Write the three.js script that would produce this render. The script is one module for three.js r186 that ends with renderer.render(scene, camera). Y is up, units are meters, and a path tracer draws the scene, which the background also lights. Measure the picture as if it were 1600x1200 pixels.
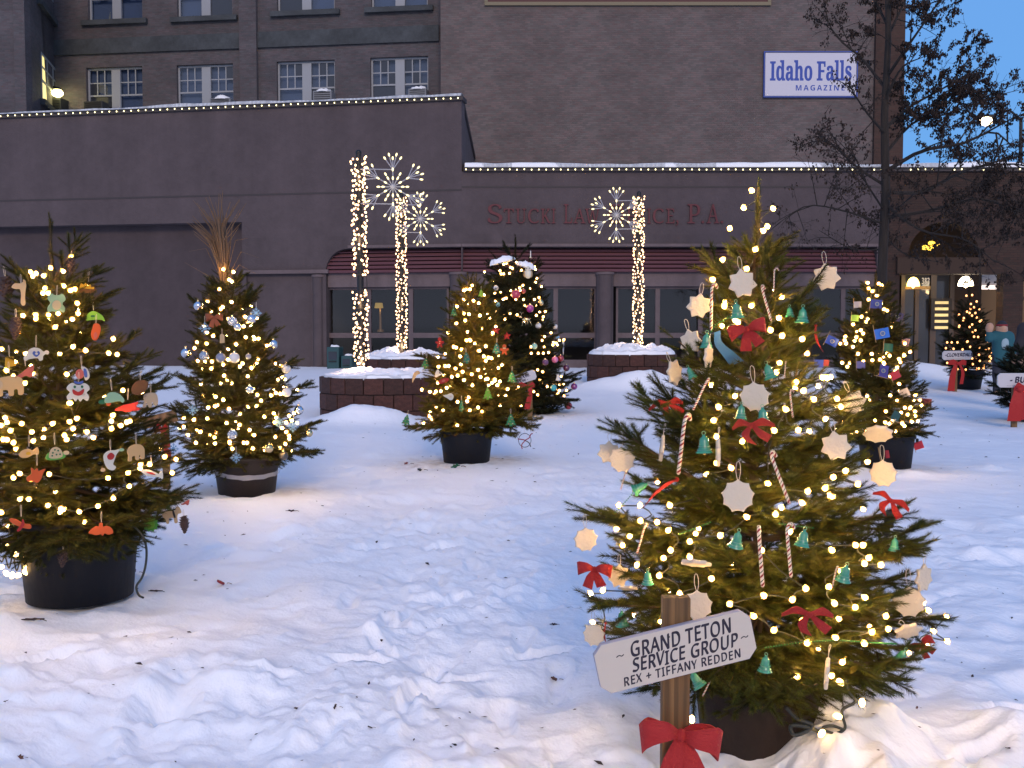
import * as THREE from 'three';
import { mergeGeometries, toCreasedNormals } from 'three/addons/utils/BufferGeometryUtils.js';
import { ImprovedNoise } from 'three/addons/math/ImprovedNoise.js';
import { RoundedBoxGeometry } from 'three/addons/geometries/RoundedBoxGeometry.js';
import { TextGeometry } from 'three/addons/geometries/TextGeometry.js';
import { FontLoader } from 'three/addons/loaders/FontLoader.js';
import { MarchingCubes } from 'three/addons/objects/MarchingCubes.js';

// ---------------------------------------------------------------- camera, sky, sun, exposure
const scene = new THREE.Scene();
const F = 1555, EYE = 1.48, HORIZON = 521;                 // lens in pixels of the 1600 x 1200 photograph
const PITCH = Math.atan((600 - HORIZON) / F);
const camera = new THREE.PerspectiveCamera(2 * Math.atan(600 / F) * 180 / Math.PI, 4 / 3, 0.05, 600);
camera.position.set(0, EYE, 0);
camera.rotation.x = -PITCH;
camera.updateMatrixWorld(true);
const renderer = new THREE.WebGLRenderer({ antialias: true });
renderer.toneMapping = THREE.LinearToneMapping;
renderer.toneMappingExposure = 1.55;
renderer.shadowMap.enabled = true;

const SUN_DIR = new THREE.Vector3(0.10, 0.38, 0.86).normalize();   // the last afterglow, behind the camera
{ // dusk sky: deep blue ahead, paler pink afterglow behind the camera
  const W = 512, H = 256, data = new Float32Array(W * H * 4);
  const mix = (a, b, t) => a.map((v, i) => v + (b[i] - v) * t);
  for (let r = 0; r < H; r++) {
    const up = ((r + 0.5) / H - 0.5) * Math.PI, y = Math.sin(up);
    for (let c = 0; c < W; c++) {
      const round = ((c + 0.5) / W - 0.5) * 2 * Math.PI;
      const dir = [Math.cos(round) * Math.cos(up), y, Math.sin(round) * Math.cos(up)];
      const toGlow = dir[0] * -0.16 + dir[2] * 0.987;       // 1 towards the afterglow
      const e = Math.max(0, y);
      let col = mix([0.135, 0.40, 0.76], [0.125, 0.27, 0.66], Math.pow(e, 0.45));
      const g = Math.pow(THREE.MathUtils.smoothstep(toGlow, -0.45, 1.0), 1.1);
      col = mix(col, [0.655, 0.725, 0.965], g * Math.exp(-e * 1.0));
      if (y < 0) col = mix(col, [0.3, 0.33, 0.4], Math.min(1, -y * 6));
      const o = (r * W + c) * 4;
      data[o] = col[0]; data[o + 1] = col[1]; data[o + 2] = col[2]; data[o + 3] = 1;
    }
  }
  const sky = new THREE.DataTexture(data, W, H, THREE.RGBAFormat, THREE.FloatType);
  sky.mapping = THREE.EquirectangularReflectionMapping;
  sky.magFilter = sky.minFilter = THREE.LinearFilter;
  sky.needsUpdate = true;
  scene.background = sky;
  scene.environment = sky;
  scene.backgroundIntensity = scene.environmentIntensity = 0.78;
}
const sun = new THREE.DirectionalLight(new THREE.Color(1.0, 0.76, 0.58), 0.98);
sun.position.copy(SUN_DIR).multiplyScalar(60);
sun.castShadow = true;
sun.shadow.radius = 26;
sun.shadow.mapSize.set(2048, 2048);
Object.assign(sun.shadow.camera, { left: -35, right: 35, top: 35, bottom: -35, near: 1, far: 140 });
scene.add(sun, sun.target);

// ---------------------------------------------------------------- helpers
const V = (x, y, z) => new THREE.Vector3(x, y, z);
const C = (r, g, b) => new THREE.Color().setRGB(r, g, b);
function rng(seed) { let s = seed | 0; return () => { s = (s + 0x6d2b79f5) | 0; let t = Math.imul(s ^ (s >>> 15), 1 | s); t = (t + Math.imul(t ^ (t >>> 7), 61 | t)) ^ t; return ((t ^ (t >>> 14)) >>> 0) / 4294967296; }; }
const lerp = THREE.MathUtils.lerp, smooth = THREE.MathUtils.smoothstep, clamp = THREE.MathUtils.clamp;
const perlin = new ImprovedNoise();
const fbm = (x, y, z, n = 4) => { let s = 0, a = 1, t = 0; for (let i = 0; i < n; i++) { s += a * perlin.noise(x, y, z + i * 7.3); t += a; a *= 0.5; x *= 2.03; y *= 2.03; } return s / t; };
// the direction of a pixel of the photograph, and the place on it at a distance ahead of the camera
const ray = (px, py) => { const u = (px - 800) / F, v = -(py - 600) / F; return V(u, v * Math.cos(PITCH) - Math.sin(PITCH), -v * Math.sin(PITCH) - Math.cos(PITCH)); };
const at = (px, py, d) => { const r = ray(px, py); return r.multiplyScalar(d / -r.z).add(V(0, EYE, 0)); };

const used = new Map();
const numbered = (n) => { const k = used.get(n) || 0; used.set(n, k + 1); return k ? n + '_' + String(k).padStart(3, '0') : n; };
const origins = new WeakMap();
function shade(o) { o.castShadow = true; o.receiveShadow = true; return o; }
function tag(o, label, category, group, kind) { o.userData = {}; if (label) o.userData.label = label; if (category) o.userData.category = category; if (group) o.userData.group = group; if (kind) o.userData.kind = kind; return o; }
function thing(name, label, category, pos = V(0, 0, 0), group) {
  const o = new THREE.Group(); o.name = numbered(name); o.position.copy(pos); origins.set(o, pos.clone());
  tag(o, label, category, group); scene.add(o); return o;
}
function part(parent, name, geo, mat) {                    // geo in the parent thing's own axes
  const m = shade(new THREE.Mesh(geo, mat)); m.name = name; parent.add(m); origins.set(m, origins.get(parent) || V(0, 0, 0)); return m;
}
function wpart(parent, name, geo, mat) {                   // geo in world axes
  const o = origins.get(parent); return part(parent, name, geo.translate(-o.x, -o.y, -o.z), mat);
}
function struct(name, geo, mat) { const m = shade(new THREE.Mesh(geo, mat)); m.name = numbered(name); tag(m, null, null, null, 'structure'); scene.add(m); return m; }
const merge = (list) => mergeGeometries(list.map((g) => { const n = g.index ? g.toNonIndexed() : g; for (const k of Object.keys(n.attributes)) if (!['position', 'normal', 'uv'].includes(k)) n.deleteAttribute(k); return n; }));
function uvMetres(geo) {                                   // texture coordinates in metres, by the side a face looks to
  const g = geo.index ? geo.toNonIndexed() : geo; if (!g.attributes.normal) g.computeVertexNormals();
  const p = g.attributes.position, n = g.attributes.normal, uv = new Float32Array(p.count * 2);
  for (let i = 0; i < p.count; i++) {
    const ax = Math.abs(n.getX(i)), ay = Math.abs(n.getY(i)), az = Math.abs(n.getZ(i));
    if (ay > ax && ay > az) { uv[i * 2] = p.getX(i); uv[i * 2 + 1] = p.getZ(i); }
    else if (ax > az) { uv[i * 2] = p.getZ(i); uv[i * 2 + 1] = p.getY(i); }
    else { uv[i * 2] = p.getX(i); uv[i * 2 + 1] = p.getY(i); }
  }
  g.setAttribute('uv', new THREE.BufferAttribute(uv, 2)); return g;
}
function tube(pts, r, seg = 0, sides = 6, closed = false) {
  const c = new THREE.CatmullRomCurve3(pts, closed, 'centripetal');
  return new THREE.TubeGeometry(c, seg || pts.length * 4, r, sides, closed);
}
function taper(pts, radii, sides = 6) {                    // a tapering limb along points
  const pos = [], idx = [], n = pts.length; let up = V(0.31, 0.2, 0.93);
  for (let i = 0; i < n; i++) {
    const t = pts[Math.min(n - 1, i + 1)].clone().sub(pts[Math.max(0, i - 1)]).normalize();
    const a = up.clone().cross(t).normalize(), b = t.clone().cross(a); up = b.clone().cross(t).negate(); if (up.lengthSq() < 0.1) up = V(1, 0, 0);
    up = t.clone().cross(a).cross(t).lengthSq() > 0 ? b : up;
    for (let k = 0; k < sides; k++) { const f = k / sides * Math.PI * 2, p = pts[i].clone().addScaledVector(a, Math.cos(f) * radii[i]).addScaledVector(b, Math.sin(f) * radii[i]); pos.push(p.x, p.y, p.z); }
    if (i) for (let k = 0; k < sides; k++) { const q = (i - 1) * sides, k2 = (k + 1) % sides; idx.push(q + k, q + k2, q + sides + k, q + k2, q + sides + k2, q + sides + k); }
  }
  const g = new THREE.BufferGeometry(); g.setAttribute('position', new THREE.Float32BufferAttribute(pos, 3)); g.setIndex(idx);
  g.setAttribute('uv', new THREE.Float32BufferAttribute(new Float32Array(pos.length / 3 * 2).map((_, i) => (i % 2 ? Math.floor(i / 2 / sides) * 0.3 : (i / 2 % sides) / sides)), 2));
  g.computeVertexNormals(); return g;
}
const box = (x0, x1, y0, y1, z0, z1) => new THREE.BoxGeometry(x1 - x0, y1 - y0, z1 - z0).translate((x0 + x1) / 2, (y0 + y1) / 2, (z0 + z1) / 2);
const shapeOf = (pts) => new THREE.Shape(pts.map(([x, y]) => new THREE.Vector2(x, y)));

// ---------------------------------------------------------------- textures and materials
function dataTex(w, h, f, srgb) {
  const d = new Uint8Array(w * h * 4);
  for (let y = 0; y < h; y++) for (let x = 0; x < w; x++) { const c = f(x / w, y / h, x, y), o = (y * w + x) * 4; for (let k = 0; k < 3; k++) d[o + k] = clamp(Math.round((Array.isArray(c) ? c[k] : c) * 255), 0, 255); d[o + 3] = 255; }
  const t = new THREE.DataTexture(d, w, h); t.wrapS = t.wrapT = THREE.RepeatWrapping; t.magFilter = t.minFilter = THREE.LinearFilter; if (srgb) t.colorSpace = THREE.SRGBColorSpace; t.needsUpdate = true; return t;
}
function tileNoise(seed, n) {                              // value noise that repeats every n cells
  const r = rng(seed), g = Array.from({ length: n * n }, () => r());
  return (u, v) => { const x = u * n, y = v * n, i = Math.floor(x), j = Math.floor(y), f = x - i, q = y - j, s = f * f * (3 - 2 * f), t = q * q * (3 - 2 * q), a = (p, o) => g[((o % n + n) % n) * n + (p % n + n) % n]; return lerp(lerp(a(i, j), a(i + 1, j), s), lerp(a(i, j + 1), a(i + 1, j + 1), s), t); };
}
const tn = (seed, ...ns) => { const l = ns.map((n, i) => tileNoise(seed + i * 17, n)); return (u, v) => { let s = 0, a = 1, t = 0; for (const f of l) { s += a * f(u, v); t += a; a *= 0.62; } return s / t; }; };
const rep = (t, k, k2 = k) => { const c = t.clone(); c.repeat.set(k, k2); c.needsUpdate = true; return c; };
const n1 = tn(3, 6, 13, 31, 67, 140), n2 = tn(9, 4, 9, 22, 50, 118), n3 = tn(21, 24, 60, 128);
const grainBump = dataTex(512, 512, (u, v) => n1(u, v));
const fineBump = dataTex(512, 512, (u, v) => n3(u, v));
const blotch = dataTex(512, 512, (u, v) => { const b = 0.72 + 0.5 * (n2(u, v) - 0.5) + 0.16 * (n3(u, v) - 0.5); return [b, b * 0.995, b * 0.985]; }, true);
const softBlotch = dataTex(512, 512, (u, v) => { const b = 0.88 + 0.14 * (n2(u, v) - 0.5) + 0.10 * (n3(u, v) - 0.5) + 0.16 * (n1(u, v * 0.08) - 0.5) * (0.4 + v); return [b, b * 0.995, b * 0.99]; }, true);
const brickHeight = (u, v, nx, ny) => { const y = v * ny, row = Math.floor(y), x = u * nx + (row % 2) * 0.5, fx = x - Math.floor(x), fy = y - row; return { row, col: ((Math.floor(x) % nx) + nx) % nx, joint: fx < 0.05 || fy < 0.14 }; };
function brickTex(seed, base, vary, mortar) {              // 4.3 m x 2.4 m of brickwork: 20 x 32 bricks
  const r = rng(seed), tone = Array.from({ length: 640 }, () => [r(), r()]), stain = tn(seed + 5, 3, 7, 19, 60);
  return dataTex(1024, 1024, (u, v) => {
    const b = brickHeight(u, v, 20, 32), t = tone[b.row * 20 + b.col], st = 0.78 + 0.45 * (stain(u, v) - 0.5) * 1.3;
    const c = b.joint ? mortar : base.map((k, i) => k * (1 + vary * (t[0] - 0.5) + (i === 0 ? 0.18 : -0.05) * (t[1] - 0.5)));
    return c.map((k) => Math.pow(clamp(k * st, 0, 1), 1 / 2.2));
  }, true);
}
const brickBump = dataTex(1024, 1024, (u, v) => (brickHeight(u, v, 20, 32).joint ? 0.2 : 0.75 + 0.25 * n3(u, v)));
const std = (c, rough = 0.8, o = {}) => new THREE.MeshStandardMaterial({ color: c, roughness: rough, ...o });
const M = {};
M.stucco = std(C(0.093, 0.073, 0.080), 0.92, { map: rep(softBlotch, 0.22), bumpMap: rep(fineBump, 0.7), bumpScale: 0.012 });
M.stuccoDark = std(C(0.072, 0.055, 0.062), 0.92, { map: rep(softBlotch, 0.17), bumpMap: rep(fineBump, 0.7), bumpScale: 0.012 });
M.trim = std(C(0.15, 0.115, 0.122), 0.85, { map: rep(softBlotch, 0.3), bumpMap: rep(fineBump, 1), bumpScale: 0.006 });
M.brownWall = std(C(0.085, 0.053, 0.042), 0.9, { map: rep(brickTex(77, [0.5, 0.40, 0.34], 0.4, [0.36, 0.30, 0.27]), 1 / 4.3, 1 / 2.4), bumpMap: rep(brickBump, 1 / 4.3, 1 / 2.4), bumpScale: 0.008 });  // brownish brick, with tree shade and warm light put into the tone
M.coping = std(C(0.035, 0.028, 0.03), 0.7);
M.brick = std(C(1, 1, 1), 0.93, { map: rep(brickTex(31, [0.138, 0.106, 0.100], 0.30, [0.130, 0.110, 0.106]), 1 / 4.3, 1 / 2.4), bumpMap: rep(brickBump, 1 / 4.3, 1 / 2.4), bumpScale: 0.01 });
M.brickCoolTint = std(C(1, 1, 1), 0.93, { map: rep(brickTex(57, [0.098, 0.084, 0.092], 0.32, [0.102, 0.095, 0.104]), 1 / 4.3, 1 / 2.4), bumpMap: rep(brickBump, 1 / 4.3, 1 / 2.4), bumpScale: 0.01 });  // bluish tint: the cooler light on these walls is put into the brick
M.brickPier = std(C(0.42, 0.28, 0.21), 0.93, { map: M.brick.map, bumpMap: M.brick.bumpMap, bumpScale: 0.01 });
M.stone = std(C(0.085, 0.098, 0.112), 0.85, { map: rep(blotch, 0.25), bumpMap: rep(grainBump, 0.5), bumpScale: 0.02 });
M.whitePaint = std(C(0.52, 0.53, 0.54), 0.6);
M.sash = std(C(0.26, 0.275, 0.30), 0.6);
M.blind = std(C(0.055, 0.085, 0.16), 0.9);  // sky reflected in the panes is put into this blue-grey
M.glassDark = new THREE.MeshPhysicalMaterial({ color: C(0.03, 0.034, 0.045), roughness: 0.06, metalness: 0, specularIntensity: 1 });
M.pane = new THREE.MeshPhysicalMaterial({ color: C(0.86, 0.88, 0.9), roughness: 0.02, transmission: 1, thickness: 0, ior: 1.5 });
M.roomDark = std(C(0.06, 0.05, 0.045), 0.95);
M.awning = std(C(0.135, 0.055, 0.066), 0.65, { bumpMap: rep(fineBump, 0.6), bumpScale: 0.004 });
M.letter = std(C(0.082, 0.006, 0.014), 0.6);
M.snow = std(C(0.86, 0.875, 0.90), 0.62, { bumpMap: rep(grainBump, 0.9), bumpScale: 0.03 });
M.snowCap = std(C(0.86, 0.875, 0.90), 0.65, { bumpMap: rep(grainBump, 1.2), bumpScale: 0.03 });
M.darkMetal = std(C(0.012, 0.012, 0.014), 0.5, { metalness: 0.3 });
M.whiteWire = std(C(0.30, 0.30, 0.34), 0.5);
M.cord = std(C(0.012, 0.016, 0.013), 0.6);
M.block = [0, 1, 2, 3].map((i) => std(C(0.085 + i * 0.014, 0.034 + i * 0.004, 0.025 + i * 0.003), 0.9, { map: rep(blotch, 0.7), bumpMap: rep(grainBump, 1.6), bumpScale: 0.014 }));
M.mortar = std(C(0.07, 0.05, 0.045), 0.95);
M.tubBlack = new THREE.MeshPhysicalMaterial({ color: C(0.005, 0.0055, 0.009), roughness: 0.6, specularIntensity: 0.5, bumpMap: rep(fineBump, 1), bumpScale: 0.003 });
M.tubBrown = std(C(0.022, 0.011, 0.008), 0.65, { map: rep(blotch, 2), bumpMap: rep(grainBump, 2), bumpScale: 0.005 });
M.tubRust = std(C(0.034, 0.016, 0.008), 0.9, { map: rep(blotch, 2), bumpMap: rep(grainBump, 2), bumpScale: 0.006 });
M.soil = std(C(0.02, 0.014, 0.01), 1);
M.bark = std(C(0.05, 0.036, 0.026), 0.95, { bumpMap: rep(grainBump, 3, 1), bumpScale: 0.01 });
M.twig = std(C(0.055, 0.035, 0.022), 0.9);
M.greyBark = std(C(0.045, 0.034, 0.028), 0.95, { map: rep(blotch, 2), bumpMap: rep(grainBump, 2, 1), bumpScale: 0.02 });
const lampGlow = (R, cd) => std(C(0.9, 0.7, 0.45), 0.4, { emissive: C(1.0, 0.60, 0.20), emissiveIntensity: cd / (Math.PI * R * R) });   // a bulb of radius R that gives cd candela
M.glow = lampGlow(0.0095, 0.003);
M.bulbHalo = std(C(0.5, 0.3, 0.1), 0.3, { emissive: C(1.0, 0.55, 0.12), emissiveIntensity: 0.85, transparent: true, opacity: 0.5 });   // added amber shell that paints a halo of glow round the core
M.glowPale = std(C(0.9, 0.85, 0.6), 0.4, { emissive: C(1.0, 0.80, 0.27), emissiveIntensity: 1.2 });
M.glowPole = std(C(0.9, 0.7, 0.45), 0.4, { emissive: C(1.0, 0.55, 0.27), emissiveIntensity: 3.2 });
M.glowRoof = std(C(0.9, 0.8, 0.5), 0.4, { emissive: C(1.0, 0.86, 0.42), emissiveIntensity: 2.6 });
M.glowFar = std(C(0.9, 0.6, 0.4), 0.4, { emissive: C(1.0, 0.38, 0.10), emissiveIntensity: 2.6 });
M.red = new THREE.MeshPhysicalMaterial({ color: C(0.33, 0.007, 0.006), roughness: 0.7, sheen: 0.8, sheenRoughness: 0.4, sheenColor: C(0.9, 0.12, 0.08), side: THREE.DoubleSide, bumpMap: rep(grainBump, 0.8, 0.4), bumpScale: 0.012 });
M.dough = std(C(0.60, 0.51, 0.39), 0.9, { bumpMap: rep(grainBump, 12), bumpScale: 0.004 });
M.string = std(C(0.6, 0.52, 0.42), 0.9);
M.wood = std(C(0.30, 0.18, 0.085), 0.8, { map: dataTex(128, 512, (u, v) => { const g = 0.74 + 0.11 * Math.sin((u + 0.16 * n2(u, v * 0.3)) * 23 + 5 * n2(u * 0.5, v * 0.2)) + 0.35 * (n1(u, v * 0.12) - 0.5); return [g, g * 0.96, g * 0.9]; }, true), bumpMap: rep(grainBump, 2, 0.3), bumpScale: 0.004 });
// ---------------------------------------------------------------- the snow-covered square
const mounds = [];                                          // [x, z, radius, height]
const mound = (px, py, d, r, h) => { const p = at(px, py, d); mounds.push([p.x, p.z, r, h]); };
mound(1335, 1125, 3.5, 0.21, 0.2); mound(1300, 1150, 3.25, 0.13, 0.10); mound(1000, 1050, 3.7, 0.26, 0.08); mound(1385, 1160, 3.15, 0.18, 0.07);
for (const [px, h] of [[930, 0.05], [962, 0.12], [1003, 0.16], [1030, 0.08]]) mound(px, 600, 23.2, 0.6, h);
mound(640, 590, 22.6, 0.9, 0.2); mound(1450, 575, 27, 1.0, 0.25); mound(1410, 580, 27, 0.8, 0.2);
mound(330, 1120, 2.6, 0.3, 0.06); mound(60, 1090, 2.9, 0.24, 0.07); mound(600, 980, 4, 0.3, 0.03); mound(120, 1160, 2.55, 0.2, 0.07);
mound(260, 1010, 3.6, 0.35, -0.07); mound(420, 1020, 3.5, 0.3, -0.06); mound(60, 1150, 2.6, 0.2, -0.05); mound(370, 900, 5.2, 0.4, -0.05); mound(60, 1020, 3.6, 0.3, -0.06);
mound(455, 840, 6.2, 0.35, 0.05); mound(500, 870, 5.6, 0.2, 0.04); mound(330, 790, 8.2, 0.5, 0.04);
const rr = rng(404), dents = [];
for (let i = 0; i < 26; i++) mound(505 + 150 * rr(), 650, 16.3 + 0.7 * rr(), 0.22 + 0.2 * rr(), 0.006 + 0.024 * rr());
for (const [px, h] of [[572, 0.08], [612, 0.06]]) mound(px, 650, 16.6, 0.45, h);
for (let i = 0; i < 24; i++) mound(925 + 150 * rr(), 600, 22.9 + 0.9 * rr(), 0.32 + 0.2 * rr(), 0.008 + 0.024 * rr());
for (let i = 0; i < 260; i++) { const d = 2.2 + 13 * rr() * rr() + 2 * rr(), x = (rr() - 0.5) * (2.2 + d * 1.15); dents.push([x, -d, 0.07 + 0.10 * rr(), (rr() < 0.62 ? -1 : 1) * (0.018 + 0.036 * rr())]); }
const prints = [];                                          // boot prints: [x, z, sin, cos, depth]
for (let k = 0; k < 26; k++) { let d0 = 2.6 + 9 * rr() * rr(), x = (rr() - 0.55) * (1.5 + d0 * 0.8), z = -d0, f = rr() * 6.28; const n = 3 + Math.floor(rr() * 5); for (let i = 0; i < n; i++) { const sd = i % 2 ? 0.09 : -0.09; prints.push([x + Math.cos(f) * sd, z - Math.sin(f) * sd, Math.sin(f), Math.cos(f), 0.016 + 0.026 * rr()]); x += Math.sin(f) * 0.42; z += Math.cos(f) * 0.42; f += (rr() - 0.5) * 0.5; } }
const pcells = new Map();
for (const p of prints) for (let i = -1; i <= 1; i++) for (let j = -1; j <= 1; j++) { const k = (Math.floor(p[0]) + i) + ',' + (Math.floor(p[1]) + j); if (!pcells.has(k)) pcells.set(k, []); pcells.get(k).push(p); }
const cells = new Map();
for (const m of [...mounds, ...dents]) { const r = m[2] * 2.6; for (let i = Math.floor(m[0] - r); i <= m[0] + r; i++) for (let j = Math.floor(m[1] - r); j <= m[1] + r; j++) { const k = i + ',' + j; if (!cells.has(k)) cells.set(k, []); cells.get(k).push(m); } }
function gh(x, z) {
  const d = Math.hypot(x, z), near = 1 - smooth(d, 4, 15);
  let h = 0.40 * smooth(-z, 15, 31);
  const lx = x + 0.14 * fbm(x * 1.1, 4.2, z * 1.1, 2), lz = z + 0.14 * fbm(x * 1.1, 9.2, z * 1.1, 2);
  h += (0.030 + 0.030 * near) * fbm(lx * 1.15, 0.5, lz * 1.15, 3);
  h += (0.016 + 0.026 * near) * (0.5 - Math.abs(fbm(lx * 2.7 + 5, 3.1, lz * 2.7, 3)) * 1.6);
  const near2 = 1 - smooth(d, 3, 12), patch = smooth(fbm(x * 0.7, 7.7, z * 0.7, 2), -0.22, 0.25);
  h += (0.007 + 0.013 * near2) * (0.25 + 0.9 * patch) * smooth(fbm(lx * 5.2, 6.6, lz * 5.2, 3), 0.02, 0.30);
  h += (0.004 + 0.011 * near2) * (0.2 + patch) * smooth(fbm(x * 11.5, 1.6, z * 11.5, 2), 0.02, 0.34);
  h -= (0.006 + 0.012 * near2) * patch * smooth(fbm(x * 6.1 + 30, 4.6, z * 6.1, 2), 0.12, 0.4);
  if (d < 9) h += 0.006 * (1 - smooth(d, 4, 9)) * fbm(x * 22, 2.6, z * 24, 2);
  for (const m of cells.get(Math.floor(x) + ',' + Math.floor(z)) || []) { const q = ((x - m[0]) ** 2 + (z - m[1]) ** 2) / (m[2] * m[2]); if (q < 6.7) h += m[3] * Math.exp(-q) * (1 + (m[3] > 0.07 ? 0.22 : 0.3) * perlin.noise(x * (m[2] > 0.4 ? 3.2 : 6), m[0], z * (m[2] > 0.4 ? 3.2 : 6))); }
  for (const p of pcells.get(Math.floor(x) + ',' + Math.floor(z)) || []) { const dx = x - p[0], dz = z - p[1], al = (dx * p[2] + dz * p[3]) / 0.15, ac = (dx * p[3] - dz * p[2]) / (0.04 - 0.012 * al), q = al ** 4 + ac ** 4; if (q < 8) h += p[4] * (-Math.exp(-q * 0.9) * 1.15 + 0.38 * Math.exp(-((Math.pow(q, 0.25) - 1.25) ** 2) * 18)) * (0.8 + 0.5 * perlin.noise(x * 14, 1, z * 14)); }
  return h;
}
const dirtAndShade = [];                                            // trodden, soiled patches and one painted tree shadow: [x, z, radius, strength]
const soil = (px, py, d, r, k) => { const p = at(px, py, d); dirtAndShade.push([p.x, p.z, r, k]); };
soil(700, 725, 11.4, 0.45, 0.5); soil(790, 722, 11.6, 0.35, 0.55); soil(645, 730, 11, 0.3, 0.4); soil(1420, 728, 10.9, 0.35, 0.5); soil(455, 770, 9.2, 0.3, 0.4); soil(840, 632, 18, 0.8, 0.5); soil(1370, 1160, 3.15, 0.12, 0.35); soil(60, 935, 5.3, 0.2, 0.25); soil(1250, 1170, 3.3, 0.2, 0.2);  // the patch beside the flag tree is its shadow, painted brown
{
  const n = 760, m = 860, pos = new Float32Array((n + 1) * (m + 1) * 3), col = new Float32Array((n + 1) * (m + 1) * 3), uv = new Float32Array((n + 1) * (m + 1) * 2), idx = [];
  const xs = (i) => 0.1 + 1.05 * Math.sinh((i / n - 0.5) * 12), zs = (j) => -3.3 - 0.95 * Math.sinh((j / m - 0.32) * 8.8);
  for (let j = 0; j <= m; j++) for (let i = 0; i <= n; i++) {
    const k = j * (n + 1) + i, x = xs(i), z = zs(j); let y = gh(x, z);
    if (-z > 34) y = gh(x, -34);
    pos.set([x, y, z], k * 3); uv.set([x, z], k * 2);
    let s = 0.06 * Math.max(0, fbm(x * 0.8, 3.3, z * 0.8, 4)) + 0.16 * Math.max(0, fbm(x * 3.1, 8.8, z * 3.1, 3) - 0.32);
    for (const q of dirtAndShade) { const e = ((x - q[0]) ** 2 + (z - q[1]) ** 2) / (q[2] * q[2]); if (e < 4) s += q[3] * Math.exp(-e) * clamp(0.45 + 1.6 * fbm(x * 9, 1.1, z * 9, 3), 0, 1); }
    s = clamp(s, 0, 0.8); col.set([1 - s * 0.62, 1 - s * 0.74, 1 - s * 0.84], k * 3);
  }
  for (let j = 0; j < m; j++) for (let i = 0; i < n; i++) { const a = j * (n + 1) + i, b = a + n + 1; idx.push(a, a + 1, b, a + 1, b + 1, b); }
  const g = new THREE.BufferGeometry();
  g.setAttribute('position', new THREE.BufferAttribute(pos, 3)); g.setAttribute('color', new THREE.BufferAttribute(col, 3)); g.setAttribute('uv', new THREE.BufferAttribute(uv, 2)); g.setIndex(idx); g.computeVertexNormals();
  struct('snow_ground', g, std(C(0.86, 0.875, 0.90), 0.6, { vertexColors: true, bumpMap: rep(grainBump, 1.3), bumpScale: 0.014 }));
}
// a lumpy cap of snow over a disc
function snowHeap(r, h, seed, rings = 14, sides = 48) {
  const pos = [], idx = [];
  for (let i = 0; i <= rings; i++) for (let k = 0; k < sides; k++) {
    const q = i / rings, f = k / sides * Math.PI * 2, w = 1 + 0.05 * perlin.noise(Math.cos(f) * 3, seed, Math.sin(f) * 3), x = Math.cos(f) * r * q * w, z = Math.sin(f) * r * q * w;
    const y = h * Math.sqrt(Math.max(0, 1 - q ** 3.2)) * (0.62 + 0.8 * Math.max(-0.4, fbm(x * 1.9 / r, seed + 2, z * 1.9 / r, 3))) + (0.34 * perlin.noise(x * 6.5 / r, seed, z * 6.5 / r) + 0.2 * perlin.noise(x * 15 / r, seed + 4, z * 15 / r)) * h * (1 - q ** 6) - (i === rings ? 0.03 : 0);
    pos.push(x, y, z); if (i) { const a = (i - 1) * sides, k2 = (k + 1) % sides; idx.push(a + k, a + k2, a + sides + k, a + k2, a + sides + k2, a + sides + k); }
  }
  const g = new THREE.BufferGeometry(); g.setAttribute('position', new THREE.Float32BufferAttribute(pos, 3)); g.setIndex(idx); g.computeVertexNormals(); return uvMetres(g);
}

// ---------------------------------------------------------------- facade planes: u along the wall, y up, n towards the square
function makePlane(o, deg) {
  const a = deg * Math.PI / 180, ux = V(Math.cos(a), 0, Math.sin(a)), nx = V(-Math.sin(a), 0, Math.cos(a)), m = new THREE.Matrix4().makeBasis(ux, V(0, 1, 0), nx).setPosition(o);
  const hit = (px, py, n = 0) => { const r = ray(px, py), p = o.clone().addScaledVector(nx, n), t = p.sub(V(0, EYE, 0)).dot(nx) / r.dot(nx), w = r.multiplyScalar(t).add(V(0, EYE, 0)).sub(o); return [w.dot(ux), w.y]; };
  const u = (px, n = 0) => hit(px, HORIZON, n)[0], y = (py, px, n = 0) => hit(px, py, n)[1];
  return { m, o, hit, u, y, deg, a, w: (g) => g.applyMatrix4(m), at: (uu, yy, n) => V(uu, yy, n).applyMatrix4(m), box: (u0, u1, y0, y1, n0, n1) => box(Math.min(u0, u1), Math.max(u0, u1), Math.min(y0, y1), Math.max(y0, y1), n0, n1).applyMatrix4(m) };
}
const wallUV = (plane, g) => { g = uvMetres(g); return plane.w(g); };     // metres of the wall's own axes, then into the world
const pbox = (P, u0, u1, y0, y1, n0, n1) => wallUV(P, box(Math.min(u0, u1), Math.max(u0, u1), Math.min(y0, y1), Math.max(y0, y1), n0, n1));
const seam = at(722, HORIZON, 31); seam.y = 0;
const PR = makePlane(seam, 0), PL = makePlane(seam, 9.4);
const slab = (P, shape, n0, n1) => wallUV(P, new THREE.ExtrudeGeometry(shape, { depth: n1 - n0, bevelEnabled: false, curveSegments: 10 }).translate(0, 0, n0));
const hole = (pts) => new THREE.Path(pts.map(([x, y]) => new THREE.Vector2(x, y)));
const G0 = 0.1;                                             // walls start under the snow

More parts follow.
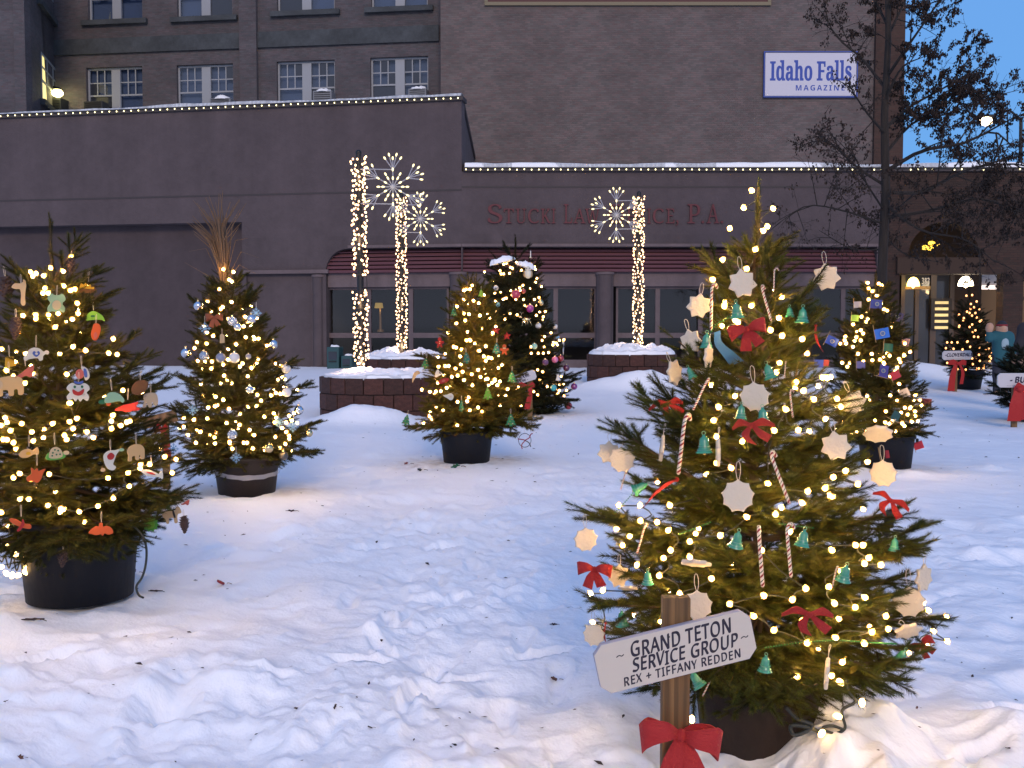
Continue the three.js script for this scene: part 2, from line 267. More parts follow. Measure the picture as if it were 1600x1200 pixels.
const office = thing('office_building', 'long low mauve stucco office building with red awning and arcade behind the square', 'building', seam);
const Ytop = PR.y(157, 722), Ypar = PR.y(268, 900), Yaw0 = PR.y(386, 850), Yaw1 = PR.y(425, 850), Ysp = PR.y(447, 850);
const Ub = PL.u(-190), Uarch = PL.u(510);
{ // tall wing, with the recess, the shallow panel and the arched end of the arcade cut out
  const s = shapeOf([[Ub, G0], [0, G0], [0, Ytop], [Ub, Ytop]]);
  const rA = PL.u(380), yA = PL.y(347, 375), rp0 = PL.u(386), rp1 = PL.u(487), yP = PL.y(428, 440);
  s.holes.push(hole([[Ub + 0.6, G0 + 0.02], [rA, G0 + 0.02], [rA, yA], [Ub + 0.6, yA]]));
  s.holes.push(hole([[rp0, G0 + 0.02], [rp1, G0 + 0.02], [rp1, yP], [rp0, yP]]));
  const r = 0.72, arch = [[Uarch, G0 + 0.02], [-0.02, G0 + 0.02], [-0.02, Yaw0]];
  for (let i = 0; i <= 10; i++) { const f = Math.PI / 2 * (1 + i / 10); arch.push([Uarch + r + Math.cos(f) * r, Yaw0 - r + Math.sin(f) * r]); }
  s.holes.push(hole(arch));
  wpart(office, 'wall', slab(PL, s, -0.45, 0), M.stucco);
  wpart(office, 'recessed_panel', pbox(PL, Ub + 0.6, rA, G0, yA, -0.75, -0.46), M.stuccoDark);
  wpart(office, 'recessed_panel', pbox(PL, rp0, rp1, G0, yP, -0.3, -0.1), M.stucco);
  wpart(office, 'ledge', pbox(PL, PL.u(383), Uarch + 0.1, yP + 0.003, yP + 0.12, 0.002, 0.09), M.trim);
  wpart(office, 'groove', pbox(PL, Ub, 0, PL.y(297, 700) - 0.025, PL.y(297, 700) + 0.025, 0.002, 0.014), M.coping);
  wpart(office, 'coping', pbox(PL, Ub, 0.06, Ytop, Ytop + 0.13, -0.5, 0.08), M.coping);
  // the wing's end wall, running back to the brick building
  wpart(office, 'wall', uvMetres(box(seam.x - 0.4, seam.x, 0.2, Ytop - 0.02, -41.2, -31.46)), M.stucco);
  wpart(office, 'coping', box(seam.x - 0.5, seam.x + 0.06, Ytop, Ytop + 0.13, -41.2, -31.5), M.coping);
}
const Uend = PR.u(1700), Uarc1 = PR.u(1404), Upas = PR.u(1530), Ucol2 = PR.u(1566), Ucol3 = PR.u(1597);
{ // low wing
  const s = shapeOf([[0, G0], [PR.u(1379), G0], [PR.u(1379), Ypar], [0, Ypar]]);
  s.holes.push(hole([[0.02, G0 + 0.02], [PR.u(1368), G0 + 0.02], [PR.u(1368), Yaw0], [0.02, Yaw0]]));
  wpart(office, 'wall', slab(PR, s, -0.45, 0), M.stucco);
  wpart(office, 'moulding', pbox(PR, 0, PR.u(1379), Yaw0 + 0.012, Yaw0 + 0.10, 0.002, 0.05), M.trim);
  wpart(office, 'moulding', pbox(PL, PL.u(545), -0.002, Yaw0 + 0.012, Yaw0 + 0.10, 0.002, 0.05), M.trim);
  wpart(office, 'groove', pbox(PR, 0, PR.u(1379), PR.y(292, 900) - 0.025, PR.y(292, 900) + 0.025, 0.002, 0.014), M.coping);
  wpart(office, 'coping', pbox(PR, 0.07, Uend, Ypar, Ypar + 0.12, -0.5, 0.1), M.coping);
  // brown end of the low wing with the arched entrance
  const U0 = PR.u(1379) + 0.003, s2 = shapeOf([[U0, G0], [Uend, G0], [Uend, Ypar], [U0, Ypar]]);
  const ac = PR.u(1472), ar = PR.u(1528) - ac, ys = PR.y(402, 1472), arc = [[ac - ar, ys], [ac + ar, ys]];
  for (let i = 1; i < 14; i++) { const f = Math.PI * i / 14; arc.push([ac + Math.cos(f) * ar, ys + Math.sin(f) * ar * 0.98]); }
  s2.holes.push(hole(arc));
  const yb = PR.y(428, 1470);
  s2.holes.push(hole([[Uarc1, G0 + 0.02], [Ucol2, G0 + 0.02], [Ucol2, yb], [Uarc1, yb]]));
  s2.holes.push(hole([[Ucol3, G0 + 0.02], [Uend - 0.3, G0 + 0.02], [Uend - 0.3, yb], [Ucol3, yb]]));
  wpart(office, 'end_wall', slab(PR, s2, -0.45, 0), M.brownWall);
  wpart(office, 'beam', pbox(PR, Uarc1 - 0.12, Upas + 0.1, yb + 0.004, ys - 0.01, 0.003, 0.12), std(C(0.034, 0.017, 0.009), 0.85, { bumpMap: rep(grainBump, 0.5), bumpScale: 0.01 }));
  // porch behind the arch
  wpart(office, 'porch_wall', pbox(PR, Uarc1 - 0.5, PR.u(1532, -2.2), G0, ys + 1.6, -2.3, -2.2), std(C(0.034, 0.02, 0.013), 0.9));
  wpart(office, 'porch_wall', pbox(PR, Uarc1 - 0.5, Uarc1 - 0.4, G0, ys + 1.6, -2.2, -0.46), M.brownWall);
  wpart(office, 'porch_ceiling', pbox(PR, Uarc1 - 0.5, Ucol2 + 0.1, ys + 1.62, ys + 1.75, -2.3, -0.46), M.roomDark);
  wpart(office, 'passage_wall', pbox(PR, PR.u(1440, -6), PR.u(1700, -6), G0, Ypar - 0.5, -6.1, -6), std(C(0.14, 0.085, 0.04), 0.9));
  const lit = pbox(PR, PR.u(1526, -3.5), PR.u(1566, -3.5), PR.y(450, 1545, -3.5), PR.y(425, 1545, -3.5), -3.6, -3.5);
  wpart(office, 'passage_sign_panel', lit, std(C(0.5, 0.45, 0.42), 0.6));  // white sign at the back of the passage, no lamp in it
  wpart(office, 'lit_sign_strip', pbox(PR, PR.u(1526, -3.4), PR.u(1565, -3.4), PR.y(452, 1545, -3.4), PR.y(446, 1545, -3.4), -3.49, -3.4), std(C(0.8, 0.7, 0.6), 0.5, { emissive: C(1, 0.8, 0.7), emissiveIntensity: 1.1 }));  // bright lower band of that white sign
  // roof of both wings, under snow
  const roof = shapeOf([[-0.42, 31.6], [-0.42, 41.2], [-32, 41.2], [-32, 37]].map(([x, d]) => [seam.x + x, d]));
  wpart(office, 'roof_snow', uvMetres(new THREE.ExtrudeGeometry(roof, { depth: 0.3, bevelEnabled: false }).rotateX(-Math.PI / 2).translate(0, Ytop - 1.0, 0)), M.snowCap);
  wpart(office, 'roof_snow', uvMetres(box(seam.x + 0.02, seam.x + Uend, Ypar - 0.7, Ypar - 0.5, -41.2, -31.46)), M.snowCap);
  // snow lying on the parapets
  const ridge = (P, u0, u1, y, seed) => { const pos = [], idx = [], n = 160; for (let i = 0; i <= n; i++) { const u = lerp(u0, u1, i / n), h = (P === PR ? 0.11 : 0.04) + 0.16 * Math.max(0, 0.35 + fbm(u * 0.35, seed, 1.5, 3)); [[0.05, 0], [0.03, h * 0.8], [-0.12, h], [-0.34, h * 0.8], [-0.42, 0]].forEach(([nn, yy]) => pos.push(u, y + yy, nn)); if (i) for (let k = 0; k < 4; k++) { const a = (i - 1) * 5 + k; idx.push(a, a + 5, a + 1, a + 1, a + 5, a + 6); } } const g = new THREE.BufferGeometry(); g.setAttribute('position', new THREE.Float32BufferAttribute(pos, 3)); g.setIndex(idx); g.computeVertexNormals(); return P.w(uvMetres(g)); };
  wpart(office, 'parapet_snow', ridge(PL, Ub, 0, Ytop + 0.13, 2.2), M.snowCap);
  wpart(office, 'parapet_snow', ridge(PR, 0.1, Uend, Ypar + 0.12, 5.1), M.snowCap);
}
// awning: six overlapping red ridges on each wing
for (const [P, u0, u1] of [[PL, Uarch + 0.03, -0.03], [PR, 0.03, PR.u(1368)]]) for (let k = 0; k < 6; k++) {
  const h = (Yaw0 - Yaw1) / 6, y0 = Yaw1 + k * h, n = -0.04 - k * 0.05, cut = P === PL ? [0, 0, 0, 0.03, 0.12, 0.32][k] : 0;
  const s = shapeOf([[0, 0], [0.07, 0.012], [0.085, 0.035], [0.03, h * 0.5], [-0.02, h * 0.80], [-0.1, h * 0.80], [-0.06, 0]]);
  const L = u1 - u0 - cut, q = new THREE.ExtrudeGeometry(s, { depth: L, bevelEnabled: false }), p = q.attributes.position;
  for (let i = 0; i < p.count; i++) { const out = p.getX(i), along = L - p.getZ(i); p.setXYZ(i, u0 + cut + along, y0 + p.getY(i), n + out); }
  q.computeVertexNormals(); wpart(office, 'awning_slat', P.w(uvMetres(q)), M.awning);
}
wpart(office, 'awning_back', pbox(PL, Uarch + 0.4, -0.03, Yaw1 + 0.05, Yaw0 - 0.01, -0.44, -0.40), M.coping);
wpart(office, 'awning_back', pbox(PR, 0.03, PR.u(1368), Yaw1 + 0.05, Yaw0 - 0.01, -0.44, -0.40), M.coping);
// frieze, columns, windows
wpart(office, 'frieze', pbox(PL, Uarch + 0.02, -0.01, Ysp, Yaw1 - 0.004, -0.44, -0.12), M.trim);
wpart(office, 'frieze', pbox(PR, 0.01, PR.u(1368), Ysp, Yaw1 - 0.004, -0.44, -0.12), M.trim);
function column(P, px, n, top, r = 0.27) { const g = new THREE.CylinderGeometry(r, r, top - G0 - 0.02, 20).translate(0, (top + G0) / 2, 0); g.translate(P.u(px), 0, n); wpart(office, 'column', P.w(uvMetres(g)), M.stucco); const c = new THREE.CylinderGeometry(r * 1.12, r * 1.12, 0.08, 20).translate(P.u(px), top + 0.02, n); wpart(office, 'column_cap', P.w(c), M.trim); }
column(PL, 497, -0.12, PL.y(432, 497), 0.21); column(PR, 716, -0.1, Yaw1 - 0.06, 0.26); column(PR, 945, -0.1, Yaw1 - 0.06, 0.27); column(PR, 1174, -0.1, Yaw1 - 0.06, 0.27);
function officeWindow(P, px0, px1) {
  const n = -0.3, u0 = P.u(px0, n), u1 = P.u(px1, n), mid = (px0 + px1) / 2, yb = P.y(577, mid, n), yt = Ysp - 0.005, ym = P.y(524, mid, n), w = 0.07;
  const f = wpart(office, 'window', merge([pbox(P, u0, u0 + w, yb, yt, n - 0.06, n + 0.04), pbox(P, u1 - w, u1, yb, yt, n - 0.06, n + 0.04), pbox(P, u0 + w, u1 - w, yt - w, yt, n - 0.06, n + 0.04), pbox(P, u0 + w, u1 - w, yb, yb + 0.3, n - 0.06, n + 0.04), pbox(P, u0 + w, u1 - w, ym - 0.08, ym + 0.08, n - 0.06, n + 0.04)]), M.trim);
  for (const [a, b] of [[yb + 0.3, ym - 0.08], [ym + 0.08, yt - w]]) { const g = new THREE.PlaneGeometry(u1 - u0 - 2 * w, b - a).translate((u0 + u1) / 2, (a + b) / 2, n - 0.01); wpart(f, 'pane', P.w(g), M.pane); }
}
for (const [a, b] of [[510, 577], [577, 642.5], [642.5, 702]]) officeWindow(PL, a, b);
for (const [a, b] of [[731, 798], [798, 868], [868, 932], [962, 1027], [1027, 1094], [1094, 1162], [1187, 1252], [1252, 1316], [1316, 1369]]) officeWindow(PR, a, b);
wpart(office, 'base_wall', pbox(PL, Uarch + 0.02, -0.03, G0, PL.y(577, 600, -0.3), -0.4, -0.2), M.trim);
wpart(office, 'base_wall', pbox(PR, 0.0, PR.u(1368), G0, PR.y(577, 900, -0.3), -0.4, -0.2), M.trim);
// rooms behind the glass
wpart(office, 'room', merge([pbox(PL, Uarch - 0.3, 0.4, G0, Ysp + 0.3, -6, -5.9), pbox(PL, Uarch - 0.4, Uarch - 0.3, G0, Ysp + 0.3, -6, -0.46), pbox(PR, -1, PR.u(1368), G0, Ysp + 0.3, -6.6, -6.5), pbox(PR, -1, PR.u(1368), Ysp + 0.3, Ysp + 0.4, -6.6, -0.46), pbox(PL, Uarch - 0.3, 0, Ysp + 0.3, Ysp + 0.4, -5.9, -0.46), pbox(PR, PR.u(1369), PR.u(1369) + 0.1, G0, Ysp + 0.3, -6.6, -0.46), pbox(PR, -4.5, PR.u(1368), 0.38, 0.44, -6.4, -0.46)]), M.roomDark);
// door, transom number and lamps of the entrance
{
  const n = -2.1, yb = 0.3, yt = PR.y(452, 1465, n), yt2 = PR.y(430, 1465, n), du = (px) => PR.u(px, n), fm = std(C(0.05, 0.035, 0.03), 0.5);
  const door = wpart(office, 'door', merge([pbox(PR, du(1406), du(1412), yb, yt2, n - 0.05, n + 0.05), pbox(PR, du(1428), du(1434), yb, yt, n - 0.05, n + 0.05), pbox(PR, du(1452), du(1461), yb, yt2, n - 0.05, n + 0.05), pbox(PR, du(1482), du(1489), yb, yt2, n - 0.05, n + 0.05), pbox(PR, du(1412), du(1482), yt2, yt2 + 0.1, n - 0.05, n + 0.05)]), fm);
  wpart(office, 'transom_bar', pbox(PR, du(1412.5), du(1451.5), yt, yt + 0.10, n - 0.04, n + 0.04), std(C(0.42, 0.25, 0.07), 0.5));
  for (const [a, b, y0, y1] of [[1412, 1428, yb, yt], [1434, 1452, yb, yt], [1461, 1482, yb, yt2], [1412, 1452, yt + 0.1, yt2]]) wpart(door, 'pane', PR.w(new THREE.PlaneGeometry(du(b) - du(a), y1 - y0).translate((du(a) + du(b)) / 2, (y0 + y1) / 2, n - 0.02)), M.glassDark);
}
function lampDome(px, py, n, w, h, name, label, strength, col) {   // a half-dome glass shade with its light
  const [u, y] = PR.hit(px, py, n), pos = PR.at(u, y, n), t = thing(name, label, 'lamp', pos);
  const g = new THREE.SphereGeometry(1, 20, 10, 0, Math.PI * 2, 0, Math.PI / 2).scale(w / 2, h, w / 2).translate(0, -h / 2, 0);
  part(t, 'lamp_shade', g, std(C(0.9, 0.7, 0.4), 0.5, { emissive: col, emissiveIntensity: strength, side: THREE.DoubleSide }));
  part(t, 'rod', new THREE.CylinderGeometry(0.02, 0.02, 0.3, 8).translate(0, h / 2 + 0.15, 0), M.darkMetal);
  part(t, 'bulb', new THREE.SphereGeometry(0.05, 12, 8).translate(0, -h * 0.55, 0), std(C(0.9, 0.7, 0.4), 0.5, { emissive: col, emissiveIntensity: strength }));
  return t;
}
const pointLight = (parent, x, y, z, col, cd, r = 1, reach = 0) => { const l = new THREE.PointLight(col, cd, reach, 2); l.position.set(x, y, z); l.shadow.radius = r; l.castShadow = true; parent.add(l); return l; };
const dome = lampDome(1509, 439, -0.7, 0.46, 0.30, 'porch_lamp', 'bright white dome lamp hanging under the beam of the arched entrance', 9, C(1, 0.82, 0.55));
pointLight(dome, 0, -0.22, 0, C(1, 0.62, 0.28), 0.6, 4);
const d2 = lampDome(1427, 440, -1.6, 0.4, 0.3, 'hall_lamp', 'amber dome lamp over the entrance door beside the house number', 4, C(1, 0.7, 0.16));
pointLight(d2, 0, -0.25, 0, C(1, 0.6, 0.2), 0.22, 3);
{
  const t = thing('chandelier', 'small amber chandelier glowing in the dark arch above the entrance', 'lamp', PR.at(...PR.hit(1455, 384, -1.2), -1.2));
  [[-0.17, -0.05], [0, 0.08], [0.14, 0.06], [-0.02, -0.08]].forEach(([x, y]) => { part(t, 'lamp_shade', new THREE.SphereGeometry(0.085, 14, 10).scale(1.1, 0.9, 1.1).translate(x, y, x * 0.5), std(C(0.8, 0.5, 0.1), 0.5, { emissive: C(1, 0.62, 0.06), emissiveIntensity: 2.2 })); });
  part(t, 'rod', merge([new THREE.CylinderGeometry(0.015, 0.015, 0.9, 6).translate(0, 0.5, 0), new THREE.BoxGeometry(0.36, 0.02, 0.02).translate(-0.02, 0.04, 0), new THREE.BoxGeometry(0.02, 0.02, 0.22).translate(0, 0.04, 0)]), M.darkMetal);
  pointLight(t, 0, -0.25, 0, C(1, 0.6, 0.2), 0.05, 4);
}
{
  const t = thing('pendant_lamp', 'gold pendant lamp glimmering inside the dark office window', 'lamp', PL.at(...PL.hit(592, 482, -1.8), -1.8));
  part(t, 'lamp_shade', new THREE.CylinderGeometry(0.12, 0.15, 0.17, 16, 1, true).translate(0, 0.1, 0), std(C(0.5, 0.35, 0.1), 0.6, { emissive: C(0.9, 0.55, 0.12), emissiveIntensity: 0.2, side: THREE.DoubleSide }));
  part(t, 'stem', merge([new THREE.CylinderGeometry(0.025, 0.05, 0.75, 8).translate(0.05, -0.35, 0), new THREE.CylinderGeometry(0.1, 0.12, 0.08, 12).translate(0.05, -0.74, 0)]), std(C(0.16, 0.09, 0.03), 0.5));
  pointLight(t, 0, -0.05, 0.1, C(1, 0.7, 0.3), 0.10, 3);
}
// ---- lettering on walls
const loader = new FontLoader();
const serif = await loader.loadAsync('fonts/droid/droid_serif_regular.typeface.json'), sans = await loader.loadAsync('fonts/droid/droid_sans_bold.typeface.json');
const glyph = (ch, size, font, depth) => { const g = new TextGeometry(ch, { font, size, depth, curveSegments: 5, bevelEnabled: false }); g.computeBoundingBox(); return g; };
{ // red capitals over the arcade: [letter, from px, to px, top px, bottom px]
  const put = (ch, x0, x1, y0, y1) => { const g = glyph(ch, 1, serif, 1), b = g.boundingBox, [u0, yy0] = PR.hit(x0, y1, 0.03), [u1, yy1] = PR.hit(x1, y0, 0.03); g.translate(-b.min.x, -b.min.y, 0).scale((u1 - u0) / (b.max.x - b.min.x), (yy1 - yy0) / (b.max.y - b.min.y), 0.05).translate(u0, yy0, 0.004); wpart(office, 'letter', PR.w(g), M.letter); };
  const B = 349, S = 326, T = 319;
  for (const [ch, x0, x1, big] of [['S', 762, 785, 1], ['T', 787, 803, 0], ['U', 806, 822, 0], ['C', 825, 842, 0], ['K', 845, 860, 0], ['I', 862, 868, 0], ['L', 881, 894, 1], ['A', 896, 915, 0], ['W', 914, 937, 0], ['O', 951, 975, 1], ['F', 979, 992, 0], ['F', 995, 1008, 0], ['I', 1011, 1017, 0], ['C', 1020, 1037, 0], ['E', 1041, 1054, 0], ['P', 1074, 1094, 1], ['A', 1104, 1124, 1]]) put(ch, x0, x1, big ? T : S, B);
  put(',', 1056, 1060, 344, 353); put('.', 1096, 1100, 345, B); put('.', 1126, 1130, 345, B);
}
{ // house number over the door
  const n = -2.02; [['3', 1442], ['8', 1446.3], ['3', 1450.6]].forEach(([ch, px]) => { const g = glyph(ch, 1, sans, 1), b = g.boundingBox, [u0, y0] = PR.hit(px - 2, 444, n), [u1, y1] = PR.hit(px + 1.6, 434, n); g.translate(-b.min.x, -b.min.y, 0).scale((u1 - u0) / (b.max.x - b.min.x), (y1 - y0) / (b.max.y - b.min.y), 0.02).translate(u0, y0, n); wpart(office, 'numeral', PR.w(g), M.whitePaint); });
}
function canvasTex(w, h, draw) { const c = document.createElement('canvas'); c.width = w; c.height = h; const x = c.getContext('2d'); draw(x, w, h); const t = new THREE.CanvasTexture(c); t.colorSpace = THREE.SRGBColorSpace; t.anisotropy = 8; return t; }
const boxFace = (w, h, d, matFace, matSide, name, parent) => { const m = shade(new THREE.Mesh(new THREE.BoxGeometry(w, h, d), [matSide, matSide, matSide, matSide, matFace, matSide])); m.name = name; parent.add(m); return m; };
{ // directory by the door: five lit rows
  const n = -1.9, t = thing('directory_sign', 'dark tenant directory with five pale rows beside the entrance door', 'sign', PR.at(...PR.hit(1471, 490, n), n));
  part(t, 'board', box(-0.34, 0.34, -0.5, 0.5, -0.05, 0), M.darkMetal);
  for (let k = 0; k < 5; k++) part(t, 'name_strip', box(-0.22, 0.22, 0.36 - k * 0.205 - 0.045, 0.36 - k * 0.205 + 0.045, 0.001, 0.014), std(C(0.75, 0.62, 0.3), 0.6, { emissive: C(0.9, 0.72, 0.3), emissiveIntensity: 0.2 }));
}

// ---------------------------------------------------------------- the brick building behind
const bo = at(690, HORIZON, 41.25); bo.y = 0;
const PB = makePlane(bo, 0), so = at(690, HORIZON, 42.2); so.y = 0; const PW = makePlane(so, 7.3);
const brickB = thing('brick_building', 'tall old brick building with paired white sash windows behind the low office', 'building', bo);
wpart(brickB, 'wall', pbox(PB, 0, PB.u(1358), 3, 36, -1, 0), M.brick);
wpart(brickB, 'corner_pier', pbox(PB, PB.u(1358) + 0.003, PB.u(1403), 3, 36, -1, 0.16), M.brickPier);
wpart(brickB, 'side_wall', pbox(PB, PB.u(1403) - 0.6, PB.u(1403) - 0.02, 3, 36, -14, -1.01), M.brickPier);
const winRows = [[[136, 222, 103, 184], [277, 364, 99, 178], [433, 523, 93, 172], [579, 669, 87, 166]], [[138, 221, -50, 33], [277, 362, -54, 28], [433, 522, -60, 19], [580, 668, -64, 13]]];
{
  const s = shapeOf([[PW.u(20), 3], [0, 3], [0, 36], [PW.u(20), 36]]), wins = [];
  for (const row of winRows) for (const [x0, x1, y0, y1] of row) { const [u0, yy0] = PW.hit(x0, y1), [u1, yy1] = PW.hit(x1, y0), w = [u0, u1, yy0, yy1]; wins.push(w); s.holes.push(hole([[u0, yy0], [u1, yy0], [u1, yy1], [u0, yy1]])); }
  wpart(brickB, 'window_wall', slab(PW, s, -0.4, 0), M.brickCoolTint);
  wpart(brickB, 'room', pbox(PW, PW.u(20), 0, 3, 36, -1.6, -1.5), M.roomDark);
  // pilaster, stone band, stains below it
  wpart(brickB, 'pilaster', pbox(PW, PW.u(383), PW.u(409), 3, 36, 0.002, 0.22), M.brickCoolTint);
  const yb0 = PW.y(84, 180), yb1 = PW.y(60, 180);
  for (const [a, b] of [[60, 382.5], [409.5, 688]]) wpart(brickB, 'stone_band', pbox(PW, PW.u(a), PW.u(b), yb0, yb1, 0.002, 0.12), M.stone);
  wins.forEach(([u0, u1, y0, y1], i) => {
    const d = -0.16, um = (u0 + u1) / 2, fw = 0.07, mw = 0.2;
    const f = wpart(brickB, 'window', merge([pbox(PW, u0, u0 + fw, y0, y1, d - 0.1, d), pbox(PW, u1 - fw, u1, y0, y1, d - 0.1, d), pbox(PW, um - mw, um + mw, y0 + 0.07, y1 - 0.08, d - 0.1, d + 0.02), pbox(PW, u0 + fw, u1 - fw, y1 - 0.08, y1, d - 0.1, d), pbox(PW, u0 + fw, u1 - fw, y0, y0 + 0.07, d - 0.1, d)]), M.sash);
    wpart(brickB, 'blind', pbox(PW, u0, u1, y0 + (i < 4 ? ((i * 7) % 3) * 0.25 : 0), y1, d - 0.3, d - 0.25), M.blind);
    [[u0 + fw, um - mw], [um + mw, u1 - fw]].forEach(([a, b], k) => {
      const ym = y0 + (y1 - y0) * 0.45, yt = y1 - 0.08;
      wpart(f, 'meeting_rail', pbox(PW, a, b, ym - 0.035, ym + 0.035, d - 0.08, d - 0.01), M.sash);
      const bars = []; for (let q = 1; q < 3; q++) { const x = lerp(a, b, q / 3); bars.push(pbox(PW, x - 0.022, x + 0.022, ym + 0.035, yt, d - 0.07, d - 0.03)); } const yc = (ym + yt) / 2; bars.push(pbox(PW, a, b, yc - 0.022, yc + 0.022, d - 0.072, d - 0.032)); wpart(f, 'muntin', merge(bars), M.sash);
      for (let q = 0; q < 3; q++) for (let r = 0; r < 2; r++) { const x0 = lerp(a, b, q / 3), x1 = lerp(a, b, (q + 1) / 3), z0 = r ? yc : ym, z1 = r ? yt : yc; wpart(f, 'pane', PW.w(new THREE.PlaneGeometry(x1 - x0 - 0.002, z1 - z0 - 0.002).translate((x0 + x1) / 2, (z0 + z1) / 2, d - 0.05)), (q + r + k + i) % 5 === 0 ? M.glassDark : M.pane); }
      wpart(f, 'pane', PW.w(new THREE.PlaneGeometry(b - a, ym - y0 - 0.1).translate((a + b) / 2, (ym - 0.035 + y0 + 0.07) / 2, d - 0.06)), (i + k) % 3 === 0 ? M.glassDark : M.pane);
    });
    wpart(brickB, 'window_sill', pbox(PW, u0 - 0.25, u1 + 0.25, y0 - 0.22, y0 - 0.01, 0.003, 0.2), M.stone);
  });
  // projecting wing at the far side, its end wall with two lit windows
  const ua = PW.u(95), zc = PW.at(ua, 0, 0), nearU = at(50, HORIZON, zc.z * -1 - 5.2);
  const x0 = nearU.x, xz = nearU.z;
  wpart(brickB, 'wing_wall', uvMetres(box(x0 - 9, x0, 3, 36, xz - 0.5, xz)), M.brickCoolTint);
  const dirS = V(zc.x - x0, 0, zc.z - xz), len = dirS.length(), deg = Math.atan2(dirS.z, dirS.x) * 180 / Math.PI;
  const PS = makePlane(V(x0, 0, xz), deg);
  const s2 = shapeOf([[0.01, 3], [len, 3], [len, 36], [0.01, 36]]), two = [[64, 91, 97, 168], [62, 90, -50, 22]].map(([a, b, t, bt]) => { const [ua0] = PS.hit(a, 100), [ub0] = PS.hit(b, 100), m = (a + b) / 2; return [ua0, ub0, PS.hit(m, bt)[1], PS.hit(m, t)[1]]; });
  for (const [a, b, c, d] of two) s2.holes.push(hole([[a, c], [b, c], [b, d], [a, d]]));
  const side = slab(PS, s2, -0.4, 0); wpart(brickB, 'wing_wall', side, M.brickCoolTint);
  for (const [a, b, c, d] of two) {
    const bars = [pbox(PS, a, a + 0.12, c, d, -0.011, 0.02), pbox(PS, b - 0.2, b, c, d, -0.011, 0.02), pbox(PS, a, b, d - 0.1, d, -0.010, 0.022), pbox(PS, a, b, c, c + 0.1, -0.010, 0.022)]; const ym = lerp(c, d, 0.42);
    bars.push(pbox(PS, a, b, ym - 0.05, ym + 0.05, -0.009, 0.018)); for (const q of [0.33, 0.66]) bars.push(pbox(PS, lerp(a, b, q) - 0.09, lerp(a, b, q) + 0.09, ym, d, -0.0095, 0.012)); bars.push(pbox(PS, a, b, (ym + d) / 2 - 0.04, (ym + d) / 2 + 0.04, -0.0085, 0.014));
    const f = wpart(brickB, 'window', merge(bars), M.sash);
    wpart(f, 'lit_window_pane', PS.w(new THREE.PlaneGeometry(b - a, d - c).translate((a + b) / 2, (c + d) / 2, -0.012)), std(C(0.6, 0.5, 0.3), 0.8, { emissive: C(0.80, 0.66, 0.24), emissiveIntensity: 0.9 }));
    wpart(brickB, 'window_sill', pbox(PS, a - 0.3, b + 0.3, c - 0.25, c - 0.01, 0.003, 0.2), M.stone);
  }
  const lamp = thing('flood_lamp', 'dazzling yellow floodlight below the lit window in the corner of the brick wall', 'lamp', PS.at(PS.hit(80, 145)[0], PS.hit(80, 145)[1], 0.25));
  part(lamp, 'bulb', new THREE.SphereGeometry(0.2, 16, 12).scale(1.2, 0.85, 1), std(C(0.9, 0.8, 0.4), 0.4, { emissive: C(1, 0.92, 0.35), emissiveIntensity: 9 }));
  part(lamp, 'bracket', merge([new THREE.BoxGeometry(0.1, 0.1, 0.4).translate(-0.1, 0.24, -0.1), new THREE.CylinderGeometry(0.14, 0.2, 0.1, 14).translate(0, 0.19, 0)]), M.darkMetal);
  pointLight(lamp, 0, 0, 0, C(1, 0.85, 0.35), 1.6, 8);
  // cooling units on the roof edge and in the windows
  const units = [[84, 166, 31, 24, 'dark boxy cooling unit under the yellow floodlight', 0], [148, 168, 32, 18, 'low dark cooling unit standing below the first plain window pair', 0], [346, 161, 34, 13, 'pale window cooling unit with thin snow under the second window pair', 1], [505, 152, 30, 18, 'snow-capped cooling unit in the window pair next to the pilaster', 1], [653, 148, 28, 17, 'snow-capped cooling unit in the window pair by the big blank wall', 1]];
  for (const [px, py, w, h, label, snowy] of units) {
    const [u, y] = PW.hit(px, py, 0.45), k = F / 42.5, t = thing('cooling_unit', label, 'air conditioner', PW.at(u, y, 0.3), 'cooling units along the roof edge'), W = w / k, H = h / k;
    t.rotation.y = -PW.a;
    part(t, 'casing', new RoundedBoxGeometry(W, H, 0.6, 2, 0.03), std(snowy ? C(0.16, 0.17, 0.19) : C(0.02, 0.022, 0.024), 0.6));
    for (let q = 0; q < 5; q++) part(t, 'vent_slat', box(-W * 0.42, W * 0.42, -H * 0.38 + q * H * 0.17, -H * 0.38 + q * H * 0.17 + 0.025, 0.302, 0.318), M.darkMetal);
    if (snowy) part(t, 'snow', snowHeap(Math.min(W, 0.75) * 0.5, 0.16, px * 0.1, 6, 20).translate(0, H / 2, 0), M.snowCap);
  }
}
{ // old painted sign high on the blank wall, only its lower edge in view
  const [u0, y0] = PB.hit(757, 8, 0.1), [u1] = PB.hit(1205, 8, 0.1), t = thing('wall_sign', 'long red sign with cream border at the top of the blank brick wall', 'sign', PB.at((u0 + u1) / 2, y0, 0.05));
  const w = u1 - u0; part(t, 'board', box(-w / 2 + 0.14, w / 2 - 0.14, 0.14, 2.4, -0.04, 0.02), std(C(0.075, 0.02, 0.02), 0.7));
  part(t, 'border', merge([box(-w / 2, w / 2, 0, 0.135, -0.04, 0.05), box(-w / 2, -w / 2 + 0.135, 0.14, 2.4, -0.04, 0.05), box(w / 2 - 0.135, w / 2, 0.14, 2.4, -0.04, 0.05)]), std(C(0.17, 0.14, 0.085), 0.7));
}
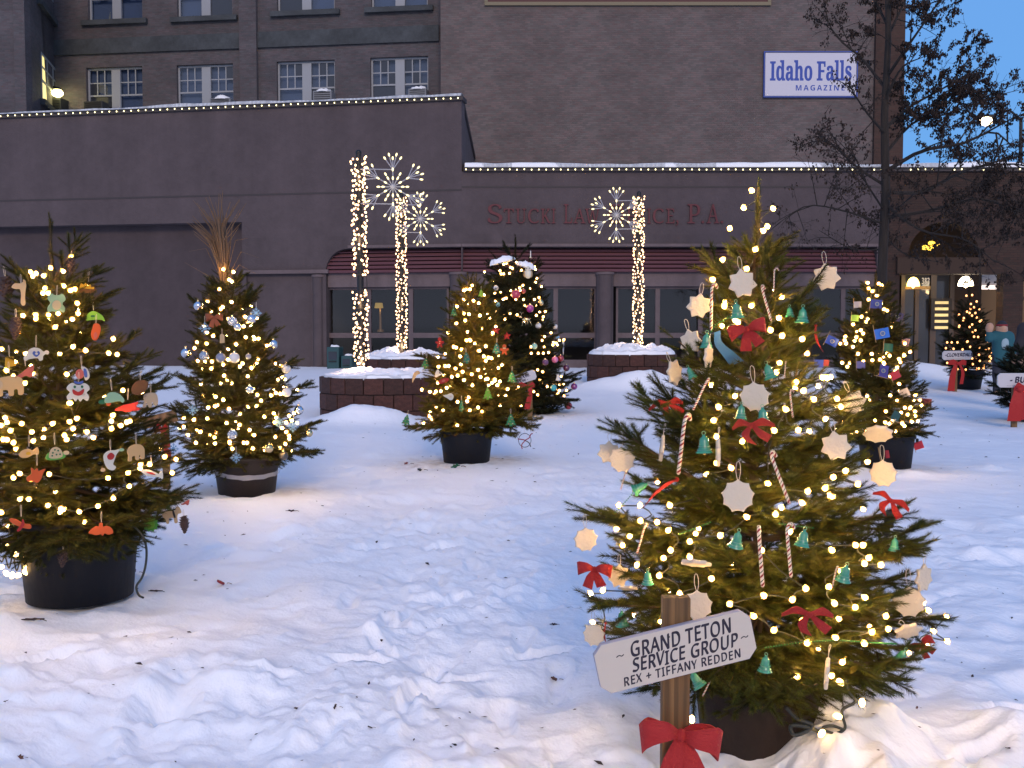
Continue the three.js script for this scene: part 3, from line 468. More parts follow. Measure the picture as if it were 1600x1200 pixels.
{ // magazine sign
  const [u0, y0] = PB.hit(1193, 152, 0.12), [u1, y1] = PB.hit(1341, 80, 0.12), w = u1 - u0, h = y1 - y0;
  const t = thing('magazine_sign', 'white magazine sign with blue lettering and border on the blank brick wall', 'sign', PB.at((u0 + u1) / 2, (y0 + y1) / 2, 0.08));
  const tex = canvasTex(1024, 500, (x, W, H) => {
    x.fillStyle = '#b9b8c4'; x.fillRect(0, 0, W, H); x.fillStyle = '#1c3f94';
    x.save(); x.translate(52, 318); x.scale(0.62, 1.12); x.font = 'bold 268px serif'; x.lineWidth = 9; x.strokeStyle = '#1c3f94'; x.fillText('Idaho Falls', 0, 0, 1490); x.strokeText('Idaho Falls', 0, 0, 1490); x.restore();
    x.save(); x.font = 'bold 88px sans-serif'; let cx = 338; for (const ch of 'MAGAZINE') { x.fillText(ch, cx, 438); cx += x.measureText(ch).width + 15; } x.restore();
  });
  const fm = std(C(1, 1, 1), 0.6, { map: tex }), blue = std(C(0.03, 0.07, 0.30), 0.6);
  boxFace(w - 0.12, h - 0.12, 0.06, fm, M.whitePaint, 'board', t);
  part(t, 'border', merge([box(-w / 2, w / 2, h / 2 - 0.04, h / 2, -0.04, 0.05), box(-w / 2, w / 2, -h / 2, -h / 2 + 0.04, -0.04, 0.05), box(-w / 2, -w / 2 + 0.04, -h / 2 + 0.041, h / 2 - 0.041, -0.04, 0.05), box(w / 2 - 0.04, w / 2, -h / 2 + 0.041, h / 2 - 0.041, -0.04, 0.05)]), blue);
}
// strings of small lamps along both parapets
const bulbGeo = new THREE.IcosahedronGeometry(1, 1);
function parapetString(P, px0, px1, y, label, n = 0.13) {
  const t = thing('light_string', label, 'string lights', P.at(P.u(px0), y, n)), gs = [], count = Math.round((px1 - px0) / 11.2), pts = [];
  for (let i = 0; i <= count; i++) { const px = lerp(px0, px1, i / count); if (px > 1290 && (i % 5 === 0 || i % 7 === 3)) continue; const p = P.at(P.u(px), y + 0.02 * perlin.noise(i * 0.9, 2.2, 0.4), n); pts.push(p); gs.push(bulbGeo.clone().scale(0.019, 0.024, 0.019).translate(p.x, p.y, p.z)); }
  const b = wpart(t, 'bulb', merge(gs), M.glowRoof); b.userData.kind = 'stuff';
  wpart(t, 'cord', tube(pts.map((p) => p.clone().add(V(0, 0.045, -0.02))), 0.012, 160, 4), M.cord);
}
parapetString(PL, -20, 718, Ytop + 0.05, 'row of tiny lamps along the high parapet of the tall stucco wing');
parapetString(PR, 729, 1640, Ypar + 0.04, 'row of tiny lamps along the low parapet above the red lettering', 0.14);
{ // boxes beside the end column
  const k = (px, py, w, h, label) => { const n = 1.2, [u, y] = PL.hit(px, py, n), t = thing('newspaper_box', label, 'newspaper box', PL.at(u, y, n), 'boxes by the arcade wall'); t.rotation.y = -PL.a; const s = F / 29.8, W = w / s, H = h / s;
    part(t, 'cabinet', new RoundedBoxGeometry(W, H, 0.45, 2, 0.03).translate(0, H / 2, 0), std(C(0.012, 0.055, 0.06), 0.45)); part(t, 'window', new THREE.PlaneGeometry(W * 0.7, H * 0.3).translate(0, H * 0.68, 0.232), M.glassDark); part(t, 'handle', box(-W * 0.3, W * 0.3, H * 0.45, H * 0.49, 0.226, 0.27), M.darkMetal); part(t, 'snow', snowHeap(W * 0.42, 0.07, px, 5, 16).scale(1, 1, 0.8).translate(0, H, 0), M.snowCap); };
  k(524, 584, 20, 43, 'taller dark teal newspaper box beside the arcade end column'); k(545, 584, 18, 29, 'shorter dark teal newspaper box beside its taller twin');
}
// ---------------------------------------------------------------- spruces
// a sprig: a short stem along +x set all round with needles
function sprigGeo(seed, needles, wide) {
  const r = rng(seed), pos = [], col = [], idx = [];
  const tri = (a, b, c, ca, cb) => { const k = pos.length / 3; pos.push(...a, ...b, ...c); col.push(...ca, ...ca, ...cb); idx.push(k, k + 1, k + 2); };
  const wood = [0.7, 0.36, 0.26];
  for (let k = 0; k < 3; k++) { const f = k * 2.1, g = f + 2.1, q = 0.022, y0 = Math.cos(f) * q, z0 = Math.sin(f) * q, y1 = Math.cos(g) * q, z1 = Math.sin(g) * q; tri([0, y0, z0], [0, y1, z1], [1, y0 * 0.5, z0 * 0.5], wood, wood); tri([0, y1, z1], [1, y1 * 0.5, z1 * 0.5], [1, y0 * 0.5, z0 * 0.5], wood, wood); }
  for (let i = 0; i < needles; i++) {
    const x = (i + r()) / needles, f = i * 2.399 + r() * 0.7, len = (0.23 + 0.10 * r()) * (x > 0.9 ? 0.9 : 1), lean = x > 0.93 ? 0.45 : 0.72 + 0.4 * r();
    const c = Math.cos(f), s = Math.sin(f), dx = Math.cos(lean) * len, dr = Math.sin(lean) * len, flat = c < -0.3 ? 0.6 : 1;
    const b = [x, c * 0.015, s * 0.015], tip = [x + dx, c * dr * flat, s * dr], w = wide * (0.8 + 0.4 * r()), sx = -Math.sin(lean) * 0.3, ny = -s, nz = c;
    const t = 0.75 + 0.5 * r(), lo = [t * 0.8, t * 0.85, t * 0.8], hi = [t * 1.1, t * 1.15, t];
    tri([b[0] - sx * w, b[1] + ny * w, b[2] + nz * w], [b[0] + sx * w, b[1] - ny * w, b[2] - nz * w], tip, lo, hi);
  }
  const g = new THREE.BufferGeometry(); g.setAttribute('position', new THREE.Float32BufferAttribute(pos, 3)); g.setAttribute('color', new THREE.Float32BufferAttribute(col, 3)); g.setIndex(idx); g.computeVertexNormals(); return g;
}
const needleMat = new THREE.MeshPhysicalMaterial({ color: C(1, 1, 1), roughness: 0.7, specularIntensity: 0.25, vertexColors: true, side: THREE.DoubleSide });
const trees = {};
function tree(key, o) {
  // o: d distance, rows of silhouette [py, left px, right px] from the top down, base [px, py], label ...
  const s = F / o.d, r = rng(o.seed), base = at(o.base[0], o.base[1], o.d), T = { ...o, s, base };
  const rows = o.rows.map(([py, a, b]) => { const p0 = at(a, py, o.d), p1 = at(b, py, o.d); return { y: p0.y, c: (p0.x + p1.x) / 2, r: (p1.x - p0.x) / 2 }; });
  const find = (y, k) => { if (y >= rows[0].y) return k === 'r' ? 0.004 : rows[0].c; for (let i = 1; i < rows.length; i++) if (y >= rows[i].y) return lerp(rows[i - 1][k], rows[i][k], (rows[i - 1].y - y) / (rows[i - 1].y - rows[i].y)); return rows[rows.length - 1][k]; };
  T.rad = (y) => find(y, 'r'); T.cx = (y) => find(y, 'c');
  const top = rows[0].y, low = rows[rows.length - 1].y, z = -o.d; T.top = top; T.low = low;
  // the surface of the crown on a pixel, seen from the front
  T.surf = (px, py, push = 0, k = 0.85) => { let d = o.d; for (let i = 0; i < 3; i++) { const p = at(px, py, d), R = T.rad(p.y), dx = p.x - T.cx(p.y), dz = Math.sqrt(Math.max(0, R * R - dx * dx)); d = o.d - dz * k - push; } return at(px, py, d); };
  T.thin = [];                                             // gaps in the needles where things hang: [place, radius]
  T.build = () => {
    const t = thing(o.name || 'spruce_tree', o.label, 'tree', V(base.x, base.y, z), o.group), sprigs = [], woods = [];
    const unit = o.unit, add = (p, d, len) => sprigs.push([p, d, len]);
    // trunk
    const tp = [], tr = []; for (let i = 0; i <= 10; i++) { const y = lerp(base.y + (o.trunkFrom || 0.05), top - 0.02, i / 10); tp.push(V(T.cx(Math.max(y, low)) * smooth(i, -1, 3) + base.x * (1 - smooth(i, -1, 3)), y, z)); tr.push(lerp(o.trunk, 0.006, (i / 10) ** 0.8)); }
    wpart(t, 'trunk', taper(tp, tr, 8), M.bark);
    const chain = (p, dir, len, droop) => { const n = Math.max(1, Math.round(len / (unit * 0.8))), st = len / n, q = p.clone(), d = dir.clone(); for (let i = 0; i < n; i++) { add(q.clone(), d.clone(), Math.max(st * 1.25, unit * 0.7)); q.addScaledVector(d, st); d.y -= droop; d.normalize(); } return q; };
    const branch = (p0, p3, bend, width) => {
      const L = p0.distanceTo(p3); if (L < 0.02) return; const mid = p0.clone().lerp(p3, 0.55); mid.y -= bend * L;
      const c = new THREE.QuadraticBezierCurve3(p0, mid, p3), n = Math.max(3, Math.ceil(L / (unit * 1.1)));
      const pts = [], ra = []; for (let i = 0; i <= 6; i++) { pts.push(c.getPoint(i / 6)); ra.push(lerp(width, 0.0025, i / 6)); } woods.push(taper(pts, ra, 5));
      const per = unit * o.gap, m = Math.max(2, Math.round(L / per));
      for (let i = 0; i < n; i++) { const q = (i + 0.2) / n; if (q < 0.22) continue; add(c.getPoint(q), c.getTangent(q), unit * 1.25); }
      for (let i = 0; i < m; i++) for (const sd of [-1, 1]) {
        const q = clamp((i + 0.25 + 0.5 * r()) / m, 0, 1); if (q < 0.16) continue;
        const tg = c.getTangent(q), side = tg.clone().cross(V(0, 1, 0)).normalize().multiplyScalar(sd), p = c.getPoint(q);
        const tl = Math.min((1 - q) * L * 0.5 + unit * (0.7 + 0.6 * r()), o.twigMax) * (0.75 + 0.5 * r()), d = tg.clone().multiplyScalar(0.72).addScaledVector(side, 0.68).add(V(0, (r() - 0.55) * 0.5, 0)).normalize();
        chain(p, d, tl, 0.05);
        if (tl > unit * 1.7) for (const s2 of [-1, 1]) if (r() < 0.85) { const pp = p.clone().addScaledVector(d, tl * (0.3 + 0.3 * r())), dd = d.clone().multiplyScalar(0.75).addScaledVector(d.clone().cross(V(0, 1, 0)).normalize(), 0.6 * s2).add(V(0, (r() - 0.6) * 0.5, 0)).normalize(); chain(pp, dd, tl * 0.45, 0.05); }
      }
      chain(p3, c.getTangent(1), unit * 0.6, 0);
    };
    // leader
    const leaderTo = top - (o.leader || 0.25);
    for (let y = leaderTo - 0.1; y < top - unit * 0.5; y += unit * 0.45) { const q = V(T.cx(y), y, z); add(q, V((r() - 0.5) * 0.15, 1, (r() - 0.5) * 0.15).normalize(), unit * 1.1); if (r() < 0.5) add(q, V(r() - 0.5, 1.4, r() - 0.5).normalize(), unit); }
    // whorls of branches from the bottom up
    for (let y = low; y < leaderTo; y += o.whorl * (0.85 + 0.3 * r())) {
      const R = T.rad(y), f = (y - low) / (top - low), nb = Math.max(4, Math.round(o.branches * (0.55 + 0.45 * Math.min(1, R / o.rMax))));
      const a0 = r() * 6.28;
      for (let k = 0; k < nb; k++) {
        const az = a0 + (k + 0.5 * r()) / nb * Math.PI * 2, len = R * (o.vary ? 0.58 + 0.50 * r() : 0.70 + 0.36 * r()), yt = y + (r() - 0.5) * o.whorl;
        const rise = lerp(0.02, 1.0, Math.pow(f, 1.1)) * len * (0.7 + 0.6 * r());
        const hb = Math.max(base.y + 0.06, yt - rise), c = T.cx(Math.max(hb, low));
        branch(V(c, hb, z), V(T.cx(yt) + Math.cos(az) * len, yt, z + Math.sin(az) * len), lerp(0.10, 0.16, f) + (f < 0.2 ? 0.06 : 0), lerp(0.016, 0.006, f) * (o.thick || 1));
      }
    }
    for (const [px, py, by, toward, bend] of o.limbs || []) { const p = at(px, py, o.d - (toward || 0)), q = at(px, by, o.d); branch(V(T.cx(q.y), q.y, z), p, bend ?? 0.14, 0.012); }
    // leave room round what hangs on the tree
    const grid = new Map(), key3 = (p) => Math.floor(p.x * 5) + ',' + Math.floor(p.y * 5);
    for (const q of T.thin) for (let i = -1; i <= 1; i++) for (let j = -1; j <= 1; j++) { const k = (Math.floor(q[0].x * 5) + i) + ',' + (Math.floor(q[0].y * 5) + j); if (!grid.has(k)) grid.set(k, []); grid.get(k).push(q); }
    const kept = sprigs.filter(([p, d, len]) => { const m = p.clone().addScaledVector(d, len * 0.6); for (const [c, rad, reach] of grid.get(key3(m)) || []) { const out = V(c.x - T.cx(c.y), 0, c.z - z).normalize().multiplyScalar(0.6).add(V(-c.x, EYE - c.y, -c.z).normalize().multiplyScalar(0.7)).normalize(), v = m.clone().sub(c), al = v.dot(out); if (al > -0.03 && al < reach && v.addScaledVector(out, -al).length() < rad) return false; } return true; });
    const im = new THREE.InstancedMesh(o.sprig, needleMat, kept.length), m4 = new THREE.Matrix4(), q = new THREE.Quaternion(), sc = V(0, 0, 0), X = V(1, 0, 0), roll = new THREE.Quaternion(), col = new THREE.Color();
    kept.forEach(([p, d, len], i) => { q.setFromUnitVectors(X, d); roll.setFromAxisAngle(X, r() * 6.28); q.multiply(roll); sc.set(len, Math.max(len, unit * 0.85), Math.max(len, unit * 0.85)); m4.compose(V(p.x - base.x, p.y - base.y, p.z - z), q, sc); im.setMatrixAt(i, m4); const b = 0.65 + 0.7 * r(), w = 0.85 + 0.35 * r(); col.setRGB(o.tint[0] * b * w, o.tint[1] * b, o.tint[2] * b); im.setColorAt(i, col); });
    im.name = 'crown'; im.userData.kind = 'stuff'; im.castShadow = im.receiveShadow = true; t.add(im);
    wpart(t, 'limbs', merge(woods), M.twig);
    T.thing = t; T.count = kept.length; return T;
  };
  trees[key] = T; return T;
}
const sprigNear = sprigGeo(5, 100, 0.0125), sprigMid = sprigGeo(6, 66, 0.019), sprigFar = sprigGeo(7, 44, 0.028);
tree('T5', { d: 3.57, seed: 51, base: [1182, 1160], sprig: sprigNear, unit: 0.075, gap: 0.66, twigMax: 0.2, whorl: 0.085, branches: 9, vary: 1, rMax: 0.62, trunk: 0.03, trunkFrom: 0.2, leader: 0.24, tint: [0.058, 0.060, 0.010],
  label: 'large potted spruce with salt-dough stars, teal bells and candy canes behind the hand-lettered post sign',
  rows: [[284, 1179, 1190], [330, 1174, 1196], [380, 1162, 1204], [415, 1136, 1218], [450, 1112, 1244], [500, 1097, 1263], [560, 1079, 1278], [600, 1060, 1297], [650, 1025, 1323], [700, 1011, 1340], [760, 997, 1361], [800, 975, 1382], [850, 966, 1406], [900, 962, 1415], [950, 960, 1417], [1000, 973, 1404], [1030, 1002, 1378], [1058, 1044, 1331], [1074, 1081, 1284]],
  limbs: [[1110, 404, 470, 0.02], [1278, 432, 560, 0.05, 0.05], [1210, 398, 470, 0.05], [1269, 498, 610, 0.1], [1060, 533, 610, 0.1], [1004, 614, 740, 0.12, 0.06], [966, 668, 800, 0.16, 0.05], [1030, 604, 720, -0.1], [931, 806, 850, 0.12, 0.08], [1433, 824, 880, 0.1, 0.12], [1437, 852, 890, 0.2, 0.1], [1411, 900, 910, 0], [1455, 964, 930, 0.08], [1422, 1010, 960, 0.2], [1402, 1062, 1000, 0.12], [935, 938, 920, 0.15], [943, 985, 960, 0.05], [1016, 1076, 1000, 0.3], [1408, 790, 830, 0], [1180, 1062, 960, 0.5, 0.05], [1115, 1056, 960, 0.48, 0.05], [1245, 1058, 960, 0.45, 0.05]] });
tree('T1', { d: 5.42, seed: 11, base: [126, 930], sprig: sprigNear, unit: 0.08, gap: 0.72, twigMax: 0.22, whorl: 0.085, branches: 9, rMax: 0.64, trunk: 0.032, trunkFrom: 0.3, leader: 0.3, tint: [0.048, 0.045, 0.009],
  label: 'tall potted spruce hung with wooden and foam animals in the big black tub',
  rows: [[336, 75, 82], [400, 66, 93], [428, 38, 130], [470, 15, 152], [520, 5, 160], [560, -15, 205], [600, -40, 225], [650, -55, 245], [700, -70, 265], [750, -80, 278], [790, -66, 280], [820, -30, 235], [850, 20, 212]],
  limbs: [[150, 422, 470, 0.05, 0.05], [158, 458, 500, 0.1], [20, 415, 470, 0.05, 0.08], [120, 378, 440, 0.02, 0.02], [205, 525, 590, 0.0], [242, 580, 650, -0.1, 0.05], [255, 598, 680, -0.05, 0.03], [220, 556, 640, 0.05], [276, 715, 740, 0], [290, 770, 760, 0.05], [200, 850, 780, 0.3, 0.02], [110, 865, 800, 0.5, 0.02], [40, 845, 780, 0.35, 0.02]] });
tree('T2', { d: 9.15, seed: 22, base: [386, 771], sprig: sprigMid, unit: 0.10, gap: 0.72, twigMax: 0.24, whorl: 0.10, branches: 9, rMax: 0.64, trunk: 0.03, trunkFrom: 0.3, leader: 0.1, tint: [0.042, 0.039, 0.009],
  label: 'potted spruce topped with dry grass and hung with silver baubles and blue snowflakes',
  rows: [[415, 350, 366], [440, 332, 380], [470, 316, 396], [510, 306, 412], [550, 298, 430], [590, 290, 452], [630, 284, 468], [670, 280, 474], [700, 288, 470], [718, 312, 450]],
  limbs: [[400, 455, 500, 0.0, 0.05], [428, 520, 560, 0], [456, 563, 600, 0.05], [302, 468, 500, 0.05], [286, 590, 620, 0], [480, 600, 630, 0], [492, 662, 680, 0], [486, 705, 690, 0.05], [272, 640, 660, 0], [276, 718, 700, 0.1], [304, 735, 700, 0.1]] });
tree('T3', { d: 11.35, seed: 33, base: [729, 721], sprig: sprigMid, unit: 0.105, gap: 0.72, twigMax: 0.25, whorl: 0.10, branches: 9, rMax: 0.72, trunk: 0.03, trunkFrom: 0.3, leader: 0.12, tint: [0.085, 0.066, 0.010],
  label: 'golden-lit potted spruce with green foam fir-tree ornaments in a plain black tub',
  rows: [[432, 742, 748], [450, 722, 762], [480, 706, 775], [520, 692, 790], [560, 674, 806], [600, 660, 820], [636, 654, 822], [656, 658, 816], [668, 684, 784]],
  limbs: [[720, 440, 480, 0], [732, 436, 480, 0.05], [764, 446, 480, 0], [772, 478, 520, 0.05, 0.03], [655, 555, 590, 0, 0.03], [838, 655, 640, 0.05], [832, 665, 640, 0], [640, 665, 640, 0.05], [672, 682, 652, 0.1], [800, 678, 652, 0.1]] });
tree('T4', { d: 18, seed: 44, base: [808, 645], sprig: sprigMid, unit: 0.15, gap: 0.72, twigMax: 0.36, whorl: 0.14, branches: 9, rMax: 1.07, trunk: 0.05, leader: 0.34, thick: 1.4, tint: [0.021, 0.022, 0.010],
  label: 'tall dark spruce with snow-capped upper boughs and coloured baubles behind the golden tree',
  rows: [[372, 803, 808], [390, 796, 816], [412, 772, 836], [440, 760, 843], [480, 754, 855], [520, 748, 867], [560, 740, 882], [590, 732, 890], [615, 730, 893], [636, 745, 880]],
  limbs: [[790, 385, 410, 0, 0.05], [822, 388, 410, 0, 0.05], [765, 412, 435, 0.1], [838, 412, 435, 0.1], [905, 582, 590, 0], [895, 625, 610, 0.1]] });
tree('T6', { d: 10.9, seed: 66, base: [1384, 730], sprig: sprigMid, unit: 0.105, gap: 0.72, twigMax: 0.25, whorl: 0.10, branches: 9, rMax: 0.62, trunk: 0.03, trunkFrom: 0.3, leader: 0.12, tint: [0.042, 0.039, 0.009],
  label: 'potted spruce hung with small blue flags beside the bare-trunked street tree',
  rows: [[428, 1367, 1374], [450, 1352, 1384], [480, 1340, 1398], [520, 1314, 1416], [560, 1302, 1424], [600, 1298, 1435], [640, 1296, 1443], [668, 1298, 1440], [686, 1325, 1415]],
  limbs: [[1335, 460, 490, 0, 0.03], [1315, 503, 530, 0, 0.03], [1440, 605, 620, 0], [1452, 640, 650, 0.05], [1450, 676, 660, 0.05], [1410, 690, 670, 0.1]] });
tree('T7', { d: 23, seed: 77, base: [1510, 607], sprig: sprigFar, unit: 0.17, gap: 0.8, twigMax: 0.34, whorl: 0.16, branches: 8, rMax: 0.66, trunk: 0.04, trunkFrom: 0.3, leader: 0.3, tint: [0.021, 0.022, 0.010],
  label: 'orange-lit potted spruce behind the small white sign near the entrance',
  rows: [[455, 1512, 1518], [480, 1502, 1528], [510, 1490, 1543], [540, 1477, 1551], [565, 1473, 1552], [582, 1485, 1540]] });
tree('T8', { d: 16.5, seed: 88, base: [1612, 655], sprig: sprigMid, unit: 0.15, gap: 0.75, twigMax: 0.3, whorl: 0.14, branches: 8, rMax: 0.6, trunk: 0.04, trunkFrom: 0.25, leader: 0.2, tint: [0.018, 0.020, 0.012],
  label: 'unlit dark spruce at the edge of the view behind the larger white sign',
  rows: [[515, 1608, 1616], [545, 1578, 1646], [575, 1562, 1662], [600, 1556, 1668], [618, 1558, 1666], [630, 1575, 1650]] });
const { T1, T2, T3, T4, T5, T6, T7, T8 } = trees;

// tubs
function tub(T, rTop, rBot, h, mat, label, o = {}) {
  const t = thing('planter_tub', label, 'planter', T.base.clone().setZ(-T.d));
  const prof = [[0.001, 0.01], [rBot, 0], [rBot + (rTop - rBot) * 0.93, h * 0.9], [rTop + 0.005, h * 0.905], [rTop + 0.012, h * 0.93], [rTop + 0.012, h - 0.006], [rTop + 0.006, h], [rTop - 0.012, h], [rTop - 0.016, h - 0.02], [rTop - 0.022, h - 0.07]].map(([a, b]) => new THREE.Vector2(a, b));
  part(t, 'pot', new THREE.LatheGeometry(prof, 48), mat);
  part(t, 'soil', new THREE.CylinderGeometry(rTop - 0.023, rTop - 0.023, 0.02, 30).translate(0, h - 0.065, 0), M.soil);
  if (!o.plain) for (const f of [0.4, 2.6, 4.5]) part(t, 'grip', new RoundedBoxGeometry(0.1, 0.035, 0.03, 2, 0.01).rotateY(Math.PI / 2 - f).translate(Math.cos(f) * (rTop + 0.02), h - 0.05, Math.sin(f) * (rTop + 0.02)), mat);
  return t;
}
tub(T5, 0.235, 0.20, 0.34, M.tubRust, 'brown pot banked with snow below the large star-hung spruce', { plain: 1 });
tub(T1, 0.312, 0.275, 0.45, M.tubBlack, 'big black plastic tub with a cable hanging down its side');
{ const t = tub(T2, 0.300, 0.255, 0.36, M.tubBrown, 'dark brown tub wrapped in a loose band of clear film');
  const pos = [], idx = [], n = 40; for (let i = 0; i <= n; i++) { const f = Math.PI * 2 * i / n, y = 0.235 + 0.05 * Math.sin(f * 1 + 3.6) + 0.012 * perlin.noise(i * 0.7, 1, 2), h = 0.035 + 0.03 * Math.abs(perlin.noise(i * 0.3, 4, 2)), R = 0.298 + (y - 0.2) * 0.12; for (const q of [0, 0.5, 1]) pos.push(Math.cos(f) * (R + 0.003 + 0.005 * perlin.noise(i * 0.9, q * 3, 5)), y + h * (q - 0.5), Math.sin(f) * (R + 0.003)); if (i) for (let k = 0; k < 2; k++) { const a = (i - 1) * 3 + k; idx.push(a, a + 1, a + 3, a + 1, a + 4, a + 3); } }
  const g = new THREE.BufferGeometry(); g.setAttribute('position', new THREE.Float32BufferAttribute(pos, 3)); g.setIndex(idx); g.computeVertexNormals(); part(t, 'film_band', g, std(C(0.55, 0.55, 0.6), 0.25, { side: THREE.DoubleSide, transparent: true, opacity: 0.42 })); }
tub(T3, 0.300, 0.262, 0.36, M.tubBlack, 'plain black tub under the golden-lit spruce');
tub(T6, 0.295, 0.26, 0.36, M.tubBlack, 'black tub under the flag-hung spruce, mostly hidden');
tub(T7, 0.36, 0.30, 0.42, M.tubBlack, 'dark tub behind the red-ribboned post near the entrance');
tub(T8, 0.30, 0.26, 0.4, M.tubBlack, 'dark tub behind the red ribbon of the edge sign');

// ---------------------------------------------------------------- strings of lights on the trees
const lampGeo = (() => { const core = bulbGeo.clone(), glass = new THREE.LatheGeometry([[0.001, -1.5], [0.95, -1.2], [1.55, -0.3], [1.6, 0.3], [1.2, 1.25], [0.5, 2.0], [0.001, 2.25]].map(([x, y]) => new THREE.Vector2(x, y)), 10); const g = mergeGeometries([core, glass.toNonIndexed()], true); return g; })();  // outer lathe is a glowing shell added for the halo round each core
const strandR = { T5: 0.0064, T1: 0.0082, T2: 0.0106, T3: 0.0122, T4: 0.0155, T6: 0.0122, T7: 0.021 };
const warm = C(1.0, 0.60, 0.20);
function strand(key, spots, label, o = {}) {
  const T = trees[key], R = strandR[key], mat = o.mat || lampGlow(R * 0.95, o.cd), r = rng(key.charCodeAt(1) * 7), pts = [];
  for (const [px, py] of spots) { const p = T.surf(px, py, 0.01 + 0.02 * r(), 0.80 + 0.1 * r()); if (!(o.loose)) { } pts.push(p); T.thin.push([p, R * 1.9 + 0.004, 0.25]); }
  // the far side of the tree is lit as well, and some lamps sit deep among the boughs
  const back = o.back ?? Math.round(spots.length * 0.35);
  for (let i = 0; i < back; i++) { const y = lerp(T.low + 0.08, T.top - 0.35, Math.pow(r(), 1.3)), f = r() * Math.PI * (i % 3 ? 1 : 2), k = i % 3 ? 0.88 : 0.62, R2 = T.rad(y) * k; pts.push(V(T.cx(y) + Math.cos(f) * R2, y, -T.d - Math.sin(f) * R2)); }
  const deep = Math.round(spots.length * (key === 'T5' ? 0.3 : 0.5)); for (let i = 0; i < deep; i++) { const y = lerp(T.low + 0.06, T.top - 0.3, Math.pow(r(), 1.35)), f = r() * Math.PI, R2 = T.rad(y) * (0.58 + 0.26 * r()); pts.push(V(T.cx(y) + Math.cos(f) * R2, y, -T.d + Math.sin(f) * R2)); }   // lamps deeper among the boughs
  const t = thing('light_string', label, 'string lights', T.base.clone().setZ(-T.d)), og = t.position;
  if (o.joined) { const b = part(t, 'bulb', merge(pts.map((p) => bulbGeo.clone().scale(R, R * 1.2, R).translate(p.x - og.x, p.y - og.y, p.z - og.z))), mat); b.userData.kind = 'stuff'; }
  else pts.forEach((p) => { const b = shade(new THREE.Mesh(lampGeo, [mat, M.bulbHalo])); b.name = 'bulb'; b.position.copy(p).sub(og); b.scale.set(R, R, R); b.rotation.set((r() - 0.5) * 2, 0, (r() - 0.5) * 2); t.add(b); });
  // wire from lamp to lamp, nearest next
  const left = pts.map((_, i) => i), path = []; let cur = pts.reduce((b, p, i) => (p.y > pts[b].y ? i : b), 0);
  while (left.length) { left.splice(left.indexOf(cur), 1); path.push(cur); let best = -1, bd = 1e9; for (const i of left) { const d = pts[i].distanceTo(pts[cur]) + 0.35 * Math.abs(pts[i].y - pts[cur].y); if (d < bd) { bd = d; best = i; } } if (best < 0) break; cur = best; }
  const wires = []; for (let i = 1; i < path.length; i++) { const a = pts[path[i - 1]], b = pts[path[i]], L = a.distanceTo(b); if (L > 0.42) continue; const m = a.clone().lerp(b, 0.5), inw = V(T.cx(m.y) - m.x, 0, -T.d - m.z).normalize(); m.addScaledVector(inw, 0.03 + 0.25 * L * r()); m.y -= 0.1 * L * r(); wires.push(tube([a, m, b].map((p) => p.clone().sub(og)), 0.0022 + R * 0.03, 6, 4)); }
  part(t, 'cord', merge(wires), M.cord);
  // beside the glow of every bulb, some of them carry a lamp of the same strength
  const every = o.every || 7, cd = o.cd; for (let i = 2; i < spots.length; i += every) pointLight(t, pts[i].x - og.x, pts[i].y - og.y, pts[i].z - og.z, warm, cd, R / 0.02);
  T.spots = pts; return t;
}
strand('T5', [[1175, 298], [1162, 325], [1208, 326], [1140, 357], [1199, 354], [1193, 361], [1180, 390], [1129, 406], [1114, 437], [1167, 420], [1132, 479], [1174, 478], [1153, 504], [1217, 497], [1204, 516], [1222, 525], [1253, 530], [1285, 590], [1298, 590], [1292, 591], [1242, 608], [1255, 611], [1123, 636], [1115, 657], [1210, 673], [1247, 672], [1200, 756], [1212, 804], [1167, 808], [1047, 790], [1000, 790], [967, 790], [1001, 814], [1027, 816], [1272, 624], [1308, 623], [1321, 628], [1314, 636], [1302, 746], [1321, 736], [1262, 768], [1289, 763], [1254, 786], [1296, 774], [1355, 722], [1340, 757], [964, 827], [984, 838], [973, 852], [1044, 829], [1048, 860], [1037, 872], [1078, 846], [1078, 871], [995, 883], [1030, 900], [942, 923], [923, 928], [1112, 904], [1062, 928], [1140, 944], [1178, 963], [927, 973], [936, 987], [1125, 837], [1259, 920], [1238, 937], [1295, 917], [1304, 943], [1352, 934], [1336, 949], [1194, 931], [1254, 970], [1209, 985], [1384, 963], [1388, 983], [1362, 988], [1306, 997], [1261, 1005], [1351, 1006], [1449, 1009], [1420, 1020], [1480, 1002], [1459, 986], [1479, 964], [1451, 954], [1442, 942], [1357, 872], [1351, 881], [1376, 883], [1337, 852], [1348, 852], [1245, 1057], [1373, 1047], [1299, 1056], [1316, 1035], [1228, 640], [1290, 655], [1160, 690], [1190, 860], [1300, 860]], 'warm white lamp string winding over the large star-hung spruce', { cd: 0.034, every: 5, back: 22 });
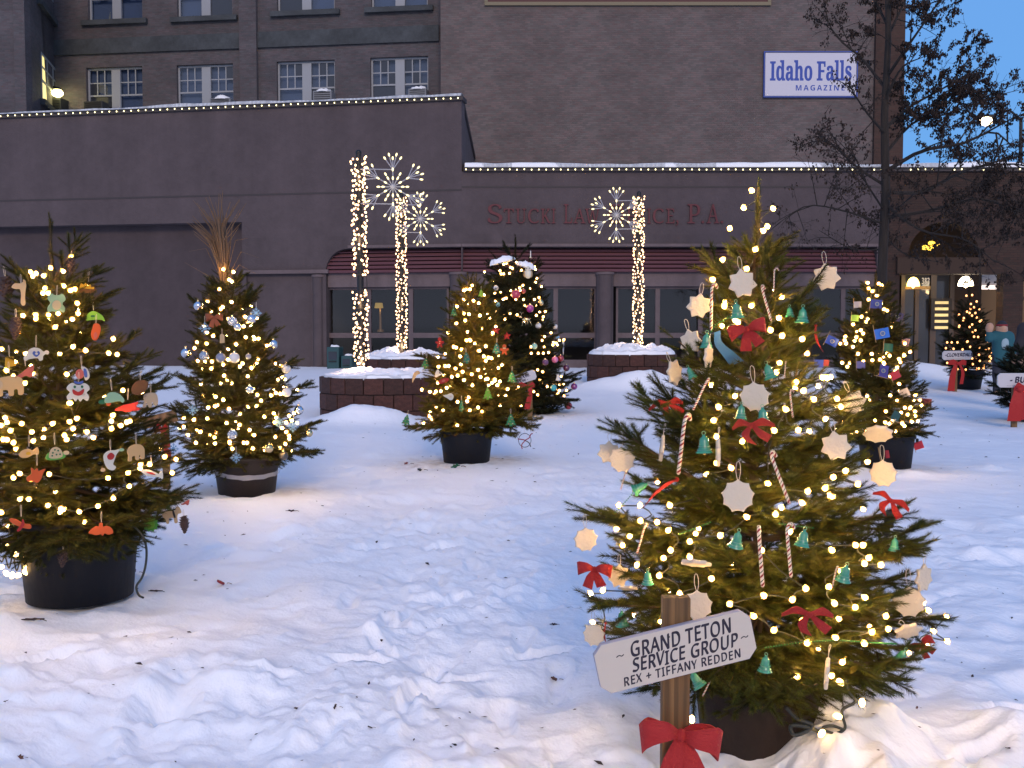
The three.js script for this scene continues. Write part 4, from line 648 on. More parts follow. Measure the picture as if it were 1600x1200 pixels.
strand('T1', [[79, 419], [99, 424], [68, 431], [100, 447], [110, 454], [117, 452], [67, 458], [75, 458], [121, 474], [122, 490], [113, 499], [36, 493], [56, 492], [56, 498], [76, 492], [91, 490], [114, 542], [134, 548], [170, 552], [183, 554], [177, 530], [10, 579], [39, 599], [110, 630], [111, 402], [192, 610], [86, 511], [8, 653], [11, 660], [1, 665], [16, 673], [5, 687], [11, 687], [21, 692], [50, 675], [52, 689], [82, 662], [109, 659], [114, 670], [104, 687], [136, 675], [146, 684], [176, 649], [174, 658], [189, 665], [198, 660], [174, 670], [275, 718], [234, 726], [219, 732], [200, 739], [169, 747], [202, 760], [177, 779], [269, 739], [153, 791], [124, 800], [95, 795], [75, 790], [31, 780], [45, 780], [2, 801], [77, 741], [48, 749], [31, 740], [21, 747], [34, 662], [120, 654], [108, 630], [257, 714], [-8, 640], [-14, 690], [-12, 770]], 'warm white lamp string winding over the animal-hung spruce', { cd: 0.030, every: 6 });
strand('T2', [[349, 421], [365, 425], [358, 437], [362, 440], [343, 452], [362, 472], [348, 480], [383, 495], [387, 503], [381, 510], [384, 527], [398, 530], [404, 529], [417, 540], [369, 538], [356, 546], [308, 535], [323, 537], [304, 544], [333, 525], [309, 564], [320, 565], [331, 565], [349, 570], [379, 568], [375, 573], [330, 576], [350, 587], [387, 588], [437, 571], [393, 575], [314, 600], [337, 620], [349, 625], [325, 637], [336, 635], [358, 639], [408, 626], [424, 618], [431, 614], [438, 616], [464, 609], [287, 654], [303, 656], [324, 654], [354, 661], [374, 664], [390, 672], [294, 680], [313, 675], [306, 692], [336, 693], [359, 691], [381, 692], [386, 692], [395, 701], [397, 680], [430, 683], [414, 703], [419, 698], [437, 700], [446, 694], [452, 686], [452, 681], [447, 675], [441, 669], [429, 660], [428, 646], [452, 650], [447, 660], [456, 657], [464, 661], [287, 667]], 'warm white lamp string winding over the grass-topped spruce', { cd: 0.040, every: 8 });
strand('T3', [[725, 454], [729, 453], [734, 452], [738, 446], [725, 468], [740, 470], [748, 474], [756, 461], [725, 490], [733, 491], [750, 493], [727, 501], [731, 519], [735, 532], [729, 532], [742, 537], [709, 542], [713, 543], [721, 546], [759, 541], [749, 548], [719, 557], [756, 557], [763, 559], [759, 564], [685, 573], [696, 572], [701, 572], [712, 576], [723, 581], [715, 587], [706, 589], [725, 594], [737, 585], [747, 578], [751, 589], [762, 592], [773, 595], [781, 596], [777, 602], [793, 608], [738, 602], [698, 606], [681, 612], [689, 611], [672, 612], [659, 609], [715, 628], [730, 627], [747, 637], [753, 643], [734, 641], [662, 662], [768, 560], [784, 570], [700, 520], [770, 520]], 'warm white lamp string winding over the golden-lit spruce', { cd: 0.048, every: 8 });
strand('T4', [[781, 423], [787, 428], [783, 428], [796, 427], [798, 418], [757, 425], [830, 413], [835, 417], [837, 421], [817, 446], [837, 441], [839, 435], [773, 458], [798, 454], [800, 461], [806, 468], [813, 454], [818, 468], [828, 451], [835, 468], [842, 465], [774, 471], [779, 476], [786, 468], [791, 466], [797, 490], [808, 492], [789, 499], [838, 493], [852, 487], [849, 495], [866, 510], [851, 526], [847, 532], [861, 520], [864, 539], [869, 536], [874, 532], [881, 531], [871, 539], [830, 552], [841, 552], [849, 552], [857, 551], [830, 542], [855, 604], [874, 601], [881, 601], [885, 610], [874, 610], [840, 617], [834, 612], [848, 581], [840, 578], [846, 448], [820, 478], [770, 440]], 'warm white lamp string in loops round the tall dark spruce', { cd: 0.030, every: 8 });
strand('T6', [[1356, 442], [1373, 443], [1378, 446], [1357, 451], [1363, 455], [1370, 462], [1357, 468], [1363, 473], [1346, 495], [1354, 503], [1333, 507], [1345, 516], [1349, 521], [1321, 526], [1320, 532], [1322, 537], [1313, 537], [1338, 527], [1335, 533], [1345, 532], [1333, 542], [1341, 553], [1362, 553], [1363, 563], [1349, 565], [1375, 562], [1381, 567], [1402, 574], [1405, 561], [1413, 555], [1422, 550], [1414, 537], [1316, 567], [1324, 573], [1390, 556], [1391, 588], [1405, 600], [1391, 618], [1359, 625], [1402, 626], [1430, 618], [1437, 626], [1440, 634], [1414, 637], [1422, 638], [1430, 643], [1434, 658], [1383, 660], [1389, 662], [1408, 645], [1400, 647], [1410, 662], [1384, 643], [1425, 659], [1430, 650], [1418, 648]], 'warm white lamp string winding over the flag-hung spruce', { cd: 0.040, every: 8 });
strand('T7', [[1510, 462], [1519, 461], [1526, 471], [1517, 475], [1522, 480], [1530, 483], [1511, 487], [1515, 489], [1524, 489], [1526, 496], [1531, 502], [1506, 497], [1499, 509], [1519, 507], [1515, 511], [1524, 516], [1544, 515], [1551, 519], [1522, 526], [1480, 535], [1487, 535], [1496, 535], [1511, 534], [1478, 544], [1490, 545], [1504, 546], [1516, 542], [1530, 543], [1545, 545], [1550, 552], [1546, 557], [1519, 560], [1520, 569], [1531, 564], [1480, 567], [1549, 560]], 'orange lamp string winding over the spruce near the entrance', { cd: 0.012, every: 9, mat: M.glowFar, joined: 1 });
{ // tangle of lamps that hangs out below the crown, beside the black tub
  const t = thing('light_string', 'tangled loop of lamps on zigzag wire hanging beside the big black tub', 'string lights', at(14, 880, 5.2)), og = t.position;
  const lamps = [[11, 855], [24, 866], [40, 871], [41, 885], [40, 894], [28, 899], [19, 899], [10, 896], [1, 886]].map(([x, y]) => at(x, y, 5.2));
  lamps.forEach((p, i) => { const b = shade(new THREE.Mesh(bulbGeo, M.glow)); b.name = 'bulb'; b.position.copy(p).sub(og); b.scale.set(0.013, 0.019, 0.013); b.rotation.z = i; t.add(b); if (i % 4 === 1) pointLight(t, b.position.x, b.position.y, b.position.z, warm, 0.03, 0.6); });
  part(t, 'cord', tube([[-6, 862], [2, 878], [8, 870], [14, 888], [20, 868], [26, 892], [32, 876], [37, 890], [42, 878], [36, 868], [24, 874], [11, 857], [4, 850]].map(([x, y], i) => at(x, y, 5.2 + 0.03 * Math.sin(i * 2)).sub(og)), 0.004, 70, 5), M.cord);
}
{ // end of the string on the ground beside the brown pot
  const d = 3.22, P = (x, y, k = 0) => at(x, y, d + k), t = thing('light_string', 'black lamp wire looping onto the snow beside the brown pot', 'string lights', P(1300, 1110)), og = t.position;
  part(t, 'cord', tube([P(1322, 1062), P(1326, 1080), P(1336, 1096), P(1316, 1110), P(1320, 1138), P(1305, 1146), P(1285, 1138), P(1300, 1134), P(1318, 1140)].map((p) => p.clone().sub(og)), 0.005, 80, 6), M.cord);
  part(t, 'plug_cable', tube([P(1228, 1105, 0.0), P(1245, 1122), P(1270, 1134), P(1240, 1148), P(1236, 1134), P(1262, 1136), P(1284, 1146, 0.05)].map((p) => p.clone().sub(og)), 0.0075, 60, 6), M.cord);
  [[1347, 1098], [1309, 1119], [1284, 1146], [1313, 1066]].forEach(([x, y], i) => { const b = shade(new THREE.Mesh(bulbGeo, M.glow)); b.name = 'bulb'; b.position.copy(P(x, y, -0.01)).sub(og); b.scale.set(0.010, 0.015, 0.010); b.rotation.z = i * 1.3; t.add(b); if (i < 3) pointLight(t, b.position.x, b.position.y, b.position.z, warm, 0.003, 0.5); });
}
{ const t = thing('power_cable', 'black power cable curling from the big black tub down onto the snow', 'cable', at(218, 900, 5.2)), og = t.position;
  part(t, 'wire', tube([[206, 820], [220, 834], [228, 852], [228, 880], [222, 902], [213, 917], [217, 930], [224, 934]].map(([x, y], i) => at(x, y, 5.2 - i * 0.015).sub(og)), 0.006, 60, 6), M.cord); part(t, 'plug', new RoundedBoxGeometry(0.025, 0.04, 0.02, 2, 0.006).translate(...at(205, 818, 5.2).sub(og).toArray()), M.cord); }
{ const t = thing('plug_cluster', 'black plug and wire tangle dangling on the flag-tree side of the large spruce', 'cable', at(1390, 820, 3.55)), og = t.position, P = (x, y) => at(x, y, 3.55).sub(og);
  part(t, 'plug', merge([new RoundedBoxGeometry(0.03, 0.06, 0.025, 2, 0.006).translate(...P(1389, 812).toArray()), new RoundedBoxGeometry(0.025, 0.04, 0.025, 2, 0.006).translate(...P(1384, 828).toArray())]), M.cord); part(t, 'wire', merge([tube([P(1386, 835), P(1380, 848), P(1370, 858)], 0.004, 12, 5), tube([P(1396, 828), P(1412, 832), P(1411, 850), P(1402, 856)], 0.004, 16, 5), tube([P(1393, 815), P(1404, 806)], 0.004, 8, 5)]), M.cord); }
{ // dry ornamental grass standing in the top of its tree
  const t = thing('grass_plume', 'tall bundle of dry ornamental grass tied into the treetop', 'dried grass', at(350, 445, 9.15)), r = rng(12), og = t.position, gs = [];
  for (let i = 0; i < 46; i++) { const f = (r() - 0.5) * 2, h = 0.58 + 0.30 * r() - 0.14 * Math.abs(f), z = (r() - 0.5) * 0.3, curl = r() * 0.14 * Math.sign(f); gs.push(taper([V(f * 0.015, -0.08, 0), V(f * 0.05, h * 0.35, z * 0.3), V(f * 0.10 - 0.02, h * 0.72, z * 0.7), V(f * 0.19 - 0.035 + curl, h, z)], [0.006, 0.0075, 0.006, 0.002], 4)); }
  for (const [dx, dy, q] of [[0.30, -0.02, 0.18], [0.24, 0.3, 0.4], [-0.3, 0.18, 0.33], [-0.34, 0.08, 0.1], [0.34, 0.12, 0.3]]) gs.push(taper([V(0, 0, 0), V(dx * 0.5, q, 0.03), V(dx, dy + 0.12, 0.05)], [0.003, 0.003, 0.001], 4));
  part(t, 'blade', merge(gs), std(C(0.13, 0.075, 0.04), 0.8)).userData.kind = 'stuff';
  part(t, 'tie', new THREE.TorusGeometry(0.035, 0.008, 6, 16).rotateX(Math.PI / 2), std(C(0.2, 0.07, 0.03), 0.7));
}
for (const [px, py, w, label] of [[785, 408, 0.26, 'bright snow clump resting on the boughs beside the dark treetop, nearer the golden tree'], [821, 415, 0.19, 'thin snow clump resting on the boughs beside the dark treetop, over the owl ornament']]) { const t = thing('snow_clump', label, 'snow clump', T4.surf(px, py, -0.05)); part(t, 'snow', snowHeap(w * 0.8, 0.09, px * 0.37, 9, 26).scale(1.15, 1, 0.8).rotateZ(px < 800 ? 0.25 : -0.3), M.snowCap); T4.thin.push([t.position, w * 0.9, 0.5]); }
// ---------------------------------------------------------------- ornaments
const protos = {};
function proto(key, name, category, group, thin, make) { const g = new THREE.Group(); g.name = name; make(g); protos[key] = { g, name, category, group, thin }; }
function hang(key, T, px, py, label, o = {}) {
  const P = protos[key], pos = T.surf(px, py, o.push ?? ((o.k ?? 1) < 0.65 ? 0.13 : 0.05), o.k ?? 0.92), c = P.g.clone();
  c.name = numbered(P.name); c.position.copy(pos); c.rotation.order = 'YXZ';
  const sway = rng(Math.round(px * 7 + py * 13)); c.rotation.set((o.tip || 0) + (sway() - 0.5) * 0.24, Math.atan2(-pos.x, -pos.z) + (o.turn || 0) + (sway() - 0.5) * 0.9, (o.roll || 0) + (sway() - 0.5) * 0.16);
  if (o.scale) c.scale.setScalar(o.scale);
  tag(c, label, P.category, P.group); scene.add(c); c.traverse((m) => m.isMesh && shade(m));
  if (o.mat) c.traverse((m) => { if (m.isMesh && m.userData.main) m.material = o.mat; });
  c.traverse((m) => { if (m.userData.main) m.userData = {}; });
  T.thin.push([pos.clone(), P.thin * 1.15 * (o.scale || 1), 0.6]); return c;
}
const add = (g, name, geo, mat, main) => { const m = new THREE.Mesh(geo, mat); m.name = name; if (main) m.userData.main = true; g.add(m); return m; };
const flat = (shape, depth, bevel = 0.0015, seg = 8) => new THREE.ExtrudeGeometry(shape, { depth: depth - 2 * bevel, bevelEnabled: true, bevelSize: bevel, bevelThickness: bevel, bevelSegments: 2, curveSegments: seg }).translate(0, 0, -depth / 2 + bevel);
const loop = (y0, h, w = 0.007, r = 0.0010) => tube([V(0, y0, 0), V(-w, y0 + h * 0.6, 0), V(-w * 0.4, y0 + h, 0.004), V(w * 0.6, y0 + h * 0.95, 0), V(w, y0 + h * 0.5, 0), V(0.001, y0, 0)], r, 24, 5);
function blob(pts, closed = true) { const c = new THREE.CatmullRomCurve3(pts.map(([x, y]) => V(x, y, 0)), closed, 'centripetal'); return shapeOf(c.getPoints(pts.length * 5).map((p) => [p.x, p.y])); }
const starShape = (n, R, q, soft = 0.25) => { const p = []; for (let i = 0; i < n * 2; i++) { const f = Math.PI / 2 + i * Math.PI / n, r = i % 2 ? R * q : R; if (i % 2 === 0) { p.push([Math.cos(f - soft * 0.3) * r * 0.94, Math.sin(f - soft * 0.3) * r * 0.94], [Math.cos(f) * r, Math.sin(f) * r], [Math.cos(f + soft * 0.3) * r * 0.94, Math.sin(f + soft * 0.3) * r * 0.94]); } else p.push([Math.cos(f) * r, Math.sin(f) * r]); } return shapeOf(p); };
proto('star', 'star_ornament', 'star ornament', 'salt-dough stars on the large spruce', 0.042, (g) => { add(g, 'star', flat(starShape(7, 0.045, 0.74), 0.012, 0.004), M.dough); add(g, 'hanging_string', loop(0.036, 0.055), M.string); });
proto('scallop', 'star_ornament', 'star ornament', 'salt-dough stars on the large spruce', 0.045, (g) => { add(g, 'star', flat(starShape(9, 0.046, 0.86), 0.012, 0.004), M.dough); add(g, 'hanging_string', loop(0.04, 0.065), M.string); });
proto('bell', 'bell_ornament', 'bell ornament', 'teal bells on the large spruce', 0.026, (g) => {
  const pr = [[0.0005, 0.052], [0.004, 0.052], [0.005, 0.046], [0.011, 0.042], [0.0135, 0.034], [0.0145, 0.024], [0.0165, 0.014], [0.021, 0.005], [0.0255, 0.0], [0.0245, -0.001], [0.019, 0.005], [0.0145, 0.016], [0.012, 0.032], [0.006, 0.04], [0.0005, 0.041]].map(([a, b]) => new THREE.Vector2(a, b - 0.026));
  add(g, 'bell', new THREE.LatheGeometry(pr, 22), new THREE.MeshPhysicalMaterial({ color: C(0.06, 0.33, 0.20), roughness: 0.25, transmission: 0.3, thickness: 0, clearcoat: 0.8, clearcoatRoughness: 0.2, side: THREE.DoubleSide }));
  for (const y of [-0.018, -0.008]) add(g, 'rib', new THREE.TorusGeometry(y < -0.01 ? 0.0195 : 0.0165, 0.0012, 5, 22).rotateX(Math.PI / 2).translate(0, y, 0), std(C(0.05, 0.22, 0.14), 0.3));
  add(g, 'clapper', new THREE.SphereGeometry(0.005, 10, 8).translate(0, -0.028, 0), std(C(0.4, 0.3, 0.1), 0.3, { metalness: 0.8 })); add(g, 'hanging_loop', new THREE.TorusGeometry(0.005, 0.001, 5, 12).translate(0, 0.03, 0), std(C(0.2, 0.4, 0.2), 0.5));
});
const caneMat = std(C(1, 1, 1), 0.35, { map: dataTex(256, 64, (u, v) => { const f = ((u * 3 + v) % 1 + 1) % 1; return f < 0.26 ? [0.5, 0.06, 0.06] : f > 0.52 && f < 0.64 ? [0.08, 0.26, 0.14] : [0.80, 0.74, 0.68]; }, true) });
caneMat.map.repeat.set(2.6, 1);
proto('cane', 'candy_cane', 'candy cane', 'candy canes on the large spruce', 0.018, (g) => { const L = 0.15, pts = [V(0, -L / 2, 0), V(0, -L / 4, 0), V(0, 0, 0), V(0, L / 3, 0), V(0.001, L / 2, -0.003), V(0.004, L / 2 + 0.012, -0.013), V(0.007, L / 2 + 0.010, -0.027), V(0.009, L / 2 - 0.004, -0.034)]; add(g, 'cane', new THREE.TubeGeometry(new THREE.CatmullRomCurve3(pts), 48, 0.0054, 9), caneMat); add(g, 'tip', new THREE.SphereGeometry(0.0054, 8, 6).translate(0, -L / 2, 0), caneMat); });
// ribbon: a strip along points with a width at each
function ribbon(pts, widths, dirW, seg = 24) {
  const c = new THREE.CatmullRomCurve3(pts), pos = [], idx = [], uv = [], th = 0.0012;
  for (let i = 0; i <= seg; i++) { const q = i / seg, p = c.getPoint(q), t = c.getTangent(q), f = q * (widths.length - 1), k = Math.min(widths.length - 2, Math.floor(f)), w = lerp(widths[k], widths[k + 1], f - k) / 2, d = (typeof dirW === 'function' ? dirW(q, t) : dirW).clone().normalize(), nn = t.clone().cross(d).normalize(); for (const [a, b] of [[-1, 1], [1, 1], [1, -1], [-1, -1]]) { const v = p.clone().addScaledVector(d, a * w).addScaledVector(nn, b * th); pos.push(v.x, v.y, v.z); uv.push(q, (a + 1) / 2); } if (i) for (let k2 = 0; k2 < 4; k2++) { const a = (i - 1) * 4 + k2, b = (i - 1) * 4 + (k2 + 1) % 4; idx.push(a, b, a + 4, b, b + 4, a + 4); } }
  const g = new THREE.BufferGeometry(); g.setAttribute('position', new THREE.Float32BufferAttribute(pos, 3)); g.setAttribute('uv', new THREE.Float32BufferAttribute(uv, 2)); g.setIndex(idx); return toCreasedNormals(g, 0.9);
}
function makeBow(g, s, o = {}) {                            // s: half width
  const lx = o.droop ?? 0.1, mk = (sd, up) => ribbon([V(0, 0, 0.02 * s), V(sd * 0.35 * s, 0.12 * s + up * s, 0.32 * s), V(sd * 0.85 * s, 0.05 * s + up * s, 0.28 * s), V(sd * 1.0 * s, -lx * s + up * s, 0), V(sd * 0.75 * s, -0.05 * s + up * s, -0.2 * s), V(sd * 0.3 * s, 0.02 * s, -0.12 * s), V(0, 0, -0.02 * s)], [0.16 * s, 0.5 * s, 0.74 * s, 0.8 * s, 0.7 * s, 0.4 * s, 0.16 * s], V(sd * 0.12, 1, 0.1), 30);
  add(g, 'loop', mk(-1, o.tilt ? 0.08 : 0.02), M.red); add(g, 'loop', mk(1, o.tilt ? -0.12 : 0.02), M.red);
  const tl = o.tail || 1;
  add(g, 'tail', ribbon([V(-0.02 * s, -0.05 * s, 0.05 * s), V(-0.2 * s, -0.5 * s * tl, 0.16 * s), V(-0.36 * s, -1.15 * s * tl, 0.08 * s)], [0.2 * s, 0.5 * s, 0.62 * s], V(1, -0.25, 0.15), 16), M.red); add(g, 'tail', ribbon([V(0.03 * s, -0.05 * s, 0.04 * s), V(0.2 * s, -0.42 * s * tl, 0.13 * s), V(0.48 * s, -1.0 * s * tl, 0.02 * s)], [0.2 * s, 0.48 * s, 0.6 * s], V(1, 0.35, -0.1), 16), M.red);
  add(g, 'knot', new THREE.SphereGeometry(0.15 * s, 14, 10).scale(1, 1.15, 0.8).translate(0, 0, 0.06 * s), M.red);
}
proto('bow', 'ribbon_bow', 'bow', 'red ribbon bows on the large spruce', 0.05, (g) => makeBow(g, 0.06));
proto('bowflat', 'ribbon_bow', 'bow', 'red ribbon bows on the large spruce', 0.04, (g) => { add(g, 'loop', ribbon([V(-0.08, -0.012, 0), V(-0.04, 0.012, 0.015), V(0, 0.004, 0.02), V(0.04, 0.012, 0.01), V(0.075, -0.004, 0)], [0.012, 0.03, 0.014, 0.032, 0.014], V(0, 1, 0.4)), M.red); add(g, 'tail', ribbon([V(-0.005, 0, 0.02), V(-0.02, -0.03, 0.03), V(-0.005, -0.06, 0.02)], [0.012, 0.03, 0.034], V(1, -0.3, 0), 12), M.red); add(g, 'tail', ribbon([V(0.005, 0, 0.02), V(0.035, -0.025, 0.03), V(0.06, -0.045, 0.02)], [0.012, 0.028, 0.03], V(0.6, 0.8, 0), 12), M.red); add(g, 'knot', new THREE.SphereGeometry(0.01, 10, 8).translate(0, 0.002, 0.022), M.red); });
proto('drape', 'ribbon_bow', 'bow', 'red ribbon bows on the large spruce', 0.03, (g) => { add(g, 'tail', ribbon([V(0.05, 0.04, 0), V(0.0, 0.022, 0.02), V(-0.035, -0.01, 0.02), V(-0.055, -0.05, 0.01)], [0.006, 0.022, 0.026, 0.01], V(0.3, 1, 0.2)), M.red); add(g, 'knot', new THREE.SphereGeometry(0.008, 8, 6).translate(0.05, 0.04, 0), M.red); });

const ST = (px, py, label, o) => hang(o?.round ? 'scallop' : 'star', T5, px, py, label, o);
ST(1160, 443, 'white dough star against the leader, topmost of all the stars', { roll: 0.1, scale: 1.02, push: 0.06 });
ST(1291, 433, 'white dough star hung at the end of the high bough pointing over the dark window', { roll: 0.2, push: 0.02 });
ST(1092, 478, 'white dough star in front of the office window, level with the topmost bell', { roll: -0.15, scale: 0.9 });
ST(1079, 534, 'white dough star beside the bell at the edge above the planter', { roll: 0.35, turn: -0.4, scale: 0.92 });
ST(1054, 582, 'tilted dough star hanging just before the snowy brick planter', { roll: 0.5, turn: 0.7, scale: 0.95 });
ST(1107, 557, 'dough star seen nearly edge-on under the bell near the planter', { turn: 1.2, scale: 0.85 });
ST(1179, 620, 'white dough star over a pair of bells, right below the big red bow', { round: 1, roll: 0.15, scale: 0.98, push: 0.07 });
ST(951, 707, 'cream dough star outermost of the pair hanging off the snow-side bough', { scale: 0.85, k: 0.5, push: 0 });
ST(972, 718, 'white dough star inner one of the pair hanging off the snow-side bough', { scale: 0.95, k: 0.5, push: 0.06, round: 1 });
ST(1034, 701, 'dough star turned edge-on under the folded red bow', { turn: 1.25, roll: -0.1, scale: 0.95 });
ST(1122, 706, 'dough star turned edge-on next to the green-gold bell amid the dark boughs', { turn: 1.2, roll: 0.25, scale: 0.95 });
ST(1153, 775, 'large scalloped dough star on a long string at mid-height of the large spruce', { round: 1, scale: 1.05, push: 0.07 });
ST(1306, 697, 'white dough star on a long string alone among dark boughs facing the flag tree', { scale: 1.0, roll: 0.2, push: 0.05 });
ST(1380, 740, 'cream dough star hanging clear against the snow below the flag tree', { round: 1, scale: 0.95, k: 0.4 });
ST(1334, 629, 'tilted cream dough star beside a cluster of lamps toward the flag tree', { turn: 0.6, roll: 0.5, scale: 0.95 });
ST(1372, 678, 'dough star lying slantwise over a bough end before the flag tree', { tip: 0.9, roll: -0.5, round: 1, k: 0.6 });
ST(915, 843, 'cream scalloped star dangling farthest out above the red bow on the snow side', { round: 1, scale: 0.86, k: 0.3 });
ST(1090, 946, 'white scalloped star hanging beside the top of the wooden post', { round: 1, scale: 0.95, push: 0.07 });
ST(1087, 880, 'pale dough star lying flat on a bough above the wooden post', { tip: 1.25, scale: 1.0 });
ST(928, 992, 'pale dough star half hidden behind lamps beside the end of the name board', { scale: 0.8, round: 1, k: 0.3 });
ST(967, 900, 'beige dough star half hidden behind the outermost red bow', { scale: 0.85, turn: 0.5, push: -0.02 });
ST(981, 919, 'small dough star lying flat under the bow on the snow side', { tip: 1.2, scale: 0.7 });
ST(1420, 940, 'big cream scalloped star beside the lamp cluster at the wide bough end', { round: 1, scale: 1.12, k: 0.4, push: 0.05 });
ST(1443, 903, 'dough star seen exactly edge-on hanging free off the widest bough', { turn: 1.42, scale: 1.0, k: 0.2 });
ST(1419, 986, 'tilted white star between the lamps and the lowest red bow', { tip: 0.7, roll: 0.6, turn: 0.3, scale: 0.95, k: 0.5 });
ST(1292, 1052, 'dough star edge-on on a long string, lowest star above the wire loops', { turn: 1.15, scale: 1.0, push: 0.05 });
const BE = (px, py, label, o) => hang('bell', T5, px, py, label, o);
BE(1151, 484, 'teal bell beneath the topmost star, beside the leader', { roll: 0.15 });
BE(1254, 492, 'teal bell beneath the high bough over the dark window', {});
BE(1104, 532, 'green-gold lit bell beside the star above the planter', { roll: -0.05 });
BE(1201, 580, 'slanting teal bell under the tail of the big red bow', { roll: 0.35 });
BE(1100, 693, 'large green-gold bell between two edge-on stars', { scale: 1.15, push: 0.06 });
BE(1192, 649, 'teal bell hanging by the wide red bow, under the scalloped star', { push: 0.07, roll: 0.05 });
BE(1158, 643, 'teal bell tucked behind the scalloped star above the wide bow', { scale: 0.9 });
BE(1001, 761, 'tipped bell lying on a bough above the draped ribbon', { roll: -1.0, k: 0.6 });
BE(1152, 842, 'dark teal bell above the long candy canes near mid crown', { roll: -0.15, push: 0.06 });
BE(1012, 902, 'small teal bell among the snow-side lamps above the name board', { scale: 0.85 });
BE(972, 966, 'teal bell hanging just above the end of the name board', { push: 0.07 });
BE(1255, 840, 'teal bell hanging beside the upper end of the second long candy cane', { push: 0.06, roll: -0.1 });
BE(1320, 895, 'pale green bell beside the short cane amid the wide lamp cluster', { roll: -0.2, push: 0.05 });
BE(1196, 1036, 'pale teal bell in shade beside the end of the name board over the brown pot', { scale: 0.95, push: 0.05 });
BE(1409, 1025, 'yellow-lit green bell at the lowest bough end by a red bow', { k: 0.5, roll: -0.5 });
BE(1087, 1061, 'teal bell peeping out under the name board', { push: 0.1, roll: 0.6 });
BE(1079, 582, 'small yellow-green bell over the snowy planter', { scale: 0.8, roll: 0.5 });
BE(1398, 850, 'yellow-lit bell dangling from the black wire tangle', { scale: 0.85, k: 0.4 });
BE(1234, 487, 'small green bell half hidden next to the second topmost bell', { scale: 0.7, push: 0 });
const CA = (x0, y0, x1, y1, label, o = {}) => { const dx = x1 - x0, dy = y1 - y0, L = Math.hypot(dx, dy) / (F / 3.1); return hang('cane', T5, (x0 + x1) / 2, (y0 + y1) / 2, label, { roll: Math.atan2(dx, dy), scale: L / 0.15, push: 0.06, ...o }); };
CA(1110, 446, 1113, 518, 'long upright candy cane before the office window near the topmost lamps');
CA(1190, 448, 1205, 502, 'candy cane leaning on the leader, next to the topmost star');
CA(1206, 412, 1213, 462, 'candy cane with its hook over the short bough by the leader', { scale: 0.45, turn: -1.2 });
CA(1104, 592, 1084, 642, 'slanting candy cane over the folded red bow');
CA(1072, 652, 1058, 742, 'long candy cane hanging between the two edge-on stars on the snow side');
CA(1206, 712, 1232, 786, 'slanting candy cane in the dark middle, level with the large scalloped star');
CA(1234, 612, 1239, 652, 'short candy cane beside twin lamps at the middle of the crown');
CA(1008, 820, 995, 866, 'small candy cane among the snow-side lamps');
CA(1186, 832, 1191, 915, 'long candy cane standing first of the two over the dark centre');
CA(1228, 826, 1237, 899, 'long candy cane second of the two over the dark centre, by the bell');
CA(1307, 888, 1300, 918, 'short candy cane beside the pale green bell');
CA(976, 738, 971, 766, 'candy cane end hanging below the pair of outer stars', { k: 0.5 });
CA(1112, 1058, 1098, 1088, 'short candy cane slanting out below the name board', { push: 0.1 });
CA(1227, 566, 1226, 590, 'tiny candy cane end under the row of lamps by the big bow');
hang('bow', T5, 1167, 514, 'big bright red bow high on the trunk of the large spruce', { roll: 0.35, scale: 1.02, push: 0.08 });
hang('bowflat', T5, 1041, 632, 'folded dark red bow on the snow-side bough above an edge-on star', { roll: 0.05, scale: 0.85 });
hang('bowflat', T5, 1178, 664, 'wide red bow spread under the pair of bells', { scale: 0.95, push: 0.06 });
hang('drape', T5, 1032, 768, 'draped red ribbon curving down past the tipped bell', { scale: 1.1, k: 0.8 });
hang('bow', T5, 929, 889, 'red bow outermost on the open-snow side below the hanging star', { scale: 0.98, k: 0.3, roll: -0.1 });
hang('bowflat', T5, 1263, 958, 'red bow lying across the lower boughs above the lamps in the middle', { scale: 1.0, roll: -0.1, push: 0.05 });
hang('bow', T5, 1441, 1006, 'red bow at the lowest bough end beside the lit green bell', { scale: 0.7, k: 0.4, roll: 0.6 });
hang('bowflat', T5, 1394, 782, 'red bow trailing a tail over the black wire tangle', { scale: 0.85, k: 0.4, roll: -0.5 });
hang('drape', T5, 1279, 528, 'thin orange-red ribbon upright against the high bough beside the blue flags', { roll: 1.1, scale: 0.7 });
hang('drape', T5, 947, 990, 'red ribbon end peeping over the name board', { roll: 0.9, scale: 0.6 });
{ const t = thing('blue_ribbon', 'broad blue ribbon tail hanging among the boughs behind the big red bow', 'ribbon', T5.surf(1143, 545, -0.06)); part(t, 'tail', ribbon([V(-0.05, 0.06, 0), V(-0.05, 0.02, 0.02), V(-0.015, -0.02, 0.03), V(0.015, -0.05, 0.02)], [0.022, 0.026, 0.04, 0.05], V(0.9, 0.35, 0), 18), std(C(0.012, 0.09, 0.24), 0.6, { side: THREE.DoubleSide })); T5.thin.push([t.position, 0.045, 0.3]); }
function garland(pts, label) { const w = pts.map(([x, y, k]) => T5.surf(x, y, 0.045, k ?? 0.9)), t = thing('bead_garland', label, 'garland', w[0].clone()), c = new THREE.CatmullRomCurve3(w.map((p) => p.clone().sub(w[0]))), n = Math.round(c.getLength() / 0.0085), gs = []; for (let i = 0; i <= n; i++) { const p = c.getPointAt(i / n); gs.push(new THREE.IcosahedronGeometry(0.003, 0).translate(p.x, p.y, p.z)); } part(t, 'bead', merge(gs), std(C(0.06, 0.26, 0.06), 0.25, { metalness: 0.4 })).userData.kind = 'stuff'; }
garland([[1150, 488], [1132, 500], [1118, 508], [1106, 528]], 'green bead garland from the top bell down to the planter-side bell');
garland([[1196, 1012], [1260, 1003], [1310, 1001], [1360, 1004], [1400, 1006]], 'green bead garland stretched level across the lowest lit boughs');
garland([[1062, 834], [1085, 826], [1110, 816]], 'short green bead garland by the hole in the snow-side boughs');
